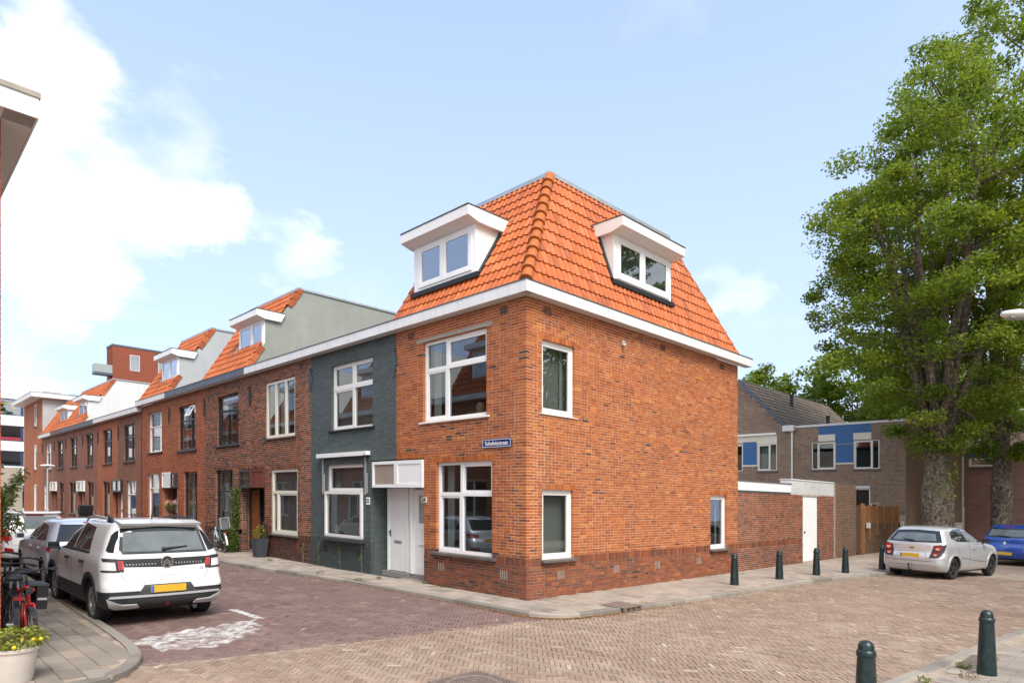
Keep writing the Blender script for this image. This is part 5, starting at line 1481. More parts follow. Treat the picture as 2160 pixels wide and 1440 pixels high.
    th = Thing('apartment_block', 'white modern block with dark blue window bands closing the street end', 'building', (-2, Y, 0))
    zb = []
    b = MB(fr); b.box(-14, 1.75, -8, -0.01, -1, 10.4); th.part('wall', b, M['blue_dk'])
    bands = [(10.26, 10.75), (7.84, 8.76), (5.56, 6.44), (2.0, 4.2), (-1, 0.4)]
    for (a, c) in bands: s = MB(fr); s.box(-14.2, 1.8, -0.009, 0.12, a, c); th.part('white_band', s, M['white_soft'])
    for (a, c) in ((8.78, 10.24), (6.46, 7.82), (4.22, 5.54)):
        for (u0, u1) in ((-13.5, -7.6), (-7.5, -0.72), (-0.68, 0.94), (1.04, 1.62)):
            window(th, fr, u0, u1, a, c, M['blue_dk'], [(9, [])], d=0.05, fd=0.05, fw=0.06, glass=M['glass_d'] if u0 < 1 else M['pale_blind'])
    # balloons spelling an age behind the top window
    th.part('lettering', text_mb(fr, '30', 0.30, 0.062, 9.45, 0.34, False, bold=0.012), M['gold'])
    th.part('lettering', text_mb(fr, 'HAPPY BIRTHDAY', 0.22, 0.062, 9.80, 0.17, False, bold=0.006), M['gold'])
    rb = MB(fr); rb.box(-0.6, 0.88, 0.055, 0.075, 6.52, 6.80); th.part('red_banner', rb, M['red_cloth'])
    aw = MB(fr); aw.prism([(0.12, 1.9), (0.12, 2.5), (0.9, 1.9)], 0.2, 1.7, 'dz'); th.part('awning', aw, M['plate_blue'])
    b = MB(); b.box(-6.4, 0.16, 58.9, 59.3, -0.4, 3.9)
    solo('render_wall', b, [pm('beige_render', (0.42, 0.375, 0.31), 0.95, 0.08, 0.8, 0.2, 60.0)], 'plain beige rendered wall in front of the white modern block', 'wall', (-5, 59, 0))
    # ---- brick tower far behind the roofs
    fr = fr_y(93.0)
    th = Thing('brick_tower', 'tall red brick apartment tower with side balcony rising behind the tiled roofs', 'building', (17, 93, 0))
    b = MB(fr); b.box(14.9, 22.5, -3.0, 0, 0, 22.0); th.part('wall', b, M['bt_tower'])
    b = MB(fr); b.box(14.85, 22.55, -3.05, 0.05, 22.0, 22.25); th.part('parapet', b, M['lead'])
    for u in (17.0, 20.6):
        for z in (14.6, 18.9):
            window(th, fr, u, u + 1.25, z, z + 2.2, M['alu'], [(9, [])], d=0.04, fd=0.04, fw=0.08, glass=M['glass_d'])
    bl = MB(fr); bl.box(12.8, 14.89, -1.5, 0.0, 17.9, 18.2); o = th.part('balcony', bl, M['lead'])
    rl = MB(fr); rl.box(12.8, 14.89, -0.04, -0.01, 18.2, 19.3); rl.box(12.8, 12.84, -1.5, -0.04, 18.2, 19.3); th.part('glass_rail', rl, M['glass_f'], o)


def casement(th, w, fr, u0, u1, z0, z1, mat, ang, hinge=0, sm=None):
    """an open sash; hinge 0 at u0, 1 at u1 (swings out), 2 at the top"""
    b = MB(); k = 0.05; g = MB()
    W, H = u1 - u0, z1 - z0
    a = rad(ang)
    def tf(p, t, q):
        if hinge == 2:
            y = q - H; return fr(u0 + p, -0.04 + t * math.cos(a) - y * math.sin(a), z1 + y * math.cos(a) + t * math.sin(a) * 0)
        if hinge == 1: p2 = p - W; return fr(u1 + p2 * math.cos(a), -0.05 - p2 * math.sin(a) + t, z0 + q)
        return fr(u0 + p * math.cos(a), -0.05 + p * math.sin(a) + t, z0 + q)
    b.setfr(tf); g.setfr(tf)
    for q in ((0, W, 0, k), (0, W, H - k, H), (0, k, k, H - k), (W - k, W, k, H - k)): b.box(q[0], q[1], 0, 0.04, q[2], q[3])
    g.box(k, W - k, 0.015, 0.022, k, H - k)
    o = th.part('open_sash', b, sm or mat, w); th.part('open_pane', g, M['glass'], w)
# ---------------------------------------------------------------- garden wall and houses to the right
def build_right():
    W = M['white']
    th = Thing('garden_wall', 'weathered brick garden wall with a white door, beyond the corner house', 'wall', (8.96, 0, 0))
    fr = fr_y(0.012)
    op = (13.78, 15.12, 0.02, zs(2.34))
    b = MB(fr); wall_slab(b, 8.955, 16.72, -0.2, 2.35, [op]); th.part('wall', b, M['mortar_pl'])
    br = lay_wall(fr, 8.96, 16.70, 0.0, 2.34, [op], [(8.98, 13.76, 0.66, 0.84, 1.0)], zone=lambda u, z: 1.0 if z < 0.78 else (0.5 if u > 15 else 0.15), tone=(0.5, 0.2), seed=71)
    put_bricks(th, fr, br, M['brick_garden'], 300)
    d = MB(fr); d.box(13.80, 15.10, -0.10, -0.02, 0.03, 2.28); o = th.part('door', d, W)
    k = MB(fr); k.ball((13.95, 0.0, 1.05), 0.035); th.part('handle', k, M['iron'], o)
    l = MB(fr); l.box(13.7, 15.2, -0.11, 0.004, 2.29, 2.35); th.part('door_head', l, M['concrete'])
    fl = MB(fr); fl.box(8.96, 12.73, -0.05, 0.02, 2.352, 2.40); th.part('flashing', fl, M['lead'])
    fs = MB(fr); fs.box(8.96, 12.73, -0.12, 0.03, 2.402, 2.67); th.part('fascia_board', fs, W)
    rf = MB(); rf.box(8.96, 12.73, 0.132, 3.8, 2.60, 2.70); rf.box(8.96, 12.76, -0.04, 0.131, 2.672, 2.70); th.part('flat_roof', rf, M['felt'])
    wb = MB(fr); wb.box(12.735, 16.71, -0.35, -0.008, 2.352, 2.83); th.part('wall_top', wb, W)
    br = lay_wall(fr, 12.74, 16.70, 2.37, 2.82, [], seed=72, tone=(0.5, 0.2)); put_bricks(th, fr, br, M['brick_white'], 60, depth=0.05)
    cp = MB(fr); cp.box(12.72, 16.73, -0.37, 0.02, 2.832, 2.865); th.part('coping', cp, M['white_soft'])
    # shed end
    th = Thing('brick_shed', 'plain brown brick shed wall between white garden door and wooden fence', 'shed', (16.73, 0.0, 0))
    fr2 = fr_y(0.0)
    b = MB(fr2); b.box(16.735, 19.13, -4.0, -0.008, -0.2, 2.84); th.part('wall', b, M['mortar_pl'])
    br = lay_wall(fr2, 16.80, 19.12, 0.0, 2.82, [], seed=73, tone=(0.45, 0.2)); put_bricks(th, fr2, br, M['brick_shed'], 0, depth=0.05)
    s = MB(fr2); s.box(16.735, 16.79, -0.008, 0.012, 0, 2.82); th.part('corner_strip', s, M['concrete'])
    c = MB(fr2); c.box(16.72, 19.15, -4.0, 0.02, 2.842, 2.88); th.part('coping', c, M['felt'])
    # fence: brick base with timber posts and boards
    th = Thing('wooden_fence', 'brown timber fence on a brick base with upright posts, beside the shed', 'fence', (19.2, 0.05, 0))
    fr3 = fr_y(0.05)
    b = MB(fr3); b.box(19.95, 25.40, -0.2, -0.003, -0.2, 1.25); th.part('base_wall', b, M['bt_taupe_x'])
    br = lay_wall(fr3, 19.96, 25.39, 0, 1.24, [], seed=75, tone=(0.5, 0.25)); put_bricks(th, fr3, br, M['brick_shed'], 0, depth=0.03)
    n = 26
    for i in range(n):
        u = 20.0 + i * (5.35 / n); bb = MB(fr3); bb.box(u + 0.004, u + 5.35 / n - 0.004, -0.06, -0.035 + rng.uniform(0, 0.006), 1.252, 2.0 + rng.uniform(-0.015, 0.015)); th.part('board', bb, M['fence'])
    for i, u in enumerate((20.9, 21.9, 22.9, 23.9, 24.8)):
        pb = MB(fr3); pb.box(u - 0.05, u + 0.05, -0.034, 0.05, (0.55, 0.75, 1.0, 0.7, 0.5)[i], 2.05); th.part('post', pb, M['post'])
    gt = MB(fr3)
    for i in range(5): gt.box(19.2 + i * 0.145, 19.2 + i * 0.145 + 0.138, -0.06, -0.03, 0.06, 2.02)
    th.part('gate', gt, M['fence_dk'])
    pb = MB(fr3); pb.box(19.93, 20.06, -0.034, 0.09, 0, 2.1); th.part('post', pb, M['post'])
    for u in (20.35, 25.15): mb = MB(fr3); mb.box(u, u + 0.2, 0.052, 0.16, 1.08, 1.3); th.part('meter_box', mb, M['white_soft'])
    # ---- taupe brick house with blue panels
    X = 25.5; fr = fr_x(X)
    th = Thing('brick_house', 'taupe brick house with blue panels, cream window frames and a brown tiled roof', 'house', (X, 3, 0))
    ops = [(3.00, 4.16, 3.82, 5.22), (0.98, 2.13, 3.80, 5.22), (5.97, 7.05, 3.80, 5.25), (1.38, 2.10, 1.4, 2.84), (1.02, 1.379, 1.4, 2.15), (7.9, 9.2, 3.8, 5.25)]
    w = MB(fr)
    wall_slab(w, -0.13, 11.5, -0.2, 6.02, ops); w.prism([(5.45, 6.02), (8.06, 8.80), (10.67, 6.02)], -0.25, -0.008, 'uz')
    th.part('wall', w, M['mortar_pl'])
    br = lay_wall(fr, -0.12, 9.5, 1.6, 6.01, ops + [(1.34, 3.83, 5.24, 6.1), (2.14, 2.99, 4.06, 5.3), (5.97, 9.2, 5.25, 5.75), (7.06, 7.89, 4.05, 5.3)], seed=81, tone=(0.5, 0.24))
    put_bricks(th, fr, br, M['brick_taupe'], 0, depth=0.05)
    gab = [q for q in lay_wall(fr, 5.4, 9.5, 6.02, 8.75, [], seed=82, tone=(0.5, 0.24)) if q[2] + 0.05 < 6.02 + (q[0] - 5.5) * 1.06]
    put_bricks(th, fr, gab, M['brick_taupe'], 0, depth=0.05)
    sd = MB(); sd.box(25.506, 29.7, -0.125, 0.15, -0.2, 6.02); th.part('side_wall', sd, M['bt_taupe_x'])
    def panel(u0, u1, z0, z1, mat, d=0.0):
        p = MB(fr); p.box(u0, u1, -0.06, d, z0, z1); th.part('panel', p, mat)
    panel(1.345, 3.825, 5.59, 6.015, M['blue']); panel(2.16, 3.0, 5.09, 5.585, M['blue'], -0.002); panel(2.16, 2.98, 4.14, 5.06, M['blue'], -0.004)
    panel(3.005, 3.825, 5.25, 5.585, M['cream'], 0.02); panel(1.345, 2.155, 5.25, 5.585, M['cream'], 0.0); panel(2.14, 2.99, 4.06, 4.135, M['cream'], 0.01)
    panel(7.10, 7.88, 4.14, 5.40, M['blue']); panel(5.98, 7.09, 5.27, 5.72, M['cream']); panel(7.10, 9.2, 5.41, 5.72, M['cream']); panel(7.06, 7.89, 4.06, 4.135, M['cream'], 0.01); panel(5.98, 9.2, 5.73, 5.83, M['white'], 0.12)
    for (o, mu) in ((ops[0], [3.85]), (ops[1], [1.30]), (ops[2], [6.36])):
        window(th, fr, *o, M['cream'], [(9, mu)], d=-0.01, fd=0.08, fw=0.05, mw=0.05, sill=(0.04, 0.05, 0.10, M['sill_stone']), sashes={(0, 0)} if mu[0] > 3 and mu[0] < 4 else {(0, 1)}, sashmat=W, curtain=[(5.99, 7.0)] if mu[0] > 6 else None)
    window(th, fr, *ops[5], M['cream'], [(9, [])], d=-0.01, fw=0.05)
    window(th, fr, *ops[3], M['cream'], [(9, [])], d=-0.01, fd=0.08, fw=0.06); window(th, fr, *ops[4], M['cream'], [(9, [])], d=-0.01, fd=0.08, fw=0.05)
    panel(1.38, 2.1, 2.85, 2.97, M['white_soft'], 0.06)
    interior(th, fr, 0.2, 4.7, 3.0, 3.3, 5.9); interior(th, fr, 5.5, 9.4, 3.0, 3.3, 5.9)
    tr = MB(fr); tr.box(-0.16, 5.0, -4.0, 0.03, 6.022, 6.13); tr.box(5.0, 5.6, -0.05, 0.22, 5.86, 6.16); th.part('roof_edge', tr, M['white_soft'])
    fl = MB(fr); fl.box(-0.1, 5.4, -4.2, -0.02, 5.9, 6.021); th.part('flat_roof', fl, M['felt'])
    dp = MB(fr); dp.tube([(5.14, 0.06, 5.86), (5.14, 0.06, 0.0)], 0.05, 10); th.part('drain_pipe', dp, M['white'])
    # tiled roof
    rf = MB(); x1 = 38.4
    rf.prism([(5.42, 6.10), (8.06, 8.88), (10.7, 6.10)], X + 0.03, x1, 'dz')
    roof = th.part('roof', rf, M['felt'])
    n = math.sqrt(1 + 0.95 * 0.95); Tt = (8.90 - 6.10) * n
    frs = lambda u, d, t: (u, 5.40 + (t * 0.95 - d) / n, 6.12 + (t + d * 0.95) / n)
    rest = MB(frs)
    t = 0.0
    while t < Tt - 0.05:
        u = X - 0.12
        while u < x1:
            tone = min(1, max(0, rng.gauss(0.5, 0.25))); e = min(t + 0.37, Tt)
            tb = MB(frs); a, c = u + 0.003, u + 0.327
            i = [tb.vert(a, 0.055, t, (tone, 0, 0)), tb.vert(c, 0.055, t, (tone, 0, 0)), tb.vert(c, 0.02, e, (tone, 0, 0)), tb.vert(a, 0.02, e, (tone, 0, 0)), tb.vert(a, 0.0, t, (tone, 0, 0)), tb.vert(c, 0.0, t, (tone, 0, 0)), tb.vert((a + c) / 2, 0.042, t, (tone, 0, 0)), tb.vert((a + c) / 2, 0.008, e, (tone, 0, 0))]
            tb.face((i[6], i[0], i[3], i[7])); tb.face((i[1], i[6], i[7], i[2])); tb.face((i[0], i[6], i[1], i[5], i[4]))
            if t < 3.2 and u < 32.5 and (hash((round(u, 2), round(t, 2))) is not None) and len(roof.children) < 280: th.part('roof_tile', tb, M['tile_brown'], roof)
            else: rest.add(tb)
            u += 0.33
        t += 0.335
    th.part('roof_tile', rest, M['tile_brown'], roof, kind='stuff')
    vb = MB(frs); vb.box(X - 0.15, X - 0.121, -0.16, 0.03, 0, Tt); th.part('verge_board', vb, M['lead'], roof)
    for (px, tt, h) in ((29.9, 2.3, 0.75), (32.3, 0.55, 0.9), (34.3, 0.45, 0.6)):
        p = frs(px, 0, tt); pb = MB(); pb.tube([(p[0], p[1], p[2] - 0.1), (p[0], p[1], p[2] + h)], 0.10, 10); pb.tube([(p[0], p[1], p[2] + h - 0.12), (p[0], p[1], p[2] + h)], 0.13, 10); th.part('flue', pb, M['iron'], roof)
    # ---- houses further round the bend
    fr = fr_x(29.7)
    th = Thing('brick_house', 'pinkish brick house wall behind the near tree trunk', 'house', (29.7, -0.8, 0))
    b = MB(fr); b.box(-1.55, 0.5, -0.45, 0, -0.3, 6.6); th.part('wall', b, M['bt_pink'])
    s = MB(fr); s.box(-0.16, 0.05, 0.002, 0.03, 2.3, 4.6); th.part('panel', s, M['blue_dk'])
    dp = MB(fr); dp.box(-1.62, -1.555, -0.05, 0.05, 0.5, 4.6); th.part('drain_pipe', dp, M['cream'])
    fr = fr_x(30.2)
    th = Thing('brick_house', 'purple brown brick house with a blue panel over a small window, behind the blue car', 'house', (30.2, -4, 0))
    op = (-2.98, -1.75, 4.05, 4.5)
    b = MB(fr); wall_slab(b, -9.5, -1.552, -0.3, 5.02, [op], d_out=0.0); th.part('wall', b, M['bt_purp2']); b = MB(fr); b.box(-9.5, -1.56, -6, -0.255, 4.7, 5.0); th.part('flat_roof', b, M['felt'])
    window(th, fr, *op, M['cream'], [(9, [])], d=0.0, fw=0.05, sashes={(0, 0)}, sashmat=W, sill=(0.02, 0.05, 0.1, M['sill_stone']))
    p = MB(fr); p.box(-2.98, -1.72, 0.002, 0.02, 4.52, 4.98); th.part('panel', p, M['blue'])
    e = MB(fr); e.box(-9.5, -1.56, -0.2, 0.04, 5.02, 5.13); th.part('roof_edge', e, M['white_soft'])
    fr = fr_x(36.0)
    th = Thing('brick_house', 'far pale brick house showing above the roof between the two trees', 'house', (36, -4, 0))
    b = MB(fr); b.box(-10, -0.5, -6, 0, 0, 6.8); th.part('wall', b, M['bt_pink'])
    # utility cabinet
    ub = MB(); ub.box(23.9, 24.5, -2.55, -2.2, -0.05, 1.30); ub.box(23.88, 24.52, -2.57, -2.18, 1.30, 1.34)
    solo('utility_cabinet', ub, [M['steelpale']], 'pale grey utility cabinet beside the nearer tree trunk', 'cabinet', (24.2, -2.4, 0))


def build_opposite():
    """the row across the street: its corner eave enters the picture at the left, the rest is seen in the window panes"""
    fr = fr_xp(-8.3); W = M['white']
    H = [(-0.06, 4.3, 'bt_red', 'brick corner house across the street with an oversailing white boarded eave', True), (4.3, 8.6, 'bt_dark', 'brown brick house across the street, seen reflected in the ground-floor windows', False), (8.6, 12.9, 'bt_red', 'red brick house across the street with tiled mansard roof, seen only in reflections', True), (12.9, 17.2, 'bt_purple', 'purplish brick house across the street with flat roof, reflected in the windows', False)]
    for k in range(7): H.append((17.2 + 4.3 * k, 21.5 + 4.3 * k, ('bt_red', 'bt_dark', 'bt_purple')[k % 3], ('%s terrace house across the street, %s along from the near corner eave' % (('red brick', 'dark brown brick', 'purplish brick')[k % 3], ('fifth', 'sixth', 'seventh', 'eighth', 'ninth', 'tenth', 'eleventh')[k])), k % 2 == 0))
    for (a, b, tx, lab, roofed) in H:
        th = Thing('row_house', lab, 'house', (-8.3, a, 0), group='houses across the street')
        ops = [(a + 1.2, b - 1.1, 3.78, 5.6), (a + 1.9, b - 0.7, 0.8, 2.8), (a + 0.3, a + 1.4, 0.0, 2.8)]
        w = MB(fr); wall_slab(w, a, b, -0.2, 6.05, ops, d_out=0.0)
        if a < 0: w.setfr(fr_y(-0.06)); w.box(-16.5, -8.302, -0.25, 0.0, -0.2, 6.05)
        th.part('wall', w, M[tx])
        if a < 0:
            br = lay_wall(fr_y(-0.062), -9.6, -8.296, 0.0, 6.04, [], seed=91); put_bricks(th, fr_y(-0.062), br, M['brick_red'], 0, depth=0.03)
        for o in ops[:2]: window(th, fr, *o, W, [(o[2] + (o[3] - o[2]) * .66, [(o[0] + o[1]) / 2]), (99, [(o[0] + o[1]) / 2])], fw=0.08, mw=0.07)
        dr = MB(fr); dr.box(ops[2][0] + 0.05, ops[2][1] - 0.05, -0.3, -0.24, 0, 2.8); th.part('door', dr, W)
        interior(th, fr, a + 0.3, b - 0.2, 3.0, low=(a + 1.5, b - 0.2))
        cornice(th, fr, a - (0.276 if a < 0 else 0.0), b, M['white_soft'], d=0.30)
        if a < 0:
            fy = fr_y(-0.06); c = MB(fy); c.box(-16.5, -8.0, 0.0, 0.278, 6.054, 6.08); th.part('soffit', c, M['soffit'])
            for i in range(4): c = MB(fy); c.box(-8.0 - (i + 1) * 2.4 + 0.003, -8.0 - i * 2.4, 0.28, 0.30, 6.05, 6.27); th.part('fascia_board', c, M['white_soft'])
            c = MB(fy); c.box(-16.5, -7.985, -0.05, 0.315, 6.272, 6.33); th.part('edge_trim', c, M['concrete'])
        if roofed and a > 0:
            n = math.sqrt(1 + CF * CF); f2 = lambda u, d, t: (-8.17 - (t * CF - d) / n, u, 6.29 + (t + d * CF) / n)
            dk = MB(fr); dk.prism([(0.12, 6.28), (-1.8, 9.37), (-8, 9.37), (-8, 6.28)], a, b, 'dz'); rf = th.part('roof', dk, M['stucco_w'])
            tile_roof(th, rf, f2, [(-1, 0, -a), (1, 0, b - 0.0), (0, 1, 3.6)], a, b, 3.6, M['tile_old'], nsingle=0)
            d2 = MB(fr); d2.box(a + 0.8, b - 1.2, -1.6, -0.3, 6.95, 8.2); d2.box(a + 0.6, b - 1.0, -1.6, 0.0, 8.2, 8.42); th.part('dormer', d2, W)
            d3 = MB(fr); d3.box(a + 0.95, b - 1.35, -0.299, -0.28, 7.1, 8.0); th.part('pane', d3, M['glass_d'])
        else:
            fl = MB(fr); fl.box(a, b, -8, 0.0, 6.2, 6.27); th.part('flat_roof', fl, M['felt'])
# ---------------------------------------------------------------- parked cars
def pchip(xs, ys, x):
    xs, ys = np.asarray(xs, float), np.asarray(ys, float); h = np.diff(xs); d = np.diff(ys) / h; n = len(xs); m = np.zeros(n)
    for i in range(1, n - 1):
        if d[i - 1] * d[i] > 0:
            w1 = 2 * h[i] + h[i - 1]; w2 = h[i] + 2 * h[i - 1]; m[i] = (w1 + w2) / (w1 / d[i - 1] + w2 / d[i])
    m[0], m[-1] = d[0], d[-1]
    i = np.clip(np.searchsorted(xs, x) - 1, 0, n - 2); t = (x - xs[i]) / h[i]
    return (2 * t**3 - 3 * t**2 + 1) * ys[i] + (t**3 - 2 * t**2 + t) * h[i] * m[i] + (-2 * t**3 + 3 * t**2) * ys[i + 1] + (t**3 - t**2) * h[i] * m[i + 1]


def paint_mat(name, col, metal=0.0, rough=0.28):
    m, g, b, out = new_mat(name)
    p = g.pos(); dn = g.ramp(g.noise(p, 2.2, 5.0, 0.6), [(0.35, 0.96), (0.75, 1.0)])
    g.put(b.inputs['Base Color'], g.mix(1.0, tuple(col) + (1,), dn, 'MULTIPLY'))
    b.inputs['Metallic'].default_value = metal; b.inputs['Roughness'].default_value = rough
    b.inputs['Coat Weight'].default_value = 0.9; b.inputs['Coat Roughness'].default_value = 0.035
    return m


class Car:
    def __init__(s, name, label, pos, ang, rows, paint, L, wheels, R, arch, lower=None, lower_mat=None, bow=0.07, fbow=0.16, wheel_w=0.215, group='parked cars'):
        s.th = Thing(name, label, 'car', (pos[0], pos[1], ROAD), group)
        ca, sa = math.cos(ang), math.sin(ang)
        s.fr = lambda x, y, z: (pos[0] + x * ca - y * sa, pos[1] + x * sa + y * ca, ROAD + z)
        s.rows = rows; s.paint = paint; s.L = L; s.wheels = wheels; s.R = R
        Z = [r[0] for r in rows]; z0, z1 = Z[0], Z[-1]
        zz = sorted(set(list(np.linspace(z0, z1, 46)) + ([lower] if lower else [])))
        V = []; F = []; MI = []; rings = []
        nr, nc, ns, nf = 9, 6, 30, 9
        for z in zz:
            xr, xf, w, rr, rf = [float(pchip(Z, [r[k] for r in rows], z)) for k in range(1, 6)]
            half = []
            def rb(y): return xr + bow * (y / w)**2 + 0.4 * bow * (y / w)**4
            def fb(y): return xf - fbow * (y / w)**2
            ye = w - rr
            for i in range(nr): y = ye * i / nr; half.append((rb(y), y))
            cx = rb(ye) + rr
            for i in range(nc + 1): a = math.pi / 2 * i / nc; half.append((cx - rr * math.cos(a), ye + rr * math.sin(a)))
            yf = w - rf * 0.8; cf = fb(yf) - rf
            for i in range(1, ns):
                t = i / ns; half.append((cx + (cf - cx) * t, w + 0.012 * math.sin(math.pi * t)))
            for i in range(nc + 1): a = math.pi / 2 * i / nc; half.append((cf + rf * math.sin(a), yf + rf * 0.8 * math.cos(a)))
            for i in range(1, nf + 1): y = yf * (1 - i / nf); half.append((fb(y), y))
            ring = half + [(x, -y) for (x, y) in half[-2:0:-1]]
            ids = []
            for (x, y) in ring: ids.append(len(V)); V.append((x, y, z))
            rings.append(ids)
        n = len(rings[0])
        for k, (a, b) in enumerate(zip(rings, rings[1:])):
            zc = (zz[k] + zz[k + 1]) / 2
            for j in range(n):
                j2 = (j + 1) % n
                F.append((a[j], b[j], b[j2], a[j2])); MI.append(1 if lower and zc < lower else 0)
        h = n // 2
        def cap(r, rev):
            # strip cap between the mirrored halves
            for j in range(0, h):
                a, b = r[j], r[(j + 1)]; c, d = r[(-j - 1) % n], r[(-j) % n]
                q = [a, b, c, d]; q = [x for i, x in enumerate(q) if x not in q[:i]]
                if len(q) >= 3: F.append(tuple(reversed(q)) if rev else tuple(q)); MI.append(0 if not rev else 1)
        cap(rings[-1], True); MI[-h:] = [0] * h
        cap(rings[0], False); MI[-h:] = [1] * h
        s.V, s.F = V, F
        s.bvh = BVHTree.FromPolygons([Vector(v) for v in V], F)
        me = mesh_from('body', V, F, [paint, lower_mat or M['plastic'], M['arch']], MI)
        bm = bmesh.new(); bm.from_mesh(me); bmesh.ops.recalc_face_normals(bm, faces=bm.faces[:]); bm.to_mesh(me); bm.free()
        ob = bpy.data.objects.new('tmp', me); C.objects.link(ob)
        cut = MB(); wmax = max(r[3] for r in rows)
        for wx in wheels:
            for sd in (-1, 1):
                cut.lathe([(arch, -0.14), (arch, 0.2)], (wx, sd * (wmax - 0.10), R - 0.005), 'd', 40)
        cm = mesh_from('cut', cut.v, cut.f, [paint, M['plastic'], M['arch']], [2] * len(cut.f))
        cm.polygons.foreach_set('material_index', [2] * len(cut.f))
        bm = bmesh.new(); bm.from_mesh(cm); bmesh.ops.recalc_face_normals(bm, faces=bm.faces[:]); bm.to_mesh(cm); bm.free()
        co = bpy.data.objects.new('tmpc', cm); C.objects.link(co)
        md = ob.modifiers.new('b', 'BOOLEAN'); md.operation = 'DIFFERENCE'; md.object = co; md.solver = 'EXACT'
        dg = bpy.context.evaluated_depsgraph_get(); ev = bpy.data.meshes.new_from_object(ob.evaluated_get(dg))
        mb = MB(s.fr); mb.flip = False
        for v in ev.vertices: mb.vert(*v.co)
        for p in ev.polygons: mb.f.append(tuple(p.vertices)); mb.m.append(p.material_index)
        bpy.data.objects.remove(ob); bpy.data.objects.remove(co); bpy.data.meshes.remove(ev)
        s.body = s.th.part('body', mb, [paint, lower_mat or M['plastic'], M['arch']], auto=32)
        s.w = lambda z: float(pchip(Z, [r[3] for r in rows], z))
        s.xr = lambda z: float(pchip(Z, [r[1] for r in rows], z))

    def hit(s, p, z, axis):
        """axis 'r': p = y seen from behind; 's+'/'s-': p = x seen from the side"""
        if axis == 'r': o, d = Vector((-1.5, p, z)), Vector((1, 0, 0))
        elif axis == 'f': o, d = Vector((s.L + 1.5, p, z)), Vector((-1, 0, 0))
        else: sg = 1 if axis == 's+' else -1; o, d = Vector((p, sg * 2.0, z)), Vector((0, -sg, 0))
        h = s.bvh.ray_cast(o, d)
        if h[0] is None: return None
        return h[0], (h[1] if h[1].dot(d) < 0 else -h[1])

    def grid(s, name, G, axis, mat, off=0.005, thick=0.012, parent=None, label=None):
        mb = MB(s.fr); ids = []; low = []
        for row in G:
            a = []; b = []
            for (p, z) in row:
                h = s.hit(p, z, axis)
                if h is None: return None
                q, nrm = h
                a.append(mb.vert(*(q + nrm * off))); b.append(mb.vert(*(q - nrm * thick)))
            ids.append(a); low.append(b)
        m, n = len(G), len(G[0])
        def emit(q):
            P = [Vector(mb.v[i]) for i in q]; mb.f.append(tuple(q)); mb.m.append(0)
        # orientation: check the first quad against the outward normal
        c = (Vector(mb.v[ids[0][1]]) - Vector(mb.v[ids[0][0]])).cross(Vector(mb.v[ids[1][0]]) - Vector(mb.v[ids[0][0]]))
        outw = Vector(mb.v[ids[0][0]]) - Vector(mb.v[low[0][0]]); fl = c.dot(outw) < 0
        for i in range(m - 1):
            for j in range(n - 1):
                q = (ids[i][j], ids[i][j + 1], ids[i + 1][j + 1], ids[i + 1][j]); emit(tuple(reversed(q)) if fl else q)
        edge = [(0, j) for j in range(n)] + [(i, n - 1) for i in range(1, m)] + [(m - 1, j) for j in range(n - 2, -1, -1)] + [(i, 0) for i in range(m - 2, 0, -1)]
        for (a, b) in zip(edge, edge[1:] + edge[:1]):
            q = (ids[a[0]][a[1]], low[a[0]][a[1]], low[b[0]][b[1]], ids[b[0]][b[1]]); emit(tuple(reversed(q)) if fl else q)
        return s.th.part(name, mb, mat, parent, auto=40, label=label)

    def patch(s, name, bot, top, axis, mat, n=18, m=6, mirror=False, **kw):
        def rs(pl, n):
            P = np.asarray(pl, float); d = np.concatenate([[0], np.cumsum(np.hypot(*np.diff(P, axis=0).T))]); t = np.linspace(0, d[-1], n)
            return np.stack([np.interp(t, d, P[:, 0]), np.interp(t, d, P[:, 1])], 1)
        if mirror and axis == 'r': bot = [(-p[0], p[1]) for p in bot]; top = [(-p[0], p[1]) for p in top]
        if mirror and axis == 's+': axis = 's-'
        a, b = rs(bot, n), rs(top, n)
        G = [[tuple(a[j] + (b[j] - a[j]) * (i / (m - 1))) for j in range(n)] for i in range(m)]
        return s.grid(name, G, axis, mat, **kw)

    def both(s, name, bot, top, axis, mat, **kw):
        return [s.patch(name, bot, top, axis, mat, mirror=k, **kw) for k in (False, True)]

    def line(s, name, pl, axis, w=0.006, mat=None, mirror=False, off=0.0015, n=26, **kw):
        if mirror and axis == 'r': pl = [(-p[0], p[1]) for p in pl]
        if mirror and axis == 's+': axis = 's-'
        P = np.asarray(pl, float); d = np.concatenate([[0], np.cumsum(np.hypot(*np.diff(P, axis=0).T))]); t = np.linspace(0, d[-1], n)
        Q = np.stack([np.interp(t, d, P[:, 0]), np.interp(t, d, P[:, 1])], 1)
        T = np.gradient(Q, axis=0); T /= np.maximum(1e-9, np.hypot(T[:, 0], T[:, 1]))[:, None]; N = np.stack([-T[:, 1], T[:, 0]], 1)
        G = [[tuple(Q[j] + N[j] * k * w / 2) for j in range(n)] for k in (-1, 1)]
        return s.grid(name, G, axis, mat or M['gap'], off=off, thick=0.004, **kw)

    def arch_trim(s, r0, r1, mat, a0=-12, a1=192):
        for wx in s.wheels:
            for ax in ('s+', 's-'):
                G = []
                for r in (r0, (r0 + r1) / 2, r1):
                    G.append([(wx + r * math.cos(rad(a)), s.R - 0.005 + r * math.sin(rad(a))) for a in np.linspace(a0, a1, 25)])
                s.grid('wheel_arch', G, ax, mat, off=0.018, thick=0.02)

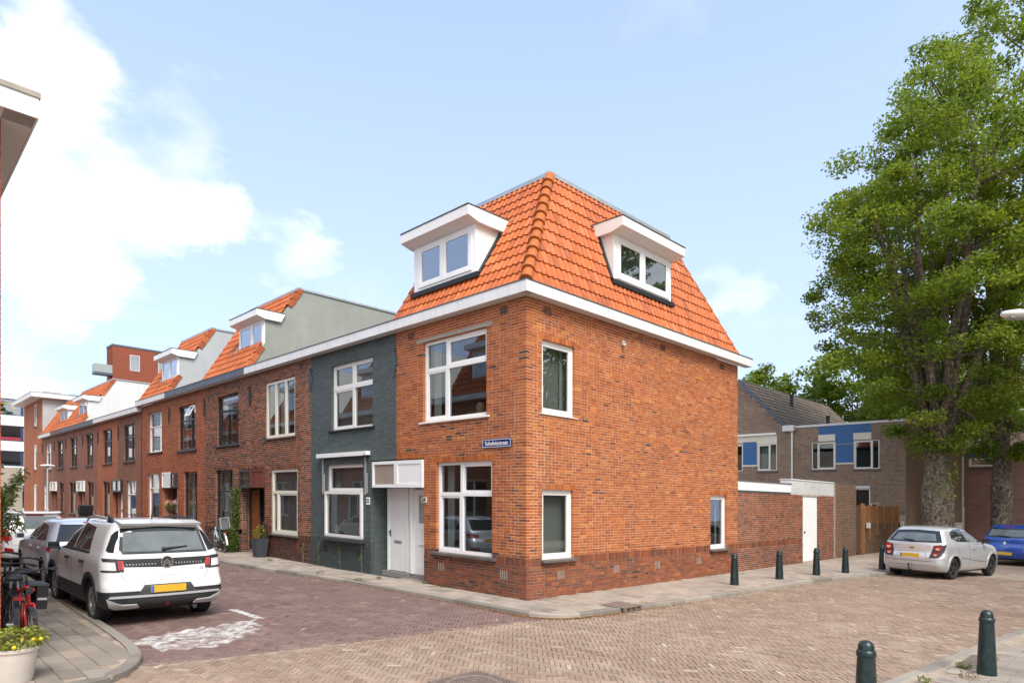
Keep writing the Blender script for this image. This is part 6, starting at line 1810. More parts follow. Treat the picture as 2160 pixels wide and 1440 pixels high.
    def put_wheels(s, rim, spokes=5, width=0.205, track=None, back=None):
        R = s.R; rr = R * 0.66; wmax = max(r[3] for r in s.rows); t = (track or wmax - 0.025)
        for wx in s.wheels:
            for sd in (1, -1):
                ty = MB(s.fr); yo = sd * t; yi = sd * (t - width); e = sd * 0.018
                prof = [(rr, yi), (R - 0.03, yi), (R - 0.006, yi + e), (R, yi + 2.2 * e), (R, yo - 2.2 * e), (R - 0.006, yo - e), (R - 0.03, yo), (rr + 0.012, yo - sd * 0.004), (rr, yo - e)]
                if sd < 0: prof = [(a, b) for a, b in prof]
                ty.lathe([(a, b) for a, b in prof], (wx, 0, R), 'd', 36, cap=False)
                for k in (-1.3, 0, 1.3):
                    yy = (yo + yi) / 2 + k * 0.035
                    ty.lathe([(R + 0.0005, yy - 0.005), (R + 0.0012, yy - 0.004), (R + 0.0012, yy + 0.004), (R + 0.0005, yy + 0.005)], (wx, 0, R), 'd', 36, 1, cap=False)
                w = s.th.part('wheel', ty, [M['tyre'], M['arch']], auto=35)
                rm = MB(s.fr); y = yo - sd * 0.012
                rm.lathe([(rr + 0.004, y - sd * 0.02), (rr + 0.004, y), (rr - 0.012, y + sd * 0.004), (rr - 0.03, y - sd * 0.012), (rr - 0.035, y - sd * 0.06)], (wx, 0, R), 'd', 36, cap=False)
                rm.lathe([(0.0001, y - sd * 0.002), (0.05, y - sd * 0.006), (0.062, y - sd * 0.02)], (wx, 0, R), 'd', 20, cap=False)
                ph = 0.3 * wx
                for k in range(spokes):
                    a = 2 * math.pi * k / spokes + ph
                    ux, uz = math.cos(a), math.sin(a); nx, nz = -uz, ux
                    pts = []
                    for (r, hw, yy) in ((0.045, 0.036, y - sd * 0.008), (rr * 0.55, 0.024, y - sd * 0.012), (rr - 0.018, 0.038, y - sd * 0.008)):
                        pts.append([(wx + ux * r + nx * hw * q, yy - sd * (0.022 if dd else 0), R + uz * r + nz * hw * q) for q in (-1, 1) for dd in (0, 1)])
                    I = [[rm.vert(*p) for p in row] for row in pts]
                    for A, B in zip(I, I[1:]):
                        for (p, q) in ((0, 2), (2, 3), (3, 1), (1, 0)):
                            rm.f.append((A[p], A[q], B[q], B[p])); rm.m.append(0)
                s.th.part('rim', rm, rim, w, auto=35)
                bk = MB(s.fr); bk.lathe([(0.0001, y - sd * 0.05), (rr - 0.02, y - sd * 0.055)], (wx, 0, R), 'd', 24, cap=False); s.th.part('brake_disc', bk, M['arch'], w)

    def mirror_pair(s, x, z, y, mat, glass=True):
        for sd in (1, -1):
            b = MB(s.fr); b.ball((x, sd * (y + 0.12), z), 0.085, 8, sq=0.85)
            for i, v in enumerate(b.v): pass
            b2 = MB(s.fr)
            b2.prism([(x - 0.05, z - 0.055), (x + 0.05, z - 0.065), (x + 0.09, z - 0.01), (x + 0.06, z + 0.06), (x - 0.03, z + 0.07)], sd * (y + 0.03), sd * (y + 0.19), 'uz')
            b2.prism([(x - 0.0, z - 0.08), (x + 0.06, z - 0.08), (x + 0.06, z - 0.03), (x + 0.0, z - 0.03)], sd * (y - 0.06), sd * (y + 0.04), 'uz')
            o = s.th.part('wing_mirror', b2, mat, auto=30)
            g = MB(s.fr); g.box(x - 0.056, x - 0.0505, sd * (y + 0.045), sd * (y + 0.178), z - 0.045, z + 0.052); s.th.part('mirror_glass', g, M['car_glass'], o)

    def plate(s, z, y=0.0, x=None, w=0.52, h=0.11, blue=True):
        h0 = s.hit(y, z, 'r'); x = h0[0].x if x is None else x
        b = MB(s.fr); b.box(x - 0.022, x - 0.006, y - w / 2, y + w / 2, z - h / 2, z + h / 2); o = s.th.part('number_plate', b, M['plate_yellow'])
        if blue:
            e = MB(s.fr); e.box(x - 0.0235, x - 0.0222, y + w / 2 - 0.045, y + w / 2 - 0.002, z - h / 2 + 0.004, z + h / 2 - 0.004); s.th.part('plate_band', e, M['plate_band'], o)

    def letters(s, txt, y, z, size, mat, off=0.006, **kw):
        """lettering on the tail; the reader behind the car sees +y at his left"""
        V, F = text_mesh(txt, size, 0.004, **kw); mb = MB(s.fr)
        for v in V:
            h = s.hit(y - v[0], z + v[1], 'r'); q = h[0] + h[1] * (off + v[2]); mb.vert(*q)
        for f in F: mb.f.append(tuple(f)); mb.m.append(0)
        return s.th.part('lettering', mb, mat)

    def rear_wiper(s, y0, y1, z, mat=None):
        pts = []
        for k in range(7):
            t = k / 6; y = y0 + (y1 - y0) * t; zz = z + 0.035 * t; h = s.hit(y, zz, 'r'); pts.append(h[0] + h[1] * (0.03 - 0.012 * t))
        b = MB(s.fr); b.tube(pts, [0.022, 0.02, 0.016, 0.013, 0.012, 0.011, 0.008], 6); h = s.hit(y0, z, 'r'); b.ball(h[0] + h[1] * 0.02, 0.035, 6)
        return s.th.part('wiper', b, M['plastic'], smooth=True)

    def aerial(s, x, z, ln=0.35, y=0.0):
        b = MB(s.fr); b.tube([(x, y, z - 0.03), (x - 0.02, y, z + 0.02), (x - 0.4 * ln, y, z + ln)], [0.02, 0.012, 0.004], 6); s.th.part('aerial', b, M['plastic'])


def car_mats():
    M['plastic'] = pm('black_plastic', (0.022, 0.023, 0.025), 0.55, 0.15, 6.0)
    M['arch'] = pm('wheel_well', (0.012, 0.012, 0.012), 0.9, 0.1, 6.0)
    M['tyre'] = pm('tyre_rubber', (0.022, 0.022, 0.023), 0.8, 0.25, 9.0, 0.2, 60.0)
    M['gap'] = pm('panel_gap', (0.015, 0.015, 0.016), 0.7, 0.05, 6.0)
    M['chrome'] = pm('chrome', (0.75, 0.76, 0.78), 0.08, 0.03, 6.0, metal=1.0, rvar=0.02)
    M['car_glass'] = pm('car_glass', (0.020, 0.023, 0.026), 0.03, 0.1, 3.0, spec=0.7, rvar=0.005)
    M['car_glass_l'] = pm('car_glass_light', (0.12, 0.14, 0.145), 0.03, 0.3, 3.0, spec=0.8, rvar=0.005)
    M['red_lens'] = pm('red_lens', (0.36, 0.008, 0.012), 0.12, 0.1, 9.0, coat=0.8)
    M['red_bright'] = pm('red_reflector', (0.62, 0.02, 0.02), 0.15, 0.1, 9.0, coat=0.8)
    M['clear_lens'] = pm('clear_lens', (0.62, 0.60, 0.58), 0.15, 0.1, 9.0, coat=0.8)
    M['orange_lens'] = pm('orange_lens', (0.50, 0.13, 0.06), 0.2, 0.1, 9.0, coat=0.8)
    M['plate_yellow'] = pm('yellow_plate', (0.66, 0.40, 0.035), 0.35, 0.06, 8.0)
    M['plate_band'] = pm('blue_plate_band', (0.05, 0.16, 0.42), 0.35, 0.05, 8.0)
    M['silver_trim'] = pm('silver_trim', (0.50, 0.50, 0.50), 0.38, 0.05, 6.0, metal=0.3)
    M['rim_silver'] = pm('silver_rim', (0.40, 0.40, 0.40), 0.35, 0.1, 8.0, metal=0.7)
    M['rim_dark'] = pm('dark_rim', (0.055, 0.053, 0.052), 0.4, 0.15, 8.0, metal=0.5)
    M['badge_gold'] = pm('gold_badge', (0.62, 0.45, 0.16), 0.25, 0.05, 8.0, metal=0.8)


def build_cars():
    car_mats()
    # -------- white crossover in front
    white = paint_mat('white_car_paint', (0.80, 0.80, 0.80))
    rows = [(0.235, 0.20, 4.15, 0.74, 0.18, 0.5), (0.30, 0.07, 4.32, 0.85, 0.17, 0.5), (0.42, 0.0, 4.38, 0.895, 0.17, 0.5), (0.60, 0.0, 4.39, 0.90, 0.17, 0.5), (0.72, 0.055, 4.38, 0.90, 0.18, 0.5), (0.86, 0.075, 4.33, 0.898, 0.18, 0.5), (0.98, 0.09, 4.20, 0.892, 0.18, 0.5),
            (1.04, 0.10, 3.75, 0.88, 0.18, 0.5), (1.08, 0.115, 3.30, 0.868, 0.18, 0.45), (1.12, 0.135, 3.10, 0.850, 0.18, 0.4), (1.30, 0.24, 2.85, 0.785, 0.19, 0.35), (1.46, 0.33, 2.55, 0.715, 0.19, 0.32), (1.55, 0.37, 2.32, 0.665, 0.19, 0.30), (1.60, 0.42, 2.12, 0.60, 0.20, 0.28), (1.63, 0.55, 1.85, 0.49, 0.20, 0.25), (1.645, 0.8, 1.55, 0.30, 0.15, 0.2)]
    c = Car('crossover_car', 'white crossover car with black band between its tail lights, nearest in the left row', (-5.90, 2.22), rad(90.6), rows, white, 4.39, (0.84, 3.51), 0.345, 0.405, lower=0.555)
    c.arch_trim(0.40, 0.475, M['plastic']); c.put_wheels(M['rim_silver'], 5, 0.215)
    for ax in ('s+', 's-'): c.patch('sill_trim', [(1.26, 0.26), (3.08, 0.26)], [(1.24, 0.42), (3.1, 0.42)], ax, M['plastic'], off=0.012)
    gl = M['car_glass']
    c.patch('rear_window', [(-0.66, 1.115), (0.66, 1.115)], [(-0.585, 1.505), (0, 1.535), (0.585, 1.505)], 'r', gl, n=24)
    c.patch('rear_window', [(-0.60, 1.15), (0.60, 1.15)], [(-0.555, 1.445), (0, 1.46), (0.555, 1.445)], 'r', M['car_glass_l'], n=24, off=0.0065)  # lighter inner patch, a grey reflection put into the glass colour
    for mr in (False, True): c.patch('quarter_window', [(0.675, 1.13), (0.79, 1.15), (0.80, 1.18)], [(0.60, 1.48), (0.655, 1.45), (0.70, 1.40)], 'r', gl, n=8, mirror=mr)
    for ax in ('s+', 's-'):
        c.patch('side_window', [(1.02, 1.14), (1.98, 1.12)], [(1.22, 1.50), (1.96, 1.545)], ax, gl); c.patch('side_window', [(2.06, 1.12), (3.0, 1.115)], [(2.04, 1.545), (2.25, 1.535), (2.52, 1.44)], ax, gl)
        c.patch('window_trim', [(0.98, 1.09), (3.1, 1.075)], [(0.98, 1.125), (3.1, 1.108)], ax, M['plastic'], off=0.006, m=3)
        c.line('panel_gap', [(2.02, 1.08), (2.02, 0.6), (1.95, 0.42)], ax); c.line('panel_gap', [(3.05, 1.07), (3.10, 0.7), (3.06, 0.42)], ax); c.line('panel_gap', [(1.15, 1.08), (1.22, 0.85), (1.27, 0.7)], ax)
        for x in (1.18, 2.16): c.patch('door_handle', [(x, 0.925), (x + 0.22, 0.925)], [(x, 0.965), (x + 0.22, 0.965)], ax, M['plastic'], off=0.03, n=6, m=3)
    c.patch('tail_band', [(-0.60, 0.925), (0, 0.905), (0.60, 0.925)], [(-0.62, 1.045), (0, 1.04), (0.62, 1.045)], 'r', M['plastic'], n=24, off=0.006)
    for i in range(26):
        y = -0.55 + i * 0.044
        if abs(y) < 0.13: continue
        c.patch('band_dash', [(y, 0.945), (y + 0.012, 0.945)], [(y + 0.018, 0.972), (y + 0.03, 0.972)], 'r', M['silver_trim'], n=2, m=2, off=0.009)
    for mr in (False, True):
        c.patch('light_housing', [(0.60, 0.855), (0.70, 0.85)], [(0.62, 1.045), (0.72, 1.05)], 'r', M['plastic'], n=6, off=0.007, mirror=mr)
        c.patch('light_housing', [(0.69, 1.0), (0.86, 1.015)], [(0.70, 1.055), (0.865, 1.06)], 'r', M['plastic'], n=8, off=0.008, mirror=mr)
        c.patch('light_housing', [(0.66, 0.845), (0.88, 0.855)], [(0.66, 0.875), (0.885, 0.885)], 'r', M['plastic'], n=8, off=0.008, mirror=mr)
        c.patch('tail_light', [(0.605, 0.885), (0.675, 0.88)], [(0.62, 1.02), (0.69, 1.02)], 'r', M['red_lens'], n=6, off=0.013, mirror=mr)
        c.patch('tail_light', [(0.605, 0.885), (0.622, 0.885)], [(0.62, 1.02), (0.637, 1.02)], 'r', M['red_bright'], n=3, off=0.0145, mirror=mr)
    c.line('panel_gap', [(-0.60, 0.92), (-0.64, 0.78), (-0.545, 0.665), (0.545, 0.665), (0.64, 0.78), (0.60, 0.92)], 'r', n=60)
    c.patch('plate_recess', [(-0.43, 0.50), (0.43, 0.50)], [(-0.34, 0.645), (0.34, 0.645)], 'r', pm('grey_plastic', (0.05, 0.052, 0.058), 0.5), n=20, off=0.004)
    c.plate(0.575)
    # skid trim
    c.patch('skid_trim', [(-0.82, 0.455), (0.82, 0.455)], [(-0.80, 0.49), (0.80, 0.49)], 'r', M['silver_trim'], n=30, m=3, off=0.020)
    for mr in (False, True): c.patch('skid_trim', [(0.40, 0.30), (0.72, 0.285), (0.80, 0.33)], [(0.44, 0.355), (0.66, 0.36), (0.84, 0.45)], 'r', M['silver_trim'], n=12, off=0.020, mirror=mr)
    for i in range(40):
        y = -0.56 + i * 0.029; c.patch('skid_rib', [(y, 0.34), (y + 0.008, 0.34)], [(y - 0.02, 0.44), (y - 0.012, 0.44)], 'r', M['rib_grey'], n=2, m=3, off=0.006)
    c.patch('fog_reflector', [(-0.03, 0.305), (0.03, 0.305)], [(-0.022, 0.33), (0.022, 0.33)], 'r', M['red_lens'], n=3, m=2, off=0.01)
    # round emblem with two chevrons
    h = c.hit(0, 0.985, 'r'); ex = h[0].x
    em = MB(c.fr); em.prism([(0.088 * math.cos(a), 0.985 + 0.088 * math.sin(a)) for a in np.linspace(0, 2 * math.pi, 33)[:-1]], ex - 0.02, ex - 0.004, 'dz'); bd = c.th.part('badge', em, M['plastic'], auto=40)
    rg = MB(c.fr)
    A = np.linspace(0, 2 * math.pi, 41)
    for p, q in zip(A, A[1:]):
        rg.prism([(0.078 * math.cos(p), 0.985 + 0.078 * math.sin(p)), (0.092 * math.cos(p), 0.985 + 0.092 * math.sin(p)), (0.092 * math.cos(q), 0.985 + 0.092 * math.sin(q)), (0.078 * math.cos(q), 0.985 + 0.078 * math.sin(q))], ex - 0.026, ex - 0.008, 'dz', caps=True)
    c.th.part('badge_ring', rg, M['chrome'], bd)
    for dz in (0.0, -0.046):
        cv = MB(c.fr)
        for sg in (1, -1): cv.prism([(0, 0.985 + dz + 0.052), (sg * 0.062, 0.985 + dz - 0.004), (sg * 0.05, 0.985 + dz - 0.026), (0, 0.985 + dz + 0.018)], ex - 0.025, ex - 0.0202, 'dz')
        c.th.part('badge_chevron', cv, M['chrome'], bd)
    c.letters('AIRCROSS', 0.0, 0.775, 0.045, M['silver_trim'], spacing=1.7); c.letters('C3', -0.54, 0.855, 0.055, M['silver_trim'], bold=0.002)
    c.rear_wiper(0.02, -0.34, 1.175)
    for sd in (1, -1):
        rl = MB(c.fr); rl.tube([(0.75, sd * 0.60, 1.58), (0.9, sd * 0.615, 1.645), (1.6, sd * 0.63, 1.665), (2.2, sd * 0.60, 1.62), (2.32, sd * 0.6, 1.56)], [0.02, 0.022, 0.022, 0.02, 0.015], 8); c.th.part('roof_rail', rl, M['silver_trim'] if sd > 0 else M['plastic'], smooth=True)
        bl = MB(c.fr); bl.prism([(0.62, 1.57), (0.95, 1.60), (0.9, 1.675), (0.80, 1.68)], sd * 0.585, sd * 0.63, 'uz'); c.th.part('rail_foot', bl, M['plastic'])
    sp = MB(c.fr); sp.prism([(0.30, 1.555), (0.62, 1.60), (0.62, 1.635), (0.27, 1.59)], -0.60, 0.60, 'uz'); c.th.part('spoiler', sp, white, auto=30)
    c.aerial(0.85, 1.64, 0.34, 0.0); c.mirror_pair(3.0, 1.10, 0.86, M['plastic'])
    ex_ = MB(c.fr); ex_.tube([(0.25, -0.42, 0.24), (0.05, -0.42, 0.235)], 0.035, 10); c.th.part('exhaust', ex_, M['iron'])
    # -------- grey-blue hatchback
    gb = paint_mat('grey_blue_car_paint', (0.60, 0.66, 0.76), 0.35, 0.33)
    rows = [(0.17, 0.14, 3.85, 0.72, 0.20, 0.45), (0.26, 0.05, 3.97, 0.81, 0.22, 0.45), (0.45, 0.0, 4.03, 0.86, 0.24, 0.45), (0.62, 0.02, 4.03, 0.868, 0.26, 0.45), (0.76, 0.10, 3.97, 0.866, 0.26, 0.45), (0.86, 0.12, 3.80, 0.86, 0.24, 0.45), (0.92, 0.13, 3.35, 0.85, 0.24, 0.45), (0.96, 0.145, 3.0, 0.838, 0.22, 0.4), (1.0, 0.17, 2.85, 0.822, 0.2, 0.38), (1.2, 0.33, 2.52, 0.735, 0.2, 0.35), (1.34, 0.44, 2.25, 0.655, 0.2, 0.32), (1.41, 0.50, 2.05, 0.60, 0.2, 0.3), (1.455, 0.60, 1.8, 0.49, 0.2, 0.25), (1.475, 0.85, 1.5, 0.28, 0.14, 0.2)]
    c = Car('hatchback_car', 'grey-blue hatchback parked between the white crossover and the small white car', (-5.74, 7.45), rad(90.5), rows, gb, 4.03, (0.74, 3.31), 0.31, 0.355, lower=0.22)
    c.put_wheels(M['rim_silver'], 7, 0.19)
    c.patch('rear_window', [(-0.70, 1.0), (0.70, 1.0)], [(-0.57, 1.355), (0.57, 1.355)], 'r', M['car_glass'], n=20)
    for mr in (False, True):
        c.patch('tail_light', [(0.46, 0.76), (0.60, 0.745), (0.80, 0.765), (0.852, 0.82)], [(0.46, 0.855), (0.62, 0.86), (0.80, 0.89), (0.852, 0.885)], 'r', M['red_lens'], n=16, off=0.01, mirror=mr)
        c.patch('tail_light', [(0.62, 0.77), (0.80, 0.79)], [(0.62, 0.80), (0.80, 0.82)], 'r', M['clear_lens'], n=8, m=3, off=0.013, mirror=mr)
        c.patch('bumper_insert', [(0.48, 0.27), (0.78, 0.29)], [(0.50, 0.42), (0.79, 0.43)], 'r', M['plastic'], n=8, off=0.006, mirror=mr)
        c.patch('fog_light', [(0.54, 0.34), (0.76, 0.345)], [(0.55, 0.40), (0.765, 0.41)], 'r', M['orange_lens'], n=6, off=0.012, mirror=mr)
    c.line('panel_gap', [(-0.72, 0.98), (-0.62, 0.80), (-0.55, 0.55), (0.55, 0.55), (0.62, 0.80), (0.72, 0.98)], 'r', n=50)
    c.patch('brake_light', [(-0.15, 1.385), (0.15, 1.385)], [(-0.14, 1.405), (0.14, 1.405)], 'r', M['red_lens'], n=8, m=3, off=0.01)
    for ax in ('s+', 's-'):
        c.patch('side_window', [(0.60, 1.02), (0.92, 1.0)], [(0.80, 1.20), (0.95, 1.31)], ax, M['car_glass'], n=8); c.patch('side_window', [(0.97, 1.0), (1.72, 0.985)], [(1.0, 1.315), (1.72, 1.36)], ax, M['car_glass']); c.patch('side_window', [(1.80, 0.985), (2.75, 0.98)], [(1.80, 1.36), (2.0, 1.35), (2.25, 1.25)], ax, M['car_glass'])
        c.line('panel_gap', [(1.76, 0.97), (1.78, 0.6), (1.7, 0.28)], ax); c.line('panel_gap', [(2.80, 0.95), (2.86, 0.6), (2.82, 0.28)], ax); c.line('panel_gap', [(0.95, 0.98), (1.02, 0.75), (1.1, 0.6)], ax)
        for x in (1.02, 1.9): c.patch('door_handle', [(x, 0.82), (x + 0.2, 0.82)], [(x, 0.855), (x + 0.2, 0.855)], ax, gb, off=0.03, n=6, m=3)
    c.letters('HYUNDAI', 0.40, 0.70, 0.05, M['silver_trim']) if False else None
    c.aerial(0.75, 1.455, 0.16); c.mirror_pair(2.72, 1.02, 0.84, gb); c.plate(0.66)
    # -------- small white car
    wh2 = paint_mat('white_small_car_paint', (0.78, 0.78, 0.77))
    rows = [(0.17, 0.14, 3.4, 0.68, 0.2, 0.4), (0.28, 0.04, 3.54, 0.77, 0.22, 0.4), (0.46, 0.0, 3.59, 0.80, 0.24, 0.4), (0.66, 0.03, 3.58, 0.80, 0.24, 0.4), (0.86, 0.08, 3.45, 0.795, 0.24, 0.4), (0.95, 0.10, 3.1, 0.785, 0.22, 0.4), (1.0, 0.12, 2.85, 0.77, 0.2, 0.36), (1.25, 0.24, 2.4, 0.69, 0.2, 0.32), (1.40, 0.33, 2.05, 0.60, 0.2, 0.3), (1.46, 0.40, 1.85, 0.53, 0.2, 0.28), (1.49, 0.6, 1.6, 0.38, 0.18, 0.22)]
    c = Car('city_car', 'small white city car furthest along the left row, half hidden by leaves', (-5.95, 13.0), rad(90.5), rows, wh2, 3.59, (0.6, 3.0), 0.29, 0.335, lower=0.26)
    c.put_wheels(M['rim_silver'], 7, 0.175)
    c.patch('rear_window', [(-0.66, 1.02), (0.66, 1.02)], [(-0.55, 1.36), (0.55, 1.36)], 'r', M['car_glass_l'], n=18)
    c.patch('spoiler', [(-0.58, 1.39), (0.58, 1.39)], [(-0.55, 1.43), (0.55, 1.43)], 'r', wh2, n=14, m=3, off=0.10)
    c.patch('brake_light', [(-0.2, 1.375), (0.2, 1.375)], [(-0.2, 1.39), (0.2, 1.39)], 'r', M['red_lens'], n=8, m=3, off=0.05)
    for mr in (False, True):
        c.patch('tail_light', [(0.52, 0.76), (0.62, 0.70), (0.77, 0.74)], [(0.60, 0.99), (0.68, 1.03), (0.775, 1.0)], 'r', M['red_lens'], n=10, off=0.012, mirror=mr)
        c.patch('reflector', [(0.50, 0.40), (0.70, 0.42)], [(0.52, 0.50), (0.70, 0.54)], 'r', M['red_lens'], n=6, off=0.01, mirror=mr)
    for ax in ('s+', 's-'):
        c.patch('side_window', [(0.5, 1.02), (1.4, 1.0)], [(0.75, 1.33), (1.4, 1.38)], ax, M['car_glass']); c.patch('side_window', [(1.48, 1.0), (2.6, 0.99)], [(1.48, 1.38), (1.9, 1.35), (2.1, 1.26)], ax, M['car_glass'])
    c.letters('PICANTO', 0.42, 0.93, 0.06, M['silver_trim'])
    c.line('panel_gap', [(-0.62, 1.0), (-0.55, 0.6), (0.55, 0.6), (0.62, 1.0)], 'r', n=40); c.plate(0.70); c.mirror_pair(2.5, 1.02, 0.78, wh2)
    # -------- silver hatchback at the right
    sv = paint_mat('silver_car_paint', (0.58, 0.58, 0.585), 0.4, 0.34)
    rows = [(0.18, 0.16, 3.84, 0.72, 0.20, 0.45), (0.27, 0.06, 3.97, 0.82, 0.22, 0.45), (0.44, 0.0, 4.03, 0.862, 0.24, 0.45), (0.62, 0.01, 4.03, 0.868, 0.25, 0.45), (0.78, 0.10, 3.96, 0.866, 0.25, 0.45), (0.92, 0.13, 3.72, 0.86, 0.24, 0.45), (0.98, 0.145, 3.3, 0.85, 0.22, 0.45), (1.02, 0.16, 3.02, 0.84, 0.22, 0.4), (1.07, 0.19, 2.82, 0.82, 0.2, 0.38), (1.25, 0.33, 2.48, 0.735, 0.2, 0.35), (1.39, 0.43, 2.18, 0.655, 0.2, 0.32), (1.455, 0.50, 1.95, 0.59, 0.2, 0.3), (1.50, 0.62, 1.65, 0.47, 0.2, 0.25), (1.517, 0.85, 1.4, 0.27, 0.14, 0.2)]
    c = Car('hatchback_car', 'silver hatchback with round twin tail lights and a tow bar, parked by the bollards', (12.35, -3.62), rad(-11), rows, sv, 4.03, (0.76, 3.285), 0.32, 0.372, lower=0.235)
    c.put_wheels(M['rim_dark'], 5, 0.195); c.arch_trim(0.37, 0.42, sv)
    c.patch('rear_window', [(-0.74, 1.06), (0, 1.045), (0.74, 1.06)], [(-0.58, 1.38), (0, 1.41), (0.58, 1.38)], 'r', M['car_glass'], n=24)
    c.patch('rear_window', [(-0.60, 1.10), (0, 1.085), (0.60, 1.10)], [(-0.50, 1.30), (0, 1.325), (0.50, 1.30)], 'r', M['car_glass_l'], n=20, off=0.0065)
    for mr in (False, True):
        c.patch('light_housing', [(0.49, 0.62), (0.70, 0.63), (0.78, 0.68)], [(0.56, 0.97), (0.74, 1.0), (0.835, 1.0)], 'r', M['plastic'], n=10, off=0.008, mirror=mr)
        for (y, z, r) in ((0.675, 0.89, 0.085), (0.635, 0.72, 0.066)):
            s_ = -1 if mr else 1; h = c.hit(s_ * y, z, 'r')
            for (k, mt, rr) in ((0.02, 'red_bright', r), (0.031, 'clear_lens', r * 0.62)):
                b = MB(c.fr); x = h[0].x; b.prism([(s_ * y + rr * math.cos(a), z + rr * math.sin(a) * (1 if mt == 'red_bright' else 0.6) - (0 if mt == 'red_bright' else r * .15)) for a in np.linspace(0, 2 * math.pi, 25)[:-1]], x - k - 0.012, x - 0.006, 'dz'); c.th.part('tail_light', b, M[mt], auto=40)
    c.patch('tailgate_recess', [(-0.42, 0.575), (0.42, 0.575)], [(-0.34, 0.775), (0.34, 0.775)], 'r', sv, n=16, off=0.003); c.line('panel_gap', [(-0.44, 0.575), (-0.35, 0.785), (0.35, 0.785), (0.44, 0.575)], 'r', n=40)
    c.plate(0.675, 0.02); c.line('panel_gap', [(-0.76, 1.04), (-0.52, 0.80), (-0.50, 0.52), (0.50, 0.52), (0.52, 0.80), (0.76, 1.04)], 'r', n=60)
    c.line('panel_gap', [(-0.70, 0.36), (-0.55, 0.40), (0.55, 0.40), (0.70, 0.36)], 'r', n=30, w=0.008); c.line('panel_gap', [(-0.84, 0.58), (-0.5, 0.53), (0.5, 0.53), (0.84, 0.58)], 'r', n=40)
    h = c.hit(0, 0.90, 'r'); x = h[0].x; b = MB(c.fr); b.prism([(-0.085, 0.885), (-0.025, 0.885), (-0.03, 0.87), (0.03, 0.87), (0.035, 0.885), (0.075, 0.885), (0.085, 0.91), (0.025, 0.91), (0.03, 0.925), (-0.03, 0.925), (-0.035, 0.91), (-0.075, 0.91)], x - 0.016, x - 0.003, 'dz'); c.th.part('badge', b, M['badge_gold'])
    c.letters('CHEVROLET', 0.47, 0.955, 0.035, M['silver_trim']); c.letters('AVEO', -0.42, 0.955, 0.035, M['silver_trim'])
    c.rear_wiper(0.0, 0.30, 1.09)
    for ax in ('s+', 's-'):
        c.patch('side_window', [(0.72, 1.16), (1.0, 1.085), (1.66, 1.06)], [(0.80, 1.34), (1.1, 1.42), (1.62, 1.44)], ax, M['car_glass']); c.patch('side_window', [(1.70, 1.06), (2.72, 1.045)], [(1.66, 1.44), (1.95, 1.42), (2.2, 1.32)], ax, M['car_glass'])
        c.line('panel_gap', [(1.68, 1.05), (1.70, 0.6), (1.6, 0.3)], ax); c.line('panel_gap', [(2.74, 1.0), (2.84, 0.6), (2.80, 0.3)], ax); c.line('panel_gap', [(1.15, 0.62), (2.0, 0.52), (2.8, 0.44)], ax, w=0.012); c.line('panel_gap', [(0.9, 1.1), (0.92, 0.9), (1.08, 0.7)], ax)
        c.patch('door_handle', [(1.84, 0.86), (2.04, 0.86)], [(1.84, 0.895), (2.04, 0.895)], ax, sv, off=0.03, n=6, m=3)
    tb = MB(c.fr); tb.tube([(0.2, 0.0, 0.24), (-0.06, 0.0, 0.25), (-0.09, 0, 0.33), (-0.09, 0, 0.40)], 0.022, 8); tb.ball((-0.09, 0, 0.42), 0.032); c.th.part('tow_bar', tb, M['iron'])
    c.aerial(0.75, 1.50, 0.33); c.mirror_pair(2.62, 1.08, 0.83, M['plastic'])
    # -------- blue city car
    bl = paint_mat('blue_car_paint', (0.012, 0.075, 0.38), 0.2, 0.25)
    rows = [(0.18, 0.16, 3.4, 0.68, 0.2, 0.4), (0.28, 0.05, 3.54, 0.78, 0.22, 0.4), (0.46, 0.0, 3.59, 0.82, 0.24, 0.4), (0.62, 0.03, 3.58, 0.825, 0.25, 0.4), (0.80, 0.09, 3.45, 0.82, 0.25, 0.4), (0.92, 0.11, 3.05, 0.81, 0.24, 0.4), (0.98, 0.13, 2.8, 0.80, 0.22, 0.36), (1.22, 0.27, 2.35, 0.72, 0.22, 0.32), (1.38, 0.37, 2.0, 0.63, 0.22, 0.3), (1.44, 0.44, 1.8, 0.56, 0.22, 0.28), (1.47, 0.65, 1.55, 0.40, 0.18, 0.22)]
    c = Car('city_car', 'bright blue city car at the right edge, beyond the silver hatchback', (20.45, -4.62), rad(-14), rows, bl, 3.59, (0.6, 3.0), 0.295, 0.34, lower=0.25)
    c.put_wheels(M['rim_silver'], 7, 0.18)
    c.patch('rear_window', [(-0.66, 1.0), (0.66, 1.0)], [(-0.57, 1.34), (0.57, 1.34)], 'r', M['car_glass'], n=20); c.patch('rear_window', [(-0.58, 1.05), (0.58, 1.05)], [(-0.52, 1.29), (0.52, 1.29)], 'r', M['car_glass_l'], n=20, off=0.0065)
    for mr in (False, True): c.patch('tail_light', [(0.60, 0.62), (0.78, 0.66)], [(0.66, 0.93), (0.80, 0.93)], 'r', M['red_bright'], n=8, off=0.01, mirror=mr); c.patch('tail_light', [(0.64, 0.74), (0.785, 0.76)], [(0.65, 0.80), (0.79, 0.81)], 'r', M['clear_lens'], n=6, m=3, off=0.012, mirror=mr)
    c.patch('brake_light', [(-0.2, 1.385), (0.2, 1.385)], [(-0.18, 1.405), (0.18, 1.405)], 'r', M['red_lens'], n=8, m=3, off=0.01)
    c.line('panel_gap', [(-0.66, 0.98), (-0.56, 0.78), (-0.50, 0.55), (0.50, 0.55), (0.56, 0.78), (0.66, 0.98)], 'r', n=50); c.line('panel_gap', [(-0.8, 0.56), (0, 0.54), (0.8, 0.56)], 'r', n=40)
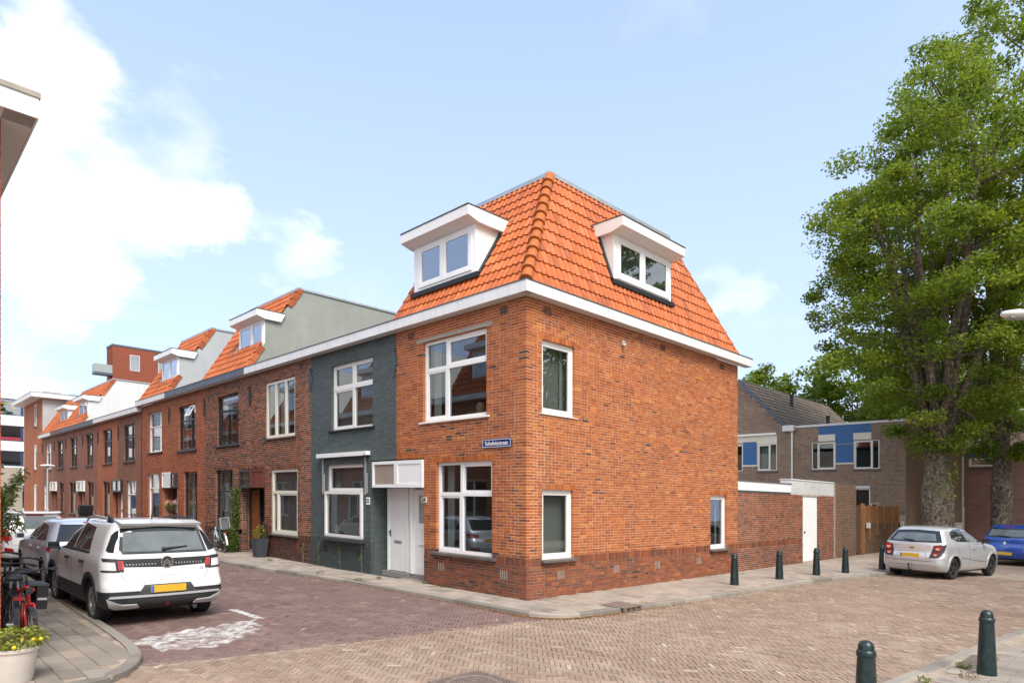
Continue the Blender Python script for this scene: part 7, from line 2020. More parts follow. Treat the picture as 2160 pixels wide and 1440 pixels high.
    h = c.hit(0, 0.80, 'r'); x = h[0].x; b = MB(c.fr); b.prism([(0, 0.865), (0.045, 0.80), (0, 0.735), (-0.018, 0.76), (0.012, 0.80), (-0.018, 0.84)], x - 0.016, x - 0.003, 'dz'); b.prism([(0, 0.865), (-0.045, 0.80), (0, 0.735), (0.012, 0.75), (-0.022, 0.80), (0.012, 0.85)], x - 0.0155, x - 0.004, 'dz'); c.th.part('badge', b, M['chrome'])
    c.letters('TWINGO', 0.0, 0.68, 0.05, M['silver_trim'], spacing=1.4); c.plate(0.42, 0.0); c.rear_wiper(-0.1, 0.3, 1.03)
    for ax in ('s+', 's-'): c.patch('side_window', [(0.5, 1.0), (1.3, 0.98)], [(0.72, 1.30), (1.3, 1.36)], ax, M['car_glass']); c.patch('side_window', [(1.38, 0.98), (2.5, 0.97)], [(1.38, 1.36), (1.8, 1.32), (2.0, 1.24)], ax, M['car_glass'])
    c.aerial(0.7, 1.45, 0.2); c.mirror_pair(2.4, 1.0, 0.79, bl)
    # -------- the edge of a white car behind it
    rows2 = [tuple([r[0]] + list(r[1:])) for r in [(0.17, 0.14, 3.8, 0.68, 0.2, 0.4), (0.28, 0.04, 3.94, 0.80, 0.22, 0.4), (0.46, 0.0, 3.99, 0.85, 0.2, 0.4), (0.86, 0.06, 3.9, 0.85, 0.2, 0.4), (1.0, 0.10, 3.0, 0.84, 0.2, 0.4), (1.5, 0.25, 2.4, 0.74, 0.2, 0.3), (1.72, 0.33, 2.1, 0.66, 0.2, 0.3), (1.80, 0.5, 1.8, 0.5, 0.2, 0.2)]]
    c = Car('white_van', 'white van with tall red tail lamp, barely showing at the right edge', (26.6, -6.4), rad(-18), rows2, wh2, 3.99, (0.7, 3.3), 0.31, 0.36, lower=0.28)
    c.put_wheels(M['rim_silver'], 7, 0.18)
    for mr in (False, True): c.patch('tail_light', [(0.72, 0.85), (0.82, 0.87)], [(0.66, 1.45), (0.74, 1.42)], 'r', M['red_lens'], n=6, off=0.012, mirror=mr)
    c.patch('rear_window', [(-0.62, 1.06), (0.62, 1.06)], [(-0.56, 1.52), (0.56, 1.52)], 'r', M['car_glass'], n=14); c.plate(0.75)
# ---------------------------------------------------------------- street furniture, bicycles, pots
def bollard_mesh():
    b = MB(); b.lathe([(0.108, -0.03), (0.105, 0.0), (0.103, 0.05), (0.076, 0.625), (0.079, 0.628), (0.084, 0.64), (0.084, 0.668), (0.078, 0.682), (0.070, 0.69), (0.068, 0.725), (0.058, 0.752), (0.035, 0.772), (0.0001, 0.779)], n=24)
    return b


def build_street():
    # bollards
    spots = [(5.87, -1.44, 'dark green bollard in front of the small ground-floor side window, nearest of the far row'), (8.05, -1.62, 'second dark green bollard of the far row, before the garden wall'), (10.03, -1.84, 'third dark green bollard of the far row, left of the white garden door'), (11.47, -2.14, 'fourth dark green bollard of the far row, before the brown shed wall'), (13.69, -2.50, 'last dark green bollard of the far row, beside the silver car'),
             (-2.85, -7.08, 'dark green bollard cut off by the bottom edge, on the near pavement'), (0.25, -7.47, 'dark green bollard standing whole on the near pavement by the iron grate')]
    mb = bollard_mesh(); me = mesh_from('bollard', sheared(mb.v).tolist(), mb.f, [M['bollard']]); smooth_by_angle(me, 35)
    for (x, y, lab) in spots:
        o = bpy.data.objects.new('bollard', me); C.objects.link(o); o.location = wpos((x, y, 0)); o['label'] = lab; o['category'] = 'bollard'; o['group'] = 'dark green bollards'
    # manhole cover: square frame with ribbed round lid
    th = Thing('manhole_cover', 'square cast iron manhole with round gridded lid in the beige clinkers', 'manhole cover', (MH[0], MH[1], ROAD))
    f = MB(); h = 0.37
    for q in ((-h, h, -h, -h + .035), (-h, h, h - .035, h), (-h, -h + .035, -h + .035, h - .035), (h - .035, h, -h + .035, h - .035)): f.box(MH[0] + q[0], MH[0] + q[1], MH[1] + q[2], MH[1] + q[3], ROAD - 0.06, ROAD + 0.004)
    for i in range(15):
        for j in range(15):
            x, y = -h + .06 + i * 0.0445, -h + .06 + j * 0.0445
            if math.hypot(x, y) > 0.325: f.box(MH[0] + x - .015, MH[0] + x + .015, MH[1] + y - .015, MH[1] + y + .015, ROAD - .02, ROAD + .002)
    f.box(MH[0] - h + .035, MH[0] + h - .035, MH[1] - h + .035, MH[1] + h - .035, ROAD - .05, ROAD - .008)
    th.part('frame', f, M['castiron'])
    l = MB(); l.lathe([(0.305, -0.03), (0.305, -0.001), (0.295, 0.003), (0.285, -0.003), (0.0001, -0.003)], (MH[0], MH[1], ROAD), n=40)
    for i in range(13):
        for j in range(13):
            x, y = (i - 6) * 0.0445, (j - 6) * 0.0445
            if math.hypot(x, y) < 0.265: l.box(MH[0] + x - .015, MH[0] + x + .015, MH[1] + y - .015, MH[1] + y + .015, ROAD - .004, ROAD + .003)
    th.part('lid', l, M['castiron'])
    # gully under the kerb
    th = Thing('street_gully', 'rusty cast iron kerb gully with dry leaves round it', 'drain', (1.05, -1.6, 0))
    b = MB(); b.box(0.72, 1.34, -1.70, -1.25, 0.004, 0.016); th.part('cover', b, M['castiron'])
    b = MB(); b.box(0.74, 1.32, -1.84, -1.70, 0.002, 0.018); b.box(0.74, 0.80, -1.845, -1.80, ROAD, 0.002); b.box(1.26, 1.32, -1.845, -1.80, ROAD, 0.002)
    for x in (0.93, 1.10): b.box(x - .012, x + .012, -1.84, -1.80, ROAD, 0.002)
    b.box(0.80, 1.26, -1.795, -1.79, ROAD, 0.002, 0); th.part('mouth', b, M['castiron'])
    th = Thing('street_grate', 'flat iron drain grate set in the near pavement edge beside the bollard', 'drain', (0.9, -7.2, 0))
    b = MB(); b.box(0.45, 1.35, -7.42, -7.12, 0.002, 0.012)
    for i in range(14): b.box(0.50 + i * 0.06, 0.53 + i * 0.06, -7.40, -7.14, 0.012, 0.018)
    th.part('grate', b, M['castiron'])
    # street lamps
    def head(th, fr, x, z, y=0.0):
        b = MB(fr); prof = [(-0.40, 0.012), (-0.30, 0.055), (-0.1, 0.085), (0.15, 0.09), (0.34, 0.06), (0.40, 0.02)]
        rings = []
        for (xx, r) in prof: rings.append([b.vert(x + xx, y + math.cos(a) * r * 1.7, z + math.sin(a) * r * (1.0 if math.sin(a) > 0 else 0.7)) for a in np.linspace(0, 2 * math.pi, 15)[:-1]])
        for p, q in zip(rings, rings[1:]):
            for j in range(14): b.face((p[j], p[(j + 1) % 14], q[(j + 1) % 14], q[j]))
        b.face(rings[0][::-1]); b.face(rings[-1]); o = th.part('lamp_head', b, M['lampwhite'], auto=50)
        g = MB(fr); g.box(x - 0.3, x + 0.28, y - 0.09, y + 0.09, z - 0.075, z - 0.045); th.part('diffuser', g, M['glass_f'], o)
    lamps = [(-1.3, 39.6, 3.55, 'slim grey street lamp with a flat head, in front of the far terrace', 0.0), (6.28, -7.66, 5.55, 'white street lamp head reaching in from the right edge, before the tree crown', 2.35), (28.9, -4.75, 5.62, 'far white street lamp head at the right edge, below the tree crown', 2.35)]
    for (x, y, z, lab, a) in lamps:
        th = Thing('street_lamp', lab, 'street lamp', (x, y, 0), 'street lamps')
        ca, sa = math.cos(a), math.sin(a); fr = lambda u, d, zz, x=x, y=y, ca=ca, sa=sa: (x + u * ca - d * sa, y + u * sa + d * ca, zz)
        p = MB(fr); p.lathe([(0.08, 0), (0.075, 0.9), (0.05, 1.0), (0.042, z - 0.05)], n=14); th.part('post', p, M['steelpale'], auto=40)
        if a:
            ar = MB(fr); ar.tube([(0, 0, z - 0.1), (0.25, 0, z + 0.0), (0.45, 0, z)], 0.035, 8); th.part('arm', ar, M['steelpale'], smooth=True); head(th, fr, 0.78, z)
        else: head(th, fr, 0.0, z)
    # planters and pots
    th = Thing('planter', 'tall anthracite planter with yellow-green shrub beside the brown front door', 'planter', (-0.30, 11.62, 0))
    b = MB(); w0, w1 = 0.15, 0.21; x, y = -0.30, 11.62
    lo = [(-w0, -w0), (w0, -w0), (w0, w0), (-w0, w0)]; hi = [(-w1, -w1), (w1, -w1), (w1, w1), (-w1, w1)]
    A = [b.vert(x + p[0], y + p[1], 0.0) for p in lo]; B = [b.vert(x + p[0], y + p[1], 0.60) for p in hi]; D = [b.vert(x + p[0] * .86, y + p[1] * .86, 0.60) for p in hi]; E = [b.vert(x + p[0] * .84, y + p[1] * .84, 0.53) for p in hi]
    for P, Q in ((A, B), (B, D), (D, E)):
        for i in range(4): b.face((P[i], P[(i + 1) % 4], Q[(i + 1) % 4], Q[i]))
    b.face(E); b.face(A[::-1]); th.part('pot', b, pm('anthracite_planter', (0.045, 0.05, 0.058), 0.6, 0.1, 6.0))
    leaves(th, 'shrub', ellipsoid_pts((x, y, 0.80), (0.21, 0.21, 0.24), 260), 0.045, M['leaf_lime'])
    th = Thing('flower_pot', 'white plastic flower pot with a lemon bush bearing yellow fruit', 'potted plant', (-8.24, -0.53, 0))
    x, y = -8.25, -0.50
    b = MB(); b.lathe([(0.0001, 0.0), (0.165, 0.0), (0.175, 0.02), (0.222, 0.33), (0.238, 0.335), (0.243, 0.365), (0.23, 0.37), (0.218, 0.33), (0.0001, 0.32)], (x, y, 0), n=32); th.part('pot', b, pm('white_plastic_pot', (0.62, 0.57, 0.51), 0.5, 0.08, 4.0, dirt=((0.4, 0.33, 0.27), 3.0, 0.3)), auto=40)
    s = MB()
    for i in range(14):
        a = rng.uniform(0, 6.28); r = rng.uniform(0.15, 0.33); s.tube([(x, y, 0.3), (x + .5 * r * math.cos(a), y + .5 * r * math.sin(a), 0.47 + rng.uniform(-.03, .05)), (x + r * math.cos(a), y + r * math.sin(a), 0.40 + rng.uniform(0, .16))], [0.008, 0.006, 0.003], 5)
    th.part('stems', s, M['twig'])
    leaves(th, 'leaf', ellipsoid_pts((x + 0.03, y, 0.45), (0.31, 0.31, 0.13), 620), 0.055, M['leaf_lemon'], singles=220, droop=0.5)
    for (dx, dy, dz) in ((0.16, -0.12, 0.43), (0.19, -0.08, 0.425), (0.13, -0.16, 0.42), (0.22, -0.15, 0.445), (0.15, -0.17, 0.455), (-0.02, -0.24, 0.40)):
        f = MB(); f.ball((x + dx, y + dy, dz), 0.021, 8); th.part('fruit', f, M['lemon'], smooth=True)
    # climbing plant and shrub beside the brown door
    th = Thing('climbing_plant', 'green climbing plant with shrub at its foot between two front doors', 'plant', (-0.15, 13.6, 0))
    s = MB()
    for i in range(5): s.tube([(-0.05, 13.95 + i * .06, 0), (-0.06, 13.9 + i * .05, 1.1), (-0.05, 13.75 + i * .08, 2.2)], 0.012, 5)
    th.part('stems', s, M['twig'])
    pts = [(rng.uniform(-0.22, -0.03), rng.gauss(14.0, 0.16), rng.uniform(0.8, 2.25)) for _ in range(900)] + ellipsoid_pts((-0.30, 14.15, 0.45), (0.30, 0.62, 0.52), 1300)
    leaves(th, 'leaves', pts, 0.075, M['leaf_mid'])
    th = Thing('dry_climber', 'bare reddish brown twiggy climber on the wall right of the brown door', 'plant', (-0.08, 11.7, 0))
    s = MB()
    for i in range(46):
        y = 11.70 + rng.gauss(0, 0.10); z = rng.uniform(0.0, 0.9); p = [(-0.05, y, z)]
        for k in range(3): p.append((-rng.uniform(0.04, 0.14), p[-1][1] + rng.gauss(0, 0.07), p[-1][2] + rng.uniform(0.05, 0.22)))
        s.tube(p, [0.008, 0.007, 0.005, 0.003], 5)
    th.part('twigs', s, pm('dry_twig', (0.085, 0.035, 0.028), 0.9), kind='stuff')
    # weeds along the wall foot
    for (y, h, lab) in ((8.25, 0.72, 'tall thin weed at the foot of the grey wall, furthest from the porch'), (7.05, 0.78, 'tall thin weed at the grey wall, under the large window'), (5.95, 0.95, 'tall thin weed at the grey wall, nearest the white porch'), (9.15, 0.62, 'tall thin weed at the foot of the brown wall')):
        th = Thing('weed', lab, 'weed', (-0.06, y, 0), 'weeds along the wall foot')
        s = MB(); s.tube([(-0.05, y, 0), (-0.07, y + 0.01, h * .5), (-0.06, y - 0.01, h)], [0.008, 0.006, 0.003], 5); th.part('stem', s, M['leaf_mid_s'])
        leaves(th, 'leaves', [(-0.065 + rng.gauss(0, .03), y + rng.gauss(0, .03), h * rng.uniform(0.2, 1.0)) for _ in range(60)], 0.055, M['leaf_pale'], slim=0.3)
    for (x, y, r, lab) in ((-0.98, 4.6, 0.10, 'small weed tuft in the kerb joint, nearer the porch'), (-1.05, 6.3, 0.13, 'small weed tuft in the kerb joint before the grey house'), (-0.42, 4.6, 0.08, 'tiny weeds on the paving before the white doors'), (-0.1, 2.5, 0.11, 'dry brown tuft at the foot of the corner house'), (-0.05, 3.2, 0.09, 'green tuft at the foot of the corner house by the porch'), (-0.15, -7.36, 0.12, 'dry moss clump beside the near bollard'), (-0.75, -7.05, 0.08, 'grass tuft on the near kerb'), (0.4, -7.2, 0.10, 'moss strip between the near bollard and the grate'), (-0.6, 10.2, 0.09, 'weed on the pavement before the brown house')):
        th = Thing('weed_tuft', lab, 'weed', (x, y, 0), 'small weeds on the paving')
        leaves(th, 'leaves', ellipsoid_pts((x, y, 0.03), (r, r, r * .5), 70), 0.045, M['leaf_pale'] if 'dry' not in lab else M['leaf_dry'], slim=0.3)
    # bouquet and hanging flowers at number 16
    th = Thing('flower_basket', 'basket of pink and yellow flowers hanging beside a white front door', 'flowers', (-0.2, 20.35, 1.2))
    b = MB(); b.lathe([(0.05, 1.15), (0.16, 1.3), (0.17, 1.45)], (-0.22, 20.4, 0), n=14); th.part('basket', b, M['twig'])
    leaves(th, 'leaves', ellipsoid_pts((-0.22, 20.4, 1.45), (0.22, 0.34, 0.22), 260), 0.07, M['leaf_mid'])
    leaves(th, 'flowers', ellipsoid_pts((-0.25, 20.2, 1.62), (0.2, 0.2, 0.12), 90), 0.08, M['petal_pink']); leaves(th, 'flowers', ellipsoid_pts((-0.25, 20.65, 1.55), (0.15, 0.16, 0.16), 70), 0.08, M['petal_yellow'])
    # leaf litter in the gutter
    lit = []
    for i in range(2600):
        t = rng.random(); j = int(len(KRs) * (0.08 + 0.5 * t)); 
        a = Vector((*KRs[j], 0)); b2 = Vector((*KRs[j + 1], 0)); k = rng.random(); p = a + (b2 - a) * k
        if not (-1.3 < p.x < 4.5 and p.y < 9): continue
        w = 0.10 if p.x < 0 else 0.16
        nn = Vector((-(b2 - a).y, (b2 - a).x, 0)).normalized(); off = abs(rng.gauss(0.03, w * 0.5)) + 0.02
        if p.x > 2.5 and rng.random() < 0.6: continue
        q = p + nn * (-off)
        if in_poly(q.x, q.y, PAV_R): q = p + nn * off
        lit.append((q.x, q.y, ROAD + 0.008))
    th = Thing('leaf_litter', 'dry orange-brown leaves gathered in the gutter along the corner kerb', 'leaves', (0, -1.7, ROAD))
    leaves(th, 'dry_leaves', lit, 0.035, M['leaf_litter'], flat=True); th.o['kind'] = 'stuff'
    build_bikes()
    # things standing inside the windows
    v = MB(); v.lathe([(0.05, 0.0), (0.095, 0.05), (0.10, 0.16), (0.075, 0.23), (0.045, 0.25), (0.04, 0.25), (0.0001, 0.2)], (0.24, 1.62, 3.86), n=16)
    solo('vase', v, [pm('woven_cane', (0.42, 0.28, 0.17), 0.8, 0.3, 30.0)], 'woven cane vase on the sill inside the upper street window of the corner house', 'vase', (0.24, 1.62, 3.86), auto=40)
    v = MB(); v.lathe([(0.05, 0.0), (0.10, 0.06), (0.11, 0.14), (0.06, 0.24), (0.05, 0.27), (0.065, 0.30), (0.0001, 0.28)], (0.12, 7.45, 0.93), n=16)
    solo('vase', v, [M['white']], 'white round-bellied vase in the large window of the grey house', 'vase', (0.12, 7.45, 0.93), auto=40)
    v = MB(); v.tube([(0.16, 6.70, 1.20), (0.16, 6.70, 1.62)], [0.05, 0.06], 8)
    solo('yellow_ornament', v, [M['gold']], 'hanging yellow ornament before the blind in the large window of the grey house', 'ornament', (0.16, 6.7, 1.2))
    th = Thing('potted_plant', 'small potted plant on the sill inside the far side window', 'potted plant', (7.6, 0.22, 0.78))
    b = MB(); b.lathe([(0.05, 0.0), (0.07, 0.12), (0.0001, 0.11)], (7.62, 0.22, 0.80), n=14); th.part('pot', b, M['white'])
    leaves(th, 'leaves', ellipsoid_pts((7.62, 0.22, 1.05), (0.16, 0.10, 0.16), 60), 0.14, M['leaf_mid'], slim=0.25)
    # pram by the far houses
    th = Thing('pram', 'black pram with raised hood on the far pavement, seen over the small white car', 'pram', (-2.0, 30.2, 0))
    x, y = -1.45, 29.2
    b = MB(); b.prism([(y - .30, 0.52), (y + .28, 0.52), (y + .42, 0.78), (y - .48, 0.78)], x - .26, x + .26, 'dz'); th.part('carrycot', b, M['rubber'])
    b = MB(); b.setfr(lambda u, d, z: (u, d, z)); pr = [(0.0, 0.0)] + [(0.55 * math.cos(a), 0.55 * math.sin(a)) for a in np.linspace(0.2, 2.0, 9)]; b.prism([(y - 0.1 + p[0] * .8, 0.8 + p[1]) for p in pr], x - .28, x + .28, 'dz'); th.part('hood', b, M['rubber'])
    b = MB(); b.tube([(x - .25, y - .4, 0.2), (x - .25, y + .4, 0.75), (x - .25, y + .8, 1.0), (x + .25, y + .8, 1.0), (x + .25, y + .4, .75), (x + .25, y - .4, .2)], 0.015, 6); th.part('chassis', b, M['alu'])
    for (dx, dy) in ((-.28, -.4), (.28, -.4), (-.28, .45), (.28, .45)): b = MB(fr_x(0)); b.lathe([(0.15, -0.02), (0.16, 0.0), (0.15, 0.02)], (y + dy, -(x + dx), 0.16), 'd', 18); th.part('wheel', b, M['tyre'])


def leaf_quads(pts, size, slim=0.5, seed=5, flat=False, droop=0.0, centre=None, up=0.35):
    """rhombic, slightly folded leaves: returns numpy vertices, faces, tones"""
    R = np.random.RandomState(seed); P = np.asarray(pts, dtype=np.float64); n = len(P)
    nrm = R.normal(size=(n, 3)); nrm[:, 2] = np.abs(nrm[:, 2]) + up
    if centre is not None: nrm += 0.9 * (P - np.asarray(centre)) / (np.linalg.norm(P - np.asarray(centre), axis=1)[:, None] + 1e-6)
    if flat: nrm = np.tile([0, 0, 1.0], (n, 1)) + R.normal(scale=0.25, size=(n, 3))
    nrm /= np.linalg.norm(nrm, axis=1)[:, None]
    d = R.normal(size=(n, 3)); d[:, 2] -= droop; d -= nrm * np.sum(d * nrm, 1)[:, None]; d /= np.linalg.norm(d, axis=1)[:, None]
    sdir = np.cross(nrm, d); s = size * R.uniform(0.65, 1.25, n)[:, None]
    a = P - d * s * 0.5; b = P + sdir * s * slim * 0.5 + nrm * s * 0.10; c = P + d * s * 0.5 - nrm * s * 0.05; e = P - sdir * s * slim * 0.5 + nrm * s * 0.10
    V = np.stack([a, b, c, e], 1).reshape(-1, 3)
    return V


def fast_mesh(name, V, mat, tones, smooth=False):
    n = len(V) // 4
    me = bpy.data.meshes.new(name)
    me.vertices.add(len(V)); me.vertices.foreach_set('co', np.ascontiguousarray(V, dtype=np.float32).ravel())
    me.loops.add(n * 4); me.loops.foreach_set('vertex_index', np.arange(n * 4, dtype=np.int32))
    me.polygons.add(n); me.polygons.foreach_set('loop_start', np.arange(0, n * 4, 4, dtype=np.int32))
    try: me.polygons.foreach_set('loop_total', np.full(n, 4, dtype=np.int32))
    except Exception: pass
    me.materials.append(mat); me.update(calc_edges=True)
    at = me.color_attributes.new('bc', 'FLOAT_COLOR', 'POINT'); a = np.ones((len(V), 4), dtype=np.float32); a[:, 0] = np.repeat(tones, 4); a[:, 1:3] = 0
    at.data.foreach_set('color', a.ravel())
    return me


_ls = [100]


def leaves(th, name, pts, size, mat, slim=0.5, singles=0, flat=False, droop=0.0, tones=None, parent=None):
    _ls[0] += 1; R = np.random.RandomState(_ls[0])
    if len(pts) == 0: return
    V = leaf_quads(pts, size, slim, _ls[0], flat, droop)
    t = tones if tones is not None else np.clip(R.normal(0.5, 0.22, len(pts)), 0, 1)
    org = np.asarray(th.org); V = V - org; V[:, 2] += SL * V[:, 1]
    if singles:
        for i in range(min(singles, len(pts))):
            q = V[i * 4:i * 4 + 4]; c = q.mean(0); me = fast_mesh(name, q - c, mat, t[i:i + 1]); o = bpy.data.objects.new(name, me); C.objects.link(o); o.parent = parent or th.o; o.location = c
        V = V[singles * 4:]; t = t[singles:]
        if len(V) == 0: return
    me = fast_mesh(name, V, mat, t); o = bpy.data.objects.new(name, me); C.objects.link(o); o.parent = parent or th.o
    if len(V) > 80: o['kind'] = 'stuff'
    return o


def ellipsoid_pts(c, r, n, shell=0.35):
    out = []
    while len(out) < n:
        p = Vector((rng.gauss(0, 1), rng.gauss(0, 1), rng.gauss(0, 1))).normalized() * (shell + (1 - shell) * rng.random()) ** 0.6
        out.append((c[0] + p.x * r[0], c[1] + p.y * r[1], c[2] + p.z * r[2]))
    return out


# ---------------------------------------------------------------- bicycles
def bicycle(name, label, pos, ang, frame_mat, lean=0.0, R=0.34, base=ROAD, rack=True, bags=None, seat=None, step=False, bars=0.30, scale=1.0, guard=None, fork_mat=None, wheel_x=1.06, group='bicycles', steer=0.0, guard_mat=None):
    """local x forward from the rear hub; leaned about the ground line"""
    th = Thing(name, label, 'bicycle', (pos[0], pos[1], base), group)
    ca, sa, cl, sl = math.cos(ang), math.sin(ang), math.cos(lean), math.sin(lean)
    def fr(x, y, z):
        y2 = y * cl - z * sl; z2 = y * sl + z * cl
        return (pos[0] + (x * ca - y2 * sa) * scale, pos[1] + (x * sa + y2 * ca) * scale, base + z2 * scale)
    W = wheel_x
    BB = (0.44, 0, 0.30); ST = (0.30, 0, 0.78); HT = (0.86, 0, 0.86); HB = (0.90, 0, 0.62); RA = (0, 0, R); FA = (W, 0, R)
    f = MB(fr)
    f.tube([BB, ST], 0.018, 8); f.tube([HB, HT], 0.022, 8)
    if step: f.tube([HB, (0.62, 0, 0.40), BB], 0.026, 8); f.tube([(0.88, 0, 0.74), (0.60, 0, 0.5), (0.40, 0, 0.46)], 0.018, 8)
    else: f.tube([HB, BB], 0.024, 8); f.tube([HT, (0.31, 0, 0.72)], 0.02, 8)
    for s in (1, -1): f.tube([(0.44, s * .03, 0.30), (0.0, s * .06, R)], 0.011, 6); f.tube([(0.31, s * .02, 0.70), (0.0, s * .06, R)], 0.010, 6)
    th.part('frame', f, frame_mat, smooth=True)
    cs, sn = math.cos(steer), math.sin(steer)
    def fs(x, y, z):     # steered parts turn about the head tube
        dx, dy = x - 0.90, y; return fr(0.90 + dx * cs - dy * sn, dx * sn + dy * cs, z)
    k = MB(fs)
    for s in (1, -1): k.tube([(0.90, s * .05, 0.64), (0.95, s * .055, 0.5), (W, s * .055, R)], 0.014, 6)
    k.tube([(0.90, -.05, 0.64), (0.90, .05, 0.64)], 0.016, 6); th.part('fork', k, fork_mat or frame_mat, smooth=True)
    for (cx, F) in ((0.0, fr), (W, fs)):
        t = MB(F); n = 14; rings = []
        for i in range(32):
            a = 2 * math.pi * i / 32; rings.append([t.vert(cx + (R - 0.02 + 0.02 * math.cos(b)) * math.cos(a), 0.02 * math.sin(b), R + (R - 0.02 + 0.02 * math.cos(b)) * math.sin(a)) for b in np.linspace(0, 2 * math.pi, 9)[:-1]])
        for i in range(32):
            p, q = rings[i], rings[(i + 1) % 32]
            for j in range(8): t.face((p[j], q[j], q[(j + 1) % 8], p[(j + 1) % 8]))
        w = th.part('wheel', t, M['tyre'], smooth=True)
        r = MB(F); r.lathe([(R - 0.042, -0.012), (R - 0.036, -0.013), (R - 0.036, 0.013), (R - 0.042, 0.012)], (cx, 0, R), 'd', 32, cap=False); th.part('rim', r, M['alu'], w)
        s_ = MB(F)
        for i in range(14): a = 2 * math.pi * i / 14; s_.tube([(cx, 0.02 * (-1)**i, R), (cx + (R - .04) * math.cos(a), 0, R + (R - .04) * math.sin(a))], 0.0018, 4)
        s_.tube([(cx, -0.05, R), (cx, 0.05, R)], 0.022, 8); th.part('spokes', s_, M['alu'], w)
        g = MB(F); rr = R + 0.018; A = np.linspace(rad(20), rad(190), 18) if cx == 0 else np.linspace(rad(40), rad(170), 16)
        I = [[g.vert(cx + rr * math.cos(a), y, R + rr * math.sin(a)) for y in (-0.03, 0.0, 0.03)] for a in A]
        for p, q in zip(I, I[1:]):
            for j in range(2): g.face((p[j], p[j + 1], q[j + 1], q[j]))
        th.part('mudguard', g, guard_mat or M['rubber'])
    h = MB(fs); h.tube([(0.86, 0, 0.86), (0.84, 0, 1.02)], 0.014, 8); h.tube([(0.74, bars, 1.03), (0.80, bars * .6, 1.05), (0.86, 0.0, 1.03), (0.80, -bars * .6, 1.05), (0.74, -bars, 1.03)], 0.012, 8); o = th.part('handlebar', h, M['rubber'], smooth=True)
    for s in (1, -1):
        gp = MB(fs); gp.tube([(0.69, s * bars * 1.04, 1.025), (0.80, s * bars * .8, 1.04)], 0.018, 8); th.part('grip', gp, M['plastic'], o)
        br = MB(fs); br.tube([(0.84, s * bars * .55, 1.06), (0.80, s * bars * .95, 1.02)], 0.006, 5); th.part('brake_lever', br, M['plastic'], o)
    fl = MB(fs); fl.lathe([(0.03, 0), (0.04, 0.06)], (0, 0, 0), n=10); fl = MB(fs); fl.box(0.93, 0.99, -0.035, 0.035, 0.78, 0.85); th.part('front_lamp', fl, M['plastic'])
    sd = MB(fr); sd.tube([(0.30, 0, 0.78), (0.27, 0, 0.90)], 0.013, 8); th.part('seat_post', sd, M['alu'])
    s2 = MB(fr); prof = [(0.05, 0.085, 0.93), (0.10, 0.10, 0.95), (0.20, 0.075, 0.945), (0.30, 0.03, 0.94), (0.36, 0.018, 0.93)]
    L = [[s2.vert(x, y, z) for (y, z) in ((-w, z - .045), (-w * .9, z), (0, z + .012), (w * .9, z), (w, z - .045))] for (x, w, z) in prof]
    for p, q in zip(L, L[1:]):
        for j in range(4): s2.face((p[j], q[j], q[j + 1], p[j + 1]))
        s2.face((p[4], q[4], q[0], p[0]))
    s2.face(L[0]); s2.face(L[-1][::-1]); th.part('saddle', s2, M['plastic'], smooth=True)
    cr = MB(fr); cr.lathe([(0.0001, 0.05), (0.085, 0.05), (0.085, 0.055), (0.0001, 0.055)], (0.44, 0, 0.30), 'd', 20); cr.tube([(0.44, 0.06, 0.30), (0.56, 0.075, 0.20)], 0.01, 6); cr.tube([(0.44, -0.06, 0.30), (0.32, -0.075, 0.40)], 0.01, 6)
    cs_ = MB(fr); cs_.prism([(0.0, R - .05), (0.5, 0.22), (0.55, 0.30), (0.5, 0.38), (0.0, R + .05), (-0.05, R)], 0.055, 0.075, 'uz'); th.part('chain_case', cs_, M['rubber'])
    c = th.part('crank', cr, M['alu'])
    for (x, y, z) in ((0.56, 0.12, 0.20), (0.32, -0.12, 0.40)):
        pd = MB(fr)
        for q in ((-.045, .045, -.04, -.028), (-.045, .045, .028, .04), (-.045, -.03, -.028, .028), (.03, .045, -.028, .028)): pd.box(x + q[0], x + q[1], y + q[2], y + q[3], z - .012, z + .012)
        th.part('pedal', pd, M['plastic'], c)
    if rack:
        r = MB(fr)
        for y in (-0.06, 0.0, 0.06): r.tube([(-0.32, y, 0.74), (0.22, y, 0.76)], 0.007, 5)
        r.tube([(-0.32, -.06, .74), (-0.32, .06, .74)], 0.007, 5)
        for s in (1, -1): r.tube([(-0.2, s * .06, .74), (0, s * .065, R)], 0.007, 5)
        o = th.part('rack', r, M['plastic']); tl = MB(fr); tl.box(-0.36, -0.325, -0.05, 0.05, 0.70, 0.74); th.part('rear_lamp', tl, M['red_lens'], o)
    if bags:
        for s in (1, -1):
            bg = MB(fr); bg.prism([(-0.34, 0.46), (0.06, 0.44), (0.10, 0.74), (-0.36, 0.76)], s * 0.075, s * 0.20, 'uz'); o = th.part('pannier', bg, M['rubber']); st = MB(fr); st.box(-0.33, 0.05, s * 0.2005, s * 0.203, 0.58, 0.61); st.box(-0.358, -0.352, s * 0.085, s * 0.19, 0.58, 0.61); th.part('reflective_strip', st, M['silver_trim'], o)
        fp = MB(fr); fp.prism([(-0.36, 0.765), (0.10, 0.765), (0.08, 0.79), (-0.34, 0.79)], -0.21, 0.21, 'uz'); th.part('pannier_flap', fp, M['rubber'])
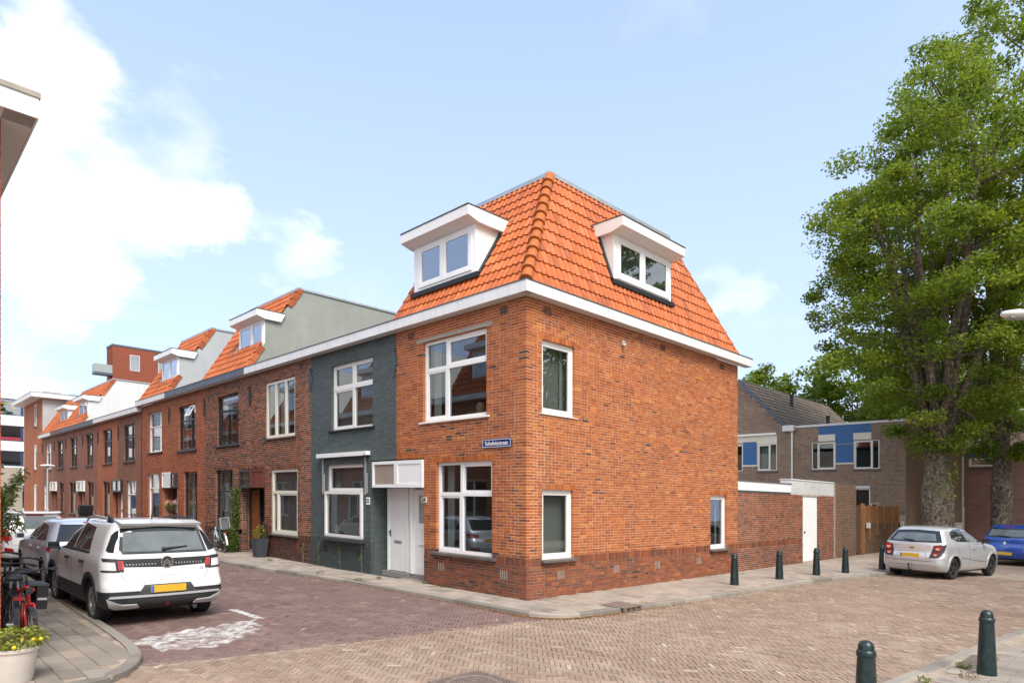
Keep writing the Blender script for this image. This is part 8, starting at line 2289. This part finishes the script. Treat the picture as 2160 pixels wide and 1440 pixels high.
    if seat:
        s_ = MB(fr); s_.prism([(-0.30, 0.82), (0.02, 0.80), (0.06, 0.86), (-0.16, 0.88), (-0.26, 1.22), (-0.36, 1.20)], -0.15, 0.15, 'uz'); o = th.part('child_seat', s_, M['grey_plastic'])
        bk = MB(fr); bk.prism([(-0.29, 0.92), (-0.16, 0.90), (-0.24, 1.15), (-0.33, 1.16)], -0.11, 0.11, 'uz'); th.part('cushion', bk, M['rubber'], o)
        sh_ = MB(fr); sh_.tube([(-0.40, -.14, 0.86), (-0.40, -.13, 1.22), (-0.40, .13, 1.22), (-0.40, .14, 0.86)], 0.016, 6); th.part('seat_frame', sh_, M['steelpale'], o)
    return th


def build_bikes():
    M['bike_black'] = pm('black_bike_paint', (0.02, 0.021, 0.023), 0.35, 0.1, 6.0, coat=0.4); M['bike_red'] = pm('red_bike_paint', (0.52, 0.022, 0.02), 0.3, 0.1, 6.0, coat=0.5); M['bike_blue'] = pm('pale_blue_bike_paint', (0.36, 0.50, 0.55), 0.35, 0.05, 6.0, coat=0.4); M['bike_grey'] = pm('grey_bike_paint', (0.22, 0.23, 0.25), 0.35, 0.05, 6.0, coat=0.4)
    M['grey_plastic'] = pm('grey_seat_plastic', (0.16, 0.165, 0.175), 0.6, 0.1, 6.0)
    bicycle('bicycle', 'red framed bicycle with fat black tyres, nearest by the white flower pot', (-7.93, 1.62), rad(-88), M['bike_red'], 0.05, R=0.30, base=0, rack=False, wheel_x=0.98, bars=0.34, scale=0.98)
    bicycle('bicycle', 'black bicycle with two panniers and a red rear lamp at the left edge', (-7.88, 1.75), rad(93), M['bike_black'], 0.06, R=0.35, base=0, bags=True, bars=0.33)
    bicycle('bicycle', 'black electric bicycle with a thick frame against the left wall', (-8.10, 0.95), rad(90), M['bike_black'], 0.07, R=0.36, base=0, rack=True, bars=0.30, step=True)
    bicycle('bicycle', 'grey bicycle with raised handlebar, furthest of the left cluster', (-7.95, 2.9), rad(96), M['bike_grey'], 0.05, R=0.36, base=0, rack=True, bars=0.36)
    bicycle('bicycle', 'pale blue bicycle with grey child seat against the brown house', (-0.52, 13.85), rad(84), M['bike_blue'], -0.12, R=0.35, base=0, seat=True, step=True, bars=0.28, guard_mat=M['white'], group='bicycles')
    bicycle('bicycle', 'black bicycle at the far houses, only saddle and bars above the white car roof', (-0.7, 20.6), rad(88), M['bike_black'], -0.08, base=0)
    bicycle('bicycle', 'dark bicycle beyond the black one, only bars above the car roof', (-0.7, 23.0), rad(80), M['bike_grey'], -0.1, base=0)
# ---------------------------------------------------------------- trees and bushes
def profile_r(prof, z): return float(np.interp(z, [p[0] for p in prof], [p[1] for p in prof]))


def tree(name, label, x, y, prof, nclump, nleaf, size, mat, trunk_r, seed, fork_z=5.2, nlimb=9, group='street trees', cr=(0.5, 1.0), twigs=90, ivy=False, knots=True, lean=(0, 0), bark=None):
    R = np.random.RandomState(seed); r2 = random.Random(seed)
    th = Thing(name, label, 'tree', (x, y, 0), group)
    z0, z1 = prof[0][0], prof[-1][0]
    # clump centres inside the crown envelope, thicker towards the skin
    cl = []
    area = np.array([profile_r(prof, z)**1.35 for z in np.linspace(z0, z1, 60)]); cdf = np.cumsum(area) / area.sum()
    for i in range(nclump):
        z = float(np.interp(R.rand(), cdf, np.linspace(z0, z1, 60))); rr = profile_r(prof, z); a = R.rand() * 6.2832
        wob = 1.0 + 0.16 * math.sin(3 * a + z * 0.9) + 0.10 * math.sin(5 * a - z * 1.7)
        rad_ = rr * wob * (0.30 + 0.70 * R.rand() ** 0.45)
        cl.append((x + lean[0] * (z - z0) + rad_ * math.cos(a), y + lean[1] * (z - z0) + rad_ * math.sin(a), z, rad_ / max(rr, .1)))
    tr = MB(); k = 14; npt = 26; rings = []
    for i in range(npt):
        t = i / (npt - 1); z = -0.25 + t * (fork_z + 0.6); ring = []
        base = trunk_r * (1.0 + 0.40 * math.exp(-z * 1.4) - 0.30 * t + 0.06 * math.sin(z * 2.1 + seed))
        for j in range(20):
            a = 2 * math.pi * j / 20; b = base * (1 + 0.07 * math.sin(3 * a + z * 0.7) + 0.05 * math.sin(5 * a - z) + (0.045 * math.sin(7 * a + z * 5) if knots else 0) + R.normal(0, 0.022))
            ring.append(tr.vert(x + b * math.cos(a), y + b * math.sin(a), z))
        rings.append(ring)
    for p, q in zip(rings, rings[1:]):
        for j in range(20): tr.face((p[j], p[(j + 1) % 20], q[(j + 1) % 20], q[j]))
    tr.face(rings[-1])
    trunk = th.part('trunk', tr, bark or M['bark'], smooth=True)
    lm = []; zc = z0 + (z1 - z0) * 0.5
    for i in range(nlimb):
        a = 2 * math.pi * i / nlimb + R.rand() * 0.5; top = z0 + (z1 - z0) * R.uniform(0.55, 0.95); rr = profile_r(prof, top) * R.uniform(0.45, 0.85)
        p0 = Vector((x + 0.45 * trunk_r * math.cos(a), y + 0.45 * trunk_r * math.sin(a), fork_z * R.uniform(0.82, 1.0)))
        p3 = Vector((x + lean[0] * (top - z0) + rr * math.cos(a), y + lean[1] * (top - z0) + rr * math.sin(a), top))
        p1 = p0 + Vector((0.35 * rr * math.cos(a), 0.35 * rr * math.sin(a), (top - fork_z) * 0.35)); p2 = p0 + (p3 - p0) * 0.7 + Vector((0, 0, (top - fork_z) * 0.06)); P = []
        for t in np.linspace(0, 1, 9): P.append(p0 * (1 - t)**3 + p1 * 3 * t * (1 - t)**2 + p2 * 3 * t * t * (1 - t) + p3 * t**3 + Vector((R.normal(0, .07), R.normal(0, .07), 0)) * (t * (1 - t) * 3))
        b = MB(); r0 = trunk_r * R.uniform(0.24, 0.38); b.tube(P, [r0 * (1 - t) ** 0.8 + 0.02 for t in np.linspace(0, 1, 9)], 9); th.part('limb', b, bark or M['bark'], trunk, smooth=True); lm.append((P, r0))
    tw = MB()
    for i in range(min(twigs, nclump)):
        c = Vector(cl[int(R.rand() * nclump)][:3]); best = min(((p, r * (1 - q / 8)) for (P, r) in lm for q, p in enumerate(P[1:-1])), key=lambda s: (s[0] - c).length + max(0, s[0].z - c.z) * 1.5)
        a = best[0]; m = (a + c) / 2 + Vector((R.normal(0, .15), R.normal(0, .15), -0.1)); tw.tube([a, m, c], [max(0.025, best[1] * .35), 0.03, 0.012], 5)
    th.part('branches', tw, bark or M['bark'], trunk, kind='stuff')
    # leaves: flattened sprays around each clump
    pts = np.empty((nclump * nleaf, 3)); tone = np.empty(nclump * nleaf)
    for i, (cx, cy, cz, e) in enumerate(cl):
        s = R.uniform(*cr); q = R.normal(size=(nleaf, 3)); q /= np.linalg.norm(q, axis=1)[:, None]; q *= (R.rand(nleaf) ** 0.5)[:, None]
        pts[i * nleaf:(i + 1) * nleaf] = np.array([cx, cy, cz]) + q * np.array([s, s, s * 0.55])
        tone[i * nleaf:(i + 1) * nleaf] = np.clip(R.normal(0.46 + R.normal(0, 0.13), 0.13, nleaf), 0, 1)
    leaves(th, 'crown', pts, size, mat, slim=0.72, tones=tone)
    if ivy:
        pv = [(x + (trunk_r * 1.0 + R.uniform(0, .12)) * math.cos(a), y + (trunk_r * 1.0 + R.uniform(0, .12)) * math.sin(a), z) for (a, z) in [(R.normal(c0[0], .35), R.normal(c0[1], .3)) for c0 in ((3.3, 4.4), (3.0, 3.0), (4.6, 3.6), (5.2, 4.2), (4.1, 2.7), (5.4, 3.2)) for _ in range(24)]]
        leaves(th, 'shoots', pv, 0.13, M['leaf_lime'], slim=0.6)
    return th


def build_trees():
    prof1 = [(4.3, 0.6), (4.9, 1.7), (6.2, 2.5), (8.7, 3.6), (11.2, 4.5), (13.0, 4.5), (15.2, 3.9), (17.2, 2.8), (19.0, 1.5), (20.4, 0.3)]
    prof2 = [(4.4, 0.8), (5.4, 2.4), (8, 4.6), (12, 5.8), (16, 5.4), (20, 4.2), (23, 2.8), (26, 0.4)]
    tree('street_tree', 'large dark green street tree with knobbly trunk, in front beside the silver car', 21.6, -2.3, prof1, 400, 215, 0.135, M['leaf_dark'], 0.57, 3, fork_z=5.4, ivy=True, twigs=130, nlimb=11)
    t2 = tree('street_tree', 'large street tree further back with straight mossy trunk, behind the blue car', 27.2, -3.55, prof2, 500, 200, 0.155, M['leaf_dark'], 0.42, 8, fork_z=5.8, twigs=130, nlimb=11, ivy=False)
    # pale trees beyond the brown roof
    specs = [(44.0, 14.8, 'pale yellow-green tree beyond the brown tiled roof, small one at the left', [(2, 1.0), (7, 3.2), (11.2, 2.8), (13.4, 0.4)], 130, 5),
             (46.0, 8.6, 'broad light green tree beyond the flat roof, between roof and large tree', [(2, 1.5), (7, 5.0), (12, 4.6), (15.4, 0.6)], 230, 6),
             (50.0, 3.5, 'light green tree beyond the flat roof, half behind the large tree', [(2, 1.5), (7, 5.2), (12.0, 4.6), (15.6, 0.6)], 230, 7)]
    for (x, y, lab, pf, n, sd) in specs: tree('pale_tree', lab, x, y, pf, n, 110, 0.30, M['leaf_yellow'], 0.3, sd, fork_z=3.0, nlimb=6, group='trees beyond the houses', cr=(0.6, 1.2), twigs=40, knots=False)
    # trees and a long building on the other side of the side street: they show in the window panes
    for i, (x, y, pf) in enumerate([(19.0, -18.0, prof1), (29.0, -19.0, prof2), (39.0, -20.5, prof1), (9.0, -24.0, prof2)]):
        tree('street_tree', ('street tree across the side street, reflected in the lower side window', 'tall street tree across the side street, reflected in the dormer panes', 'street tree far along the side street, reflected in the small window', 'street tree behind the viewpoint, seen only in reflections')[i], x, y, pf, 240, 60, 0.34, M['leaf_dark'], 0.5, 20 + i, fork_z=4.5, nlimb=7, twigs=60)
    b = MB(fr_yp(-32.0)); b.box(-2, 62, -8, 0, -0.4, 7.5)
    for i in range(10):
        for z in (1.0, 4.0): b.box(1 + i * 5.5, 3.4 + i * 5.5, 0.0, 0.03, z, z + 1.6, 1)
    solo('terrace_block', b, [M['bt_taupe_x'], M['lead']], 'long brick terrace across the side street behind the viewpoint', 'building', (20, -32, 0))
    # oleander at the left edge
    th = Thing('oleander_bush', 'tall oleander shrub with narrow leaves on arching stems at the left edge', 'shrub', (-7.85, 3.9, 0))
    R = random.Random(4); st = MB(); pts = []; dirs = []
    for i in range(46):
        a = R.uniform(0, 6.28); r = R.uniform(0.12, 0.72); h = R.uniform(1.65, 2.55) - 0.30 * r
        p0 = Vector((-8.06 + R.gauss(0, .04), 3.9 + R.gauss(0, .06), 0.35)); p3 = Vector((p0.x + r * math.cos(a), p0.y + r * math.sin(a), h)); p1 = p0 + Vector((0, 0, h * .55)); P = [p0 * (1 - t)**2 + p1 * 2 * t * (1 - t) + p3 * t * t for t in np.linspace(0, 1, 8)]
        st.tube(P, [0.014 * (1 - t) + 0.004 for t in np.linspace(0, 1, 8)], 5)
        for q in range(84):
            t = R.uniform(0.52, 1.0); k = min(6, int(t * 7)); p = P[k] + (P[k + 1] - P[k]) * R.random(); pts.append((p.x + R.gauss(0, .045), p.y + R.gauss(0, .045), p.z + R.gauss(0, .045)))
    th.part('stems', st, M['twig'])
    R.shuffle(pts)
    leaves(th, 'leaf', pts, 0.135, M['leaf_ole'], slim=0.26, singles=250)
    b = MB(); b.lathe([(0.0001, 0), (0.24, 0), (0.30, 0.42), (0.28, 0.42), (0.26, 0.36), (0.0001, 0.36)], (-8.0, 3.9, 0), n=24); th.part('tub', b, M['plastic'])


def leaf_mats():
    M['leaf_dark'] = leaf_mat('dark_leaf', [(0.0, (0.060, 0.105, 0.012)), (0.35, (0.145, 0.215, 0.020)), (0.65, (0.25, 0.315, 0.026)), (0.88, (0.36, 0.38, 0.035)), (1.0, (0.40, 0.31, 0.04))], trans=0.5)
    M['leaf_yellow'] = leaf_mat('yellow_green_leaf', [(0.0, (0.07, 0.12, 0.012)), (0.5, (0.15, 0.22, 0.02)), (1.0, (0.28, 0.30, 0.03))], trans=0.45)  # yellow-green foliage of the distant trees
    M['leaf_mid'] = leaf_mat('mid_leaf', [(0.0, (0.03, 0.07, 0.012)), (0.5, (0.075, 0.15, 0.022)), (1.0, (0.22, 0.28, 0.04))])
    M['leaf_lime'] = leaf_mat('lime_leaf', [(0.0, (0.12, 0.17, 0.02)), (0.5, (0.26, 0.30, 0.03)), (1.0, (0.42, 0.40, 0.06))])
    M['leaf_lemon'] = leaf_mat('lemon_leaf', [(0.0, (0.09, 0.13, 0.015)), (0.5, (0.22, 0.26, 0.03)), (0.9, (0.38, 0.36, 0.06)), (1.0, (0.45, 0.30, 0.04))])
    M['leaf_pale'] = leaf_mat('pale_weed_leaf', [(0.0, (0.09, 0.14, 0.03)), (1.0, (0.26, 0.30, 0.08))])
    M['leaf_dry'] = leaf_mat('dry_weed', [(0.0, (0.13, 0.08, 0.03)), (1.0, (0.30, 0.20, 0.07))])
    M['leaf_ole'] = leaf_mat('oleander_leaf', [(0.0, (0.14, 0.18, 0.07)), (0.6, (0.32, 0.37, 0.16)), (0.92, (0.46, 0.47, 0.19)), (1.0, (0.42, 0.32, 0.07))])
    M['leaf_litter'] = leaf_mat('dry_leaf_litter', [(0.0, (0.10, 0.04, 0.015)), (0.5, (0.30, 0.12, 0.03)), (1.0, (0.48, 0.26, 0.08))], trans=0.1)
    M['petal_pink'] = leaf_mat('pink_petal', [(0.0, (0.55, 0.2, 0.25)), (1.0, (0.75, 0.5, 0.5))]); M['petal_yellow'] = leaf_mat('yellow_petal', [(0.0, (0.6, 0.4, 0.03)), (1.0, (0.75, 0.6, 0.1))])
    M['leaf_mid_s'] = pm('weed_stem', (0.16, 0.2, 0.06), 0.7); M['twig'] = pm('twig_bark', (0.09, 0.06, 0.04), 0.9, 0.2, 9.0); M['lemon'] = pm('lemon_skin', (0.72, 0.55, 0.03), 0.45, 0.06, 20.0)
    M['lampwhite'] = pm('lamp_housing', (0.70, 0.70, 0.68), 0.35, 0.04, 6.0)
    m, g, b, out = new_mat('tree_bark'); p = g.pos()
    n1 = g.noise(g.scalevec(p, (1.6, 1.6, 1.3)), 4.6, 8.0, 0.78, 0.9); n2 = g.noise(p, 14.0, 5.0, 0.65)
    c = g.ramp(n1, [(0.38, (0.035, 0.027, 0.020)), (0.50, (0.12, 0.093, 0.07)), (0.57, (0.26, 0.205, 0.155)), (0.68, (0.42, 0.345, 0.27))])
    c = g.mix(g.ramp(g.noise(p, 1.3, 4.0), [(0.5, 0.0), (0.72, 0.5)]), c, (0.075, 0.085, 0.035, 1)); g.put(b.inputs['Base Color'], c); b.inputs['Roughness'].default_value = 0.95
    g.put(b.inputs['Normal'], g.bump(g.math('ADD', n1, g.math('MULTIPLY', n2, 0.5)), 0.9, 0.05)); M['bark'] = m
def main():
    import os
    setup_view(); make_materials(); make_materials2()
    M['brick_white'] = brick_mat('white_painted_brick', [(0.0, (0.66, 0.66, 0.64)), (1.0, (0.76, 0.76, 0.74))], [(0.0, (0.6, 0.6, 0.6)), (1.0, (0.7, 0.7, 0.7))], grime=0.10, lighten=0.05, rough=0.6)
    M['brick_shed'] = brick_mat('shed_brick', [(0.0, (0.15, 0.085, 0.055)), (1.0, (0.27, 0.165, 0.105))], [(0.0, (0.1, 0.06, 0.04)), (1.0, (0.2, 0.12, 0.08))], grime=0.4, lighten=0.2)
    M['fence_dk'] = pm('dark_gate_wood', (0.085, 0.055, 0.035), 0.8, 0.3, 6.0, 0.3, 40.0)
    build_ground()
    build_corner()
    build_row()
    build_right()
    build_opposite()
    build_cars()
    leaf_mats()
    build_street()
    build_trees()
main()
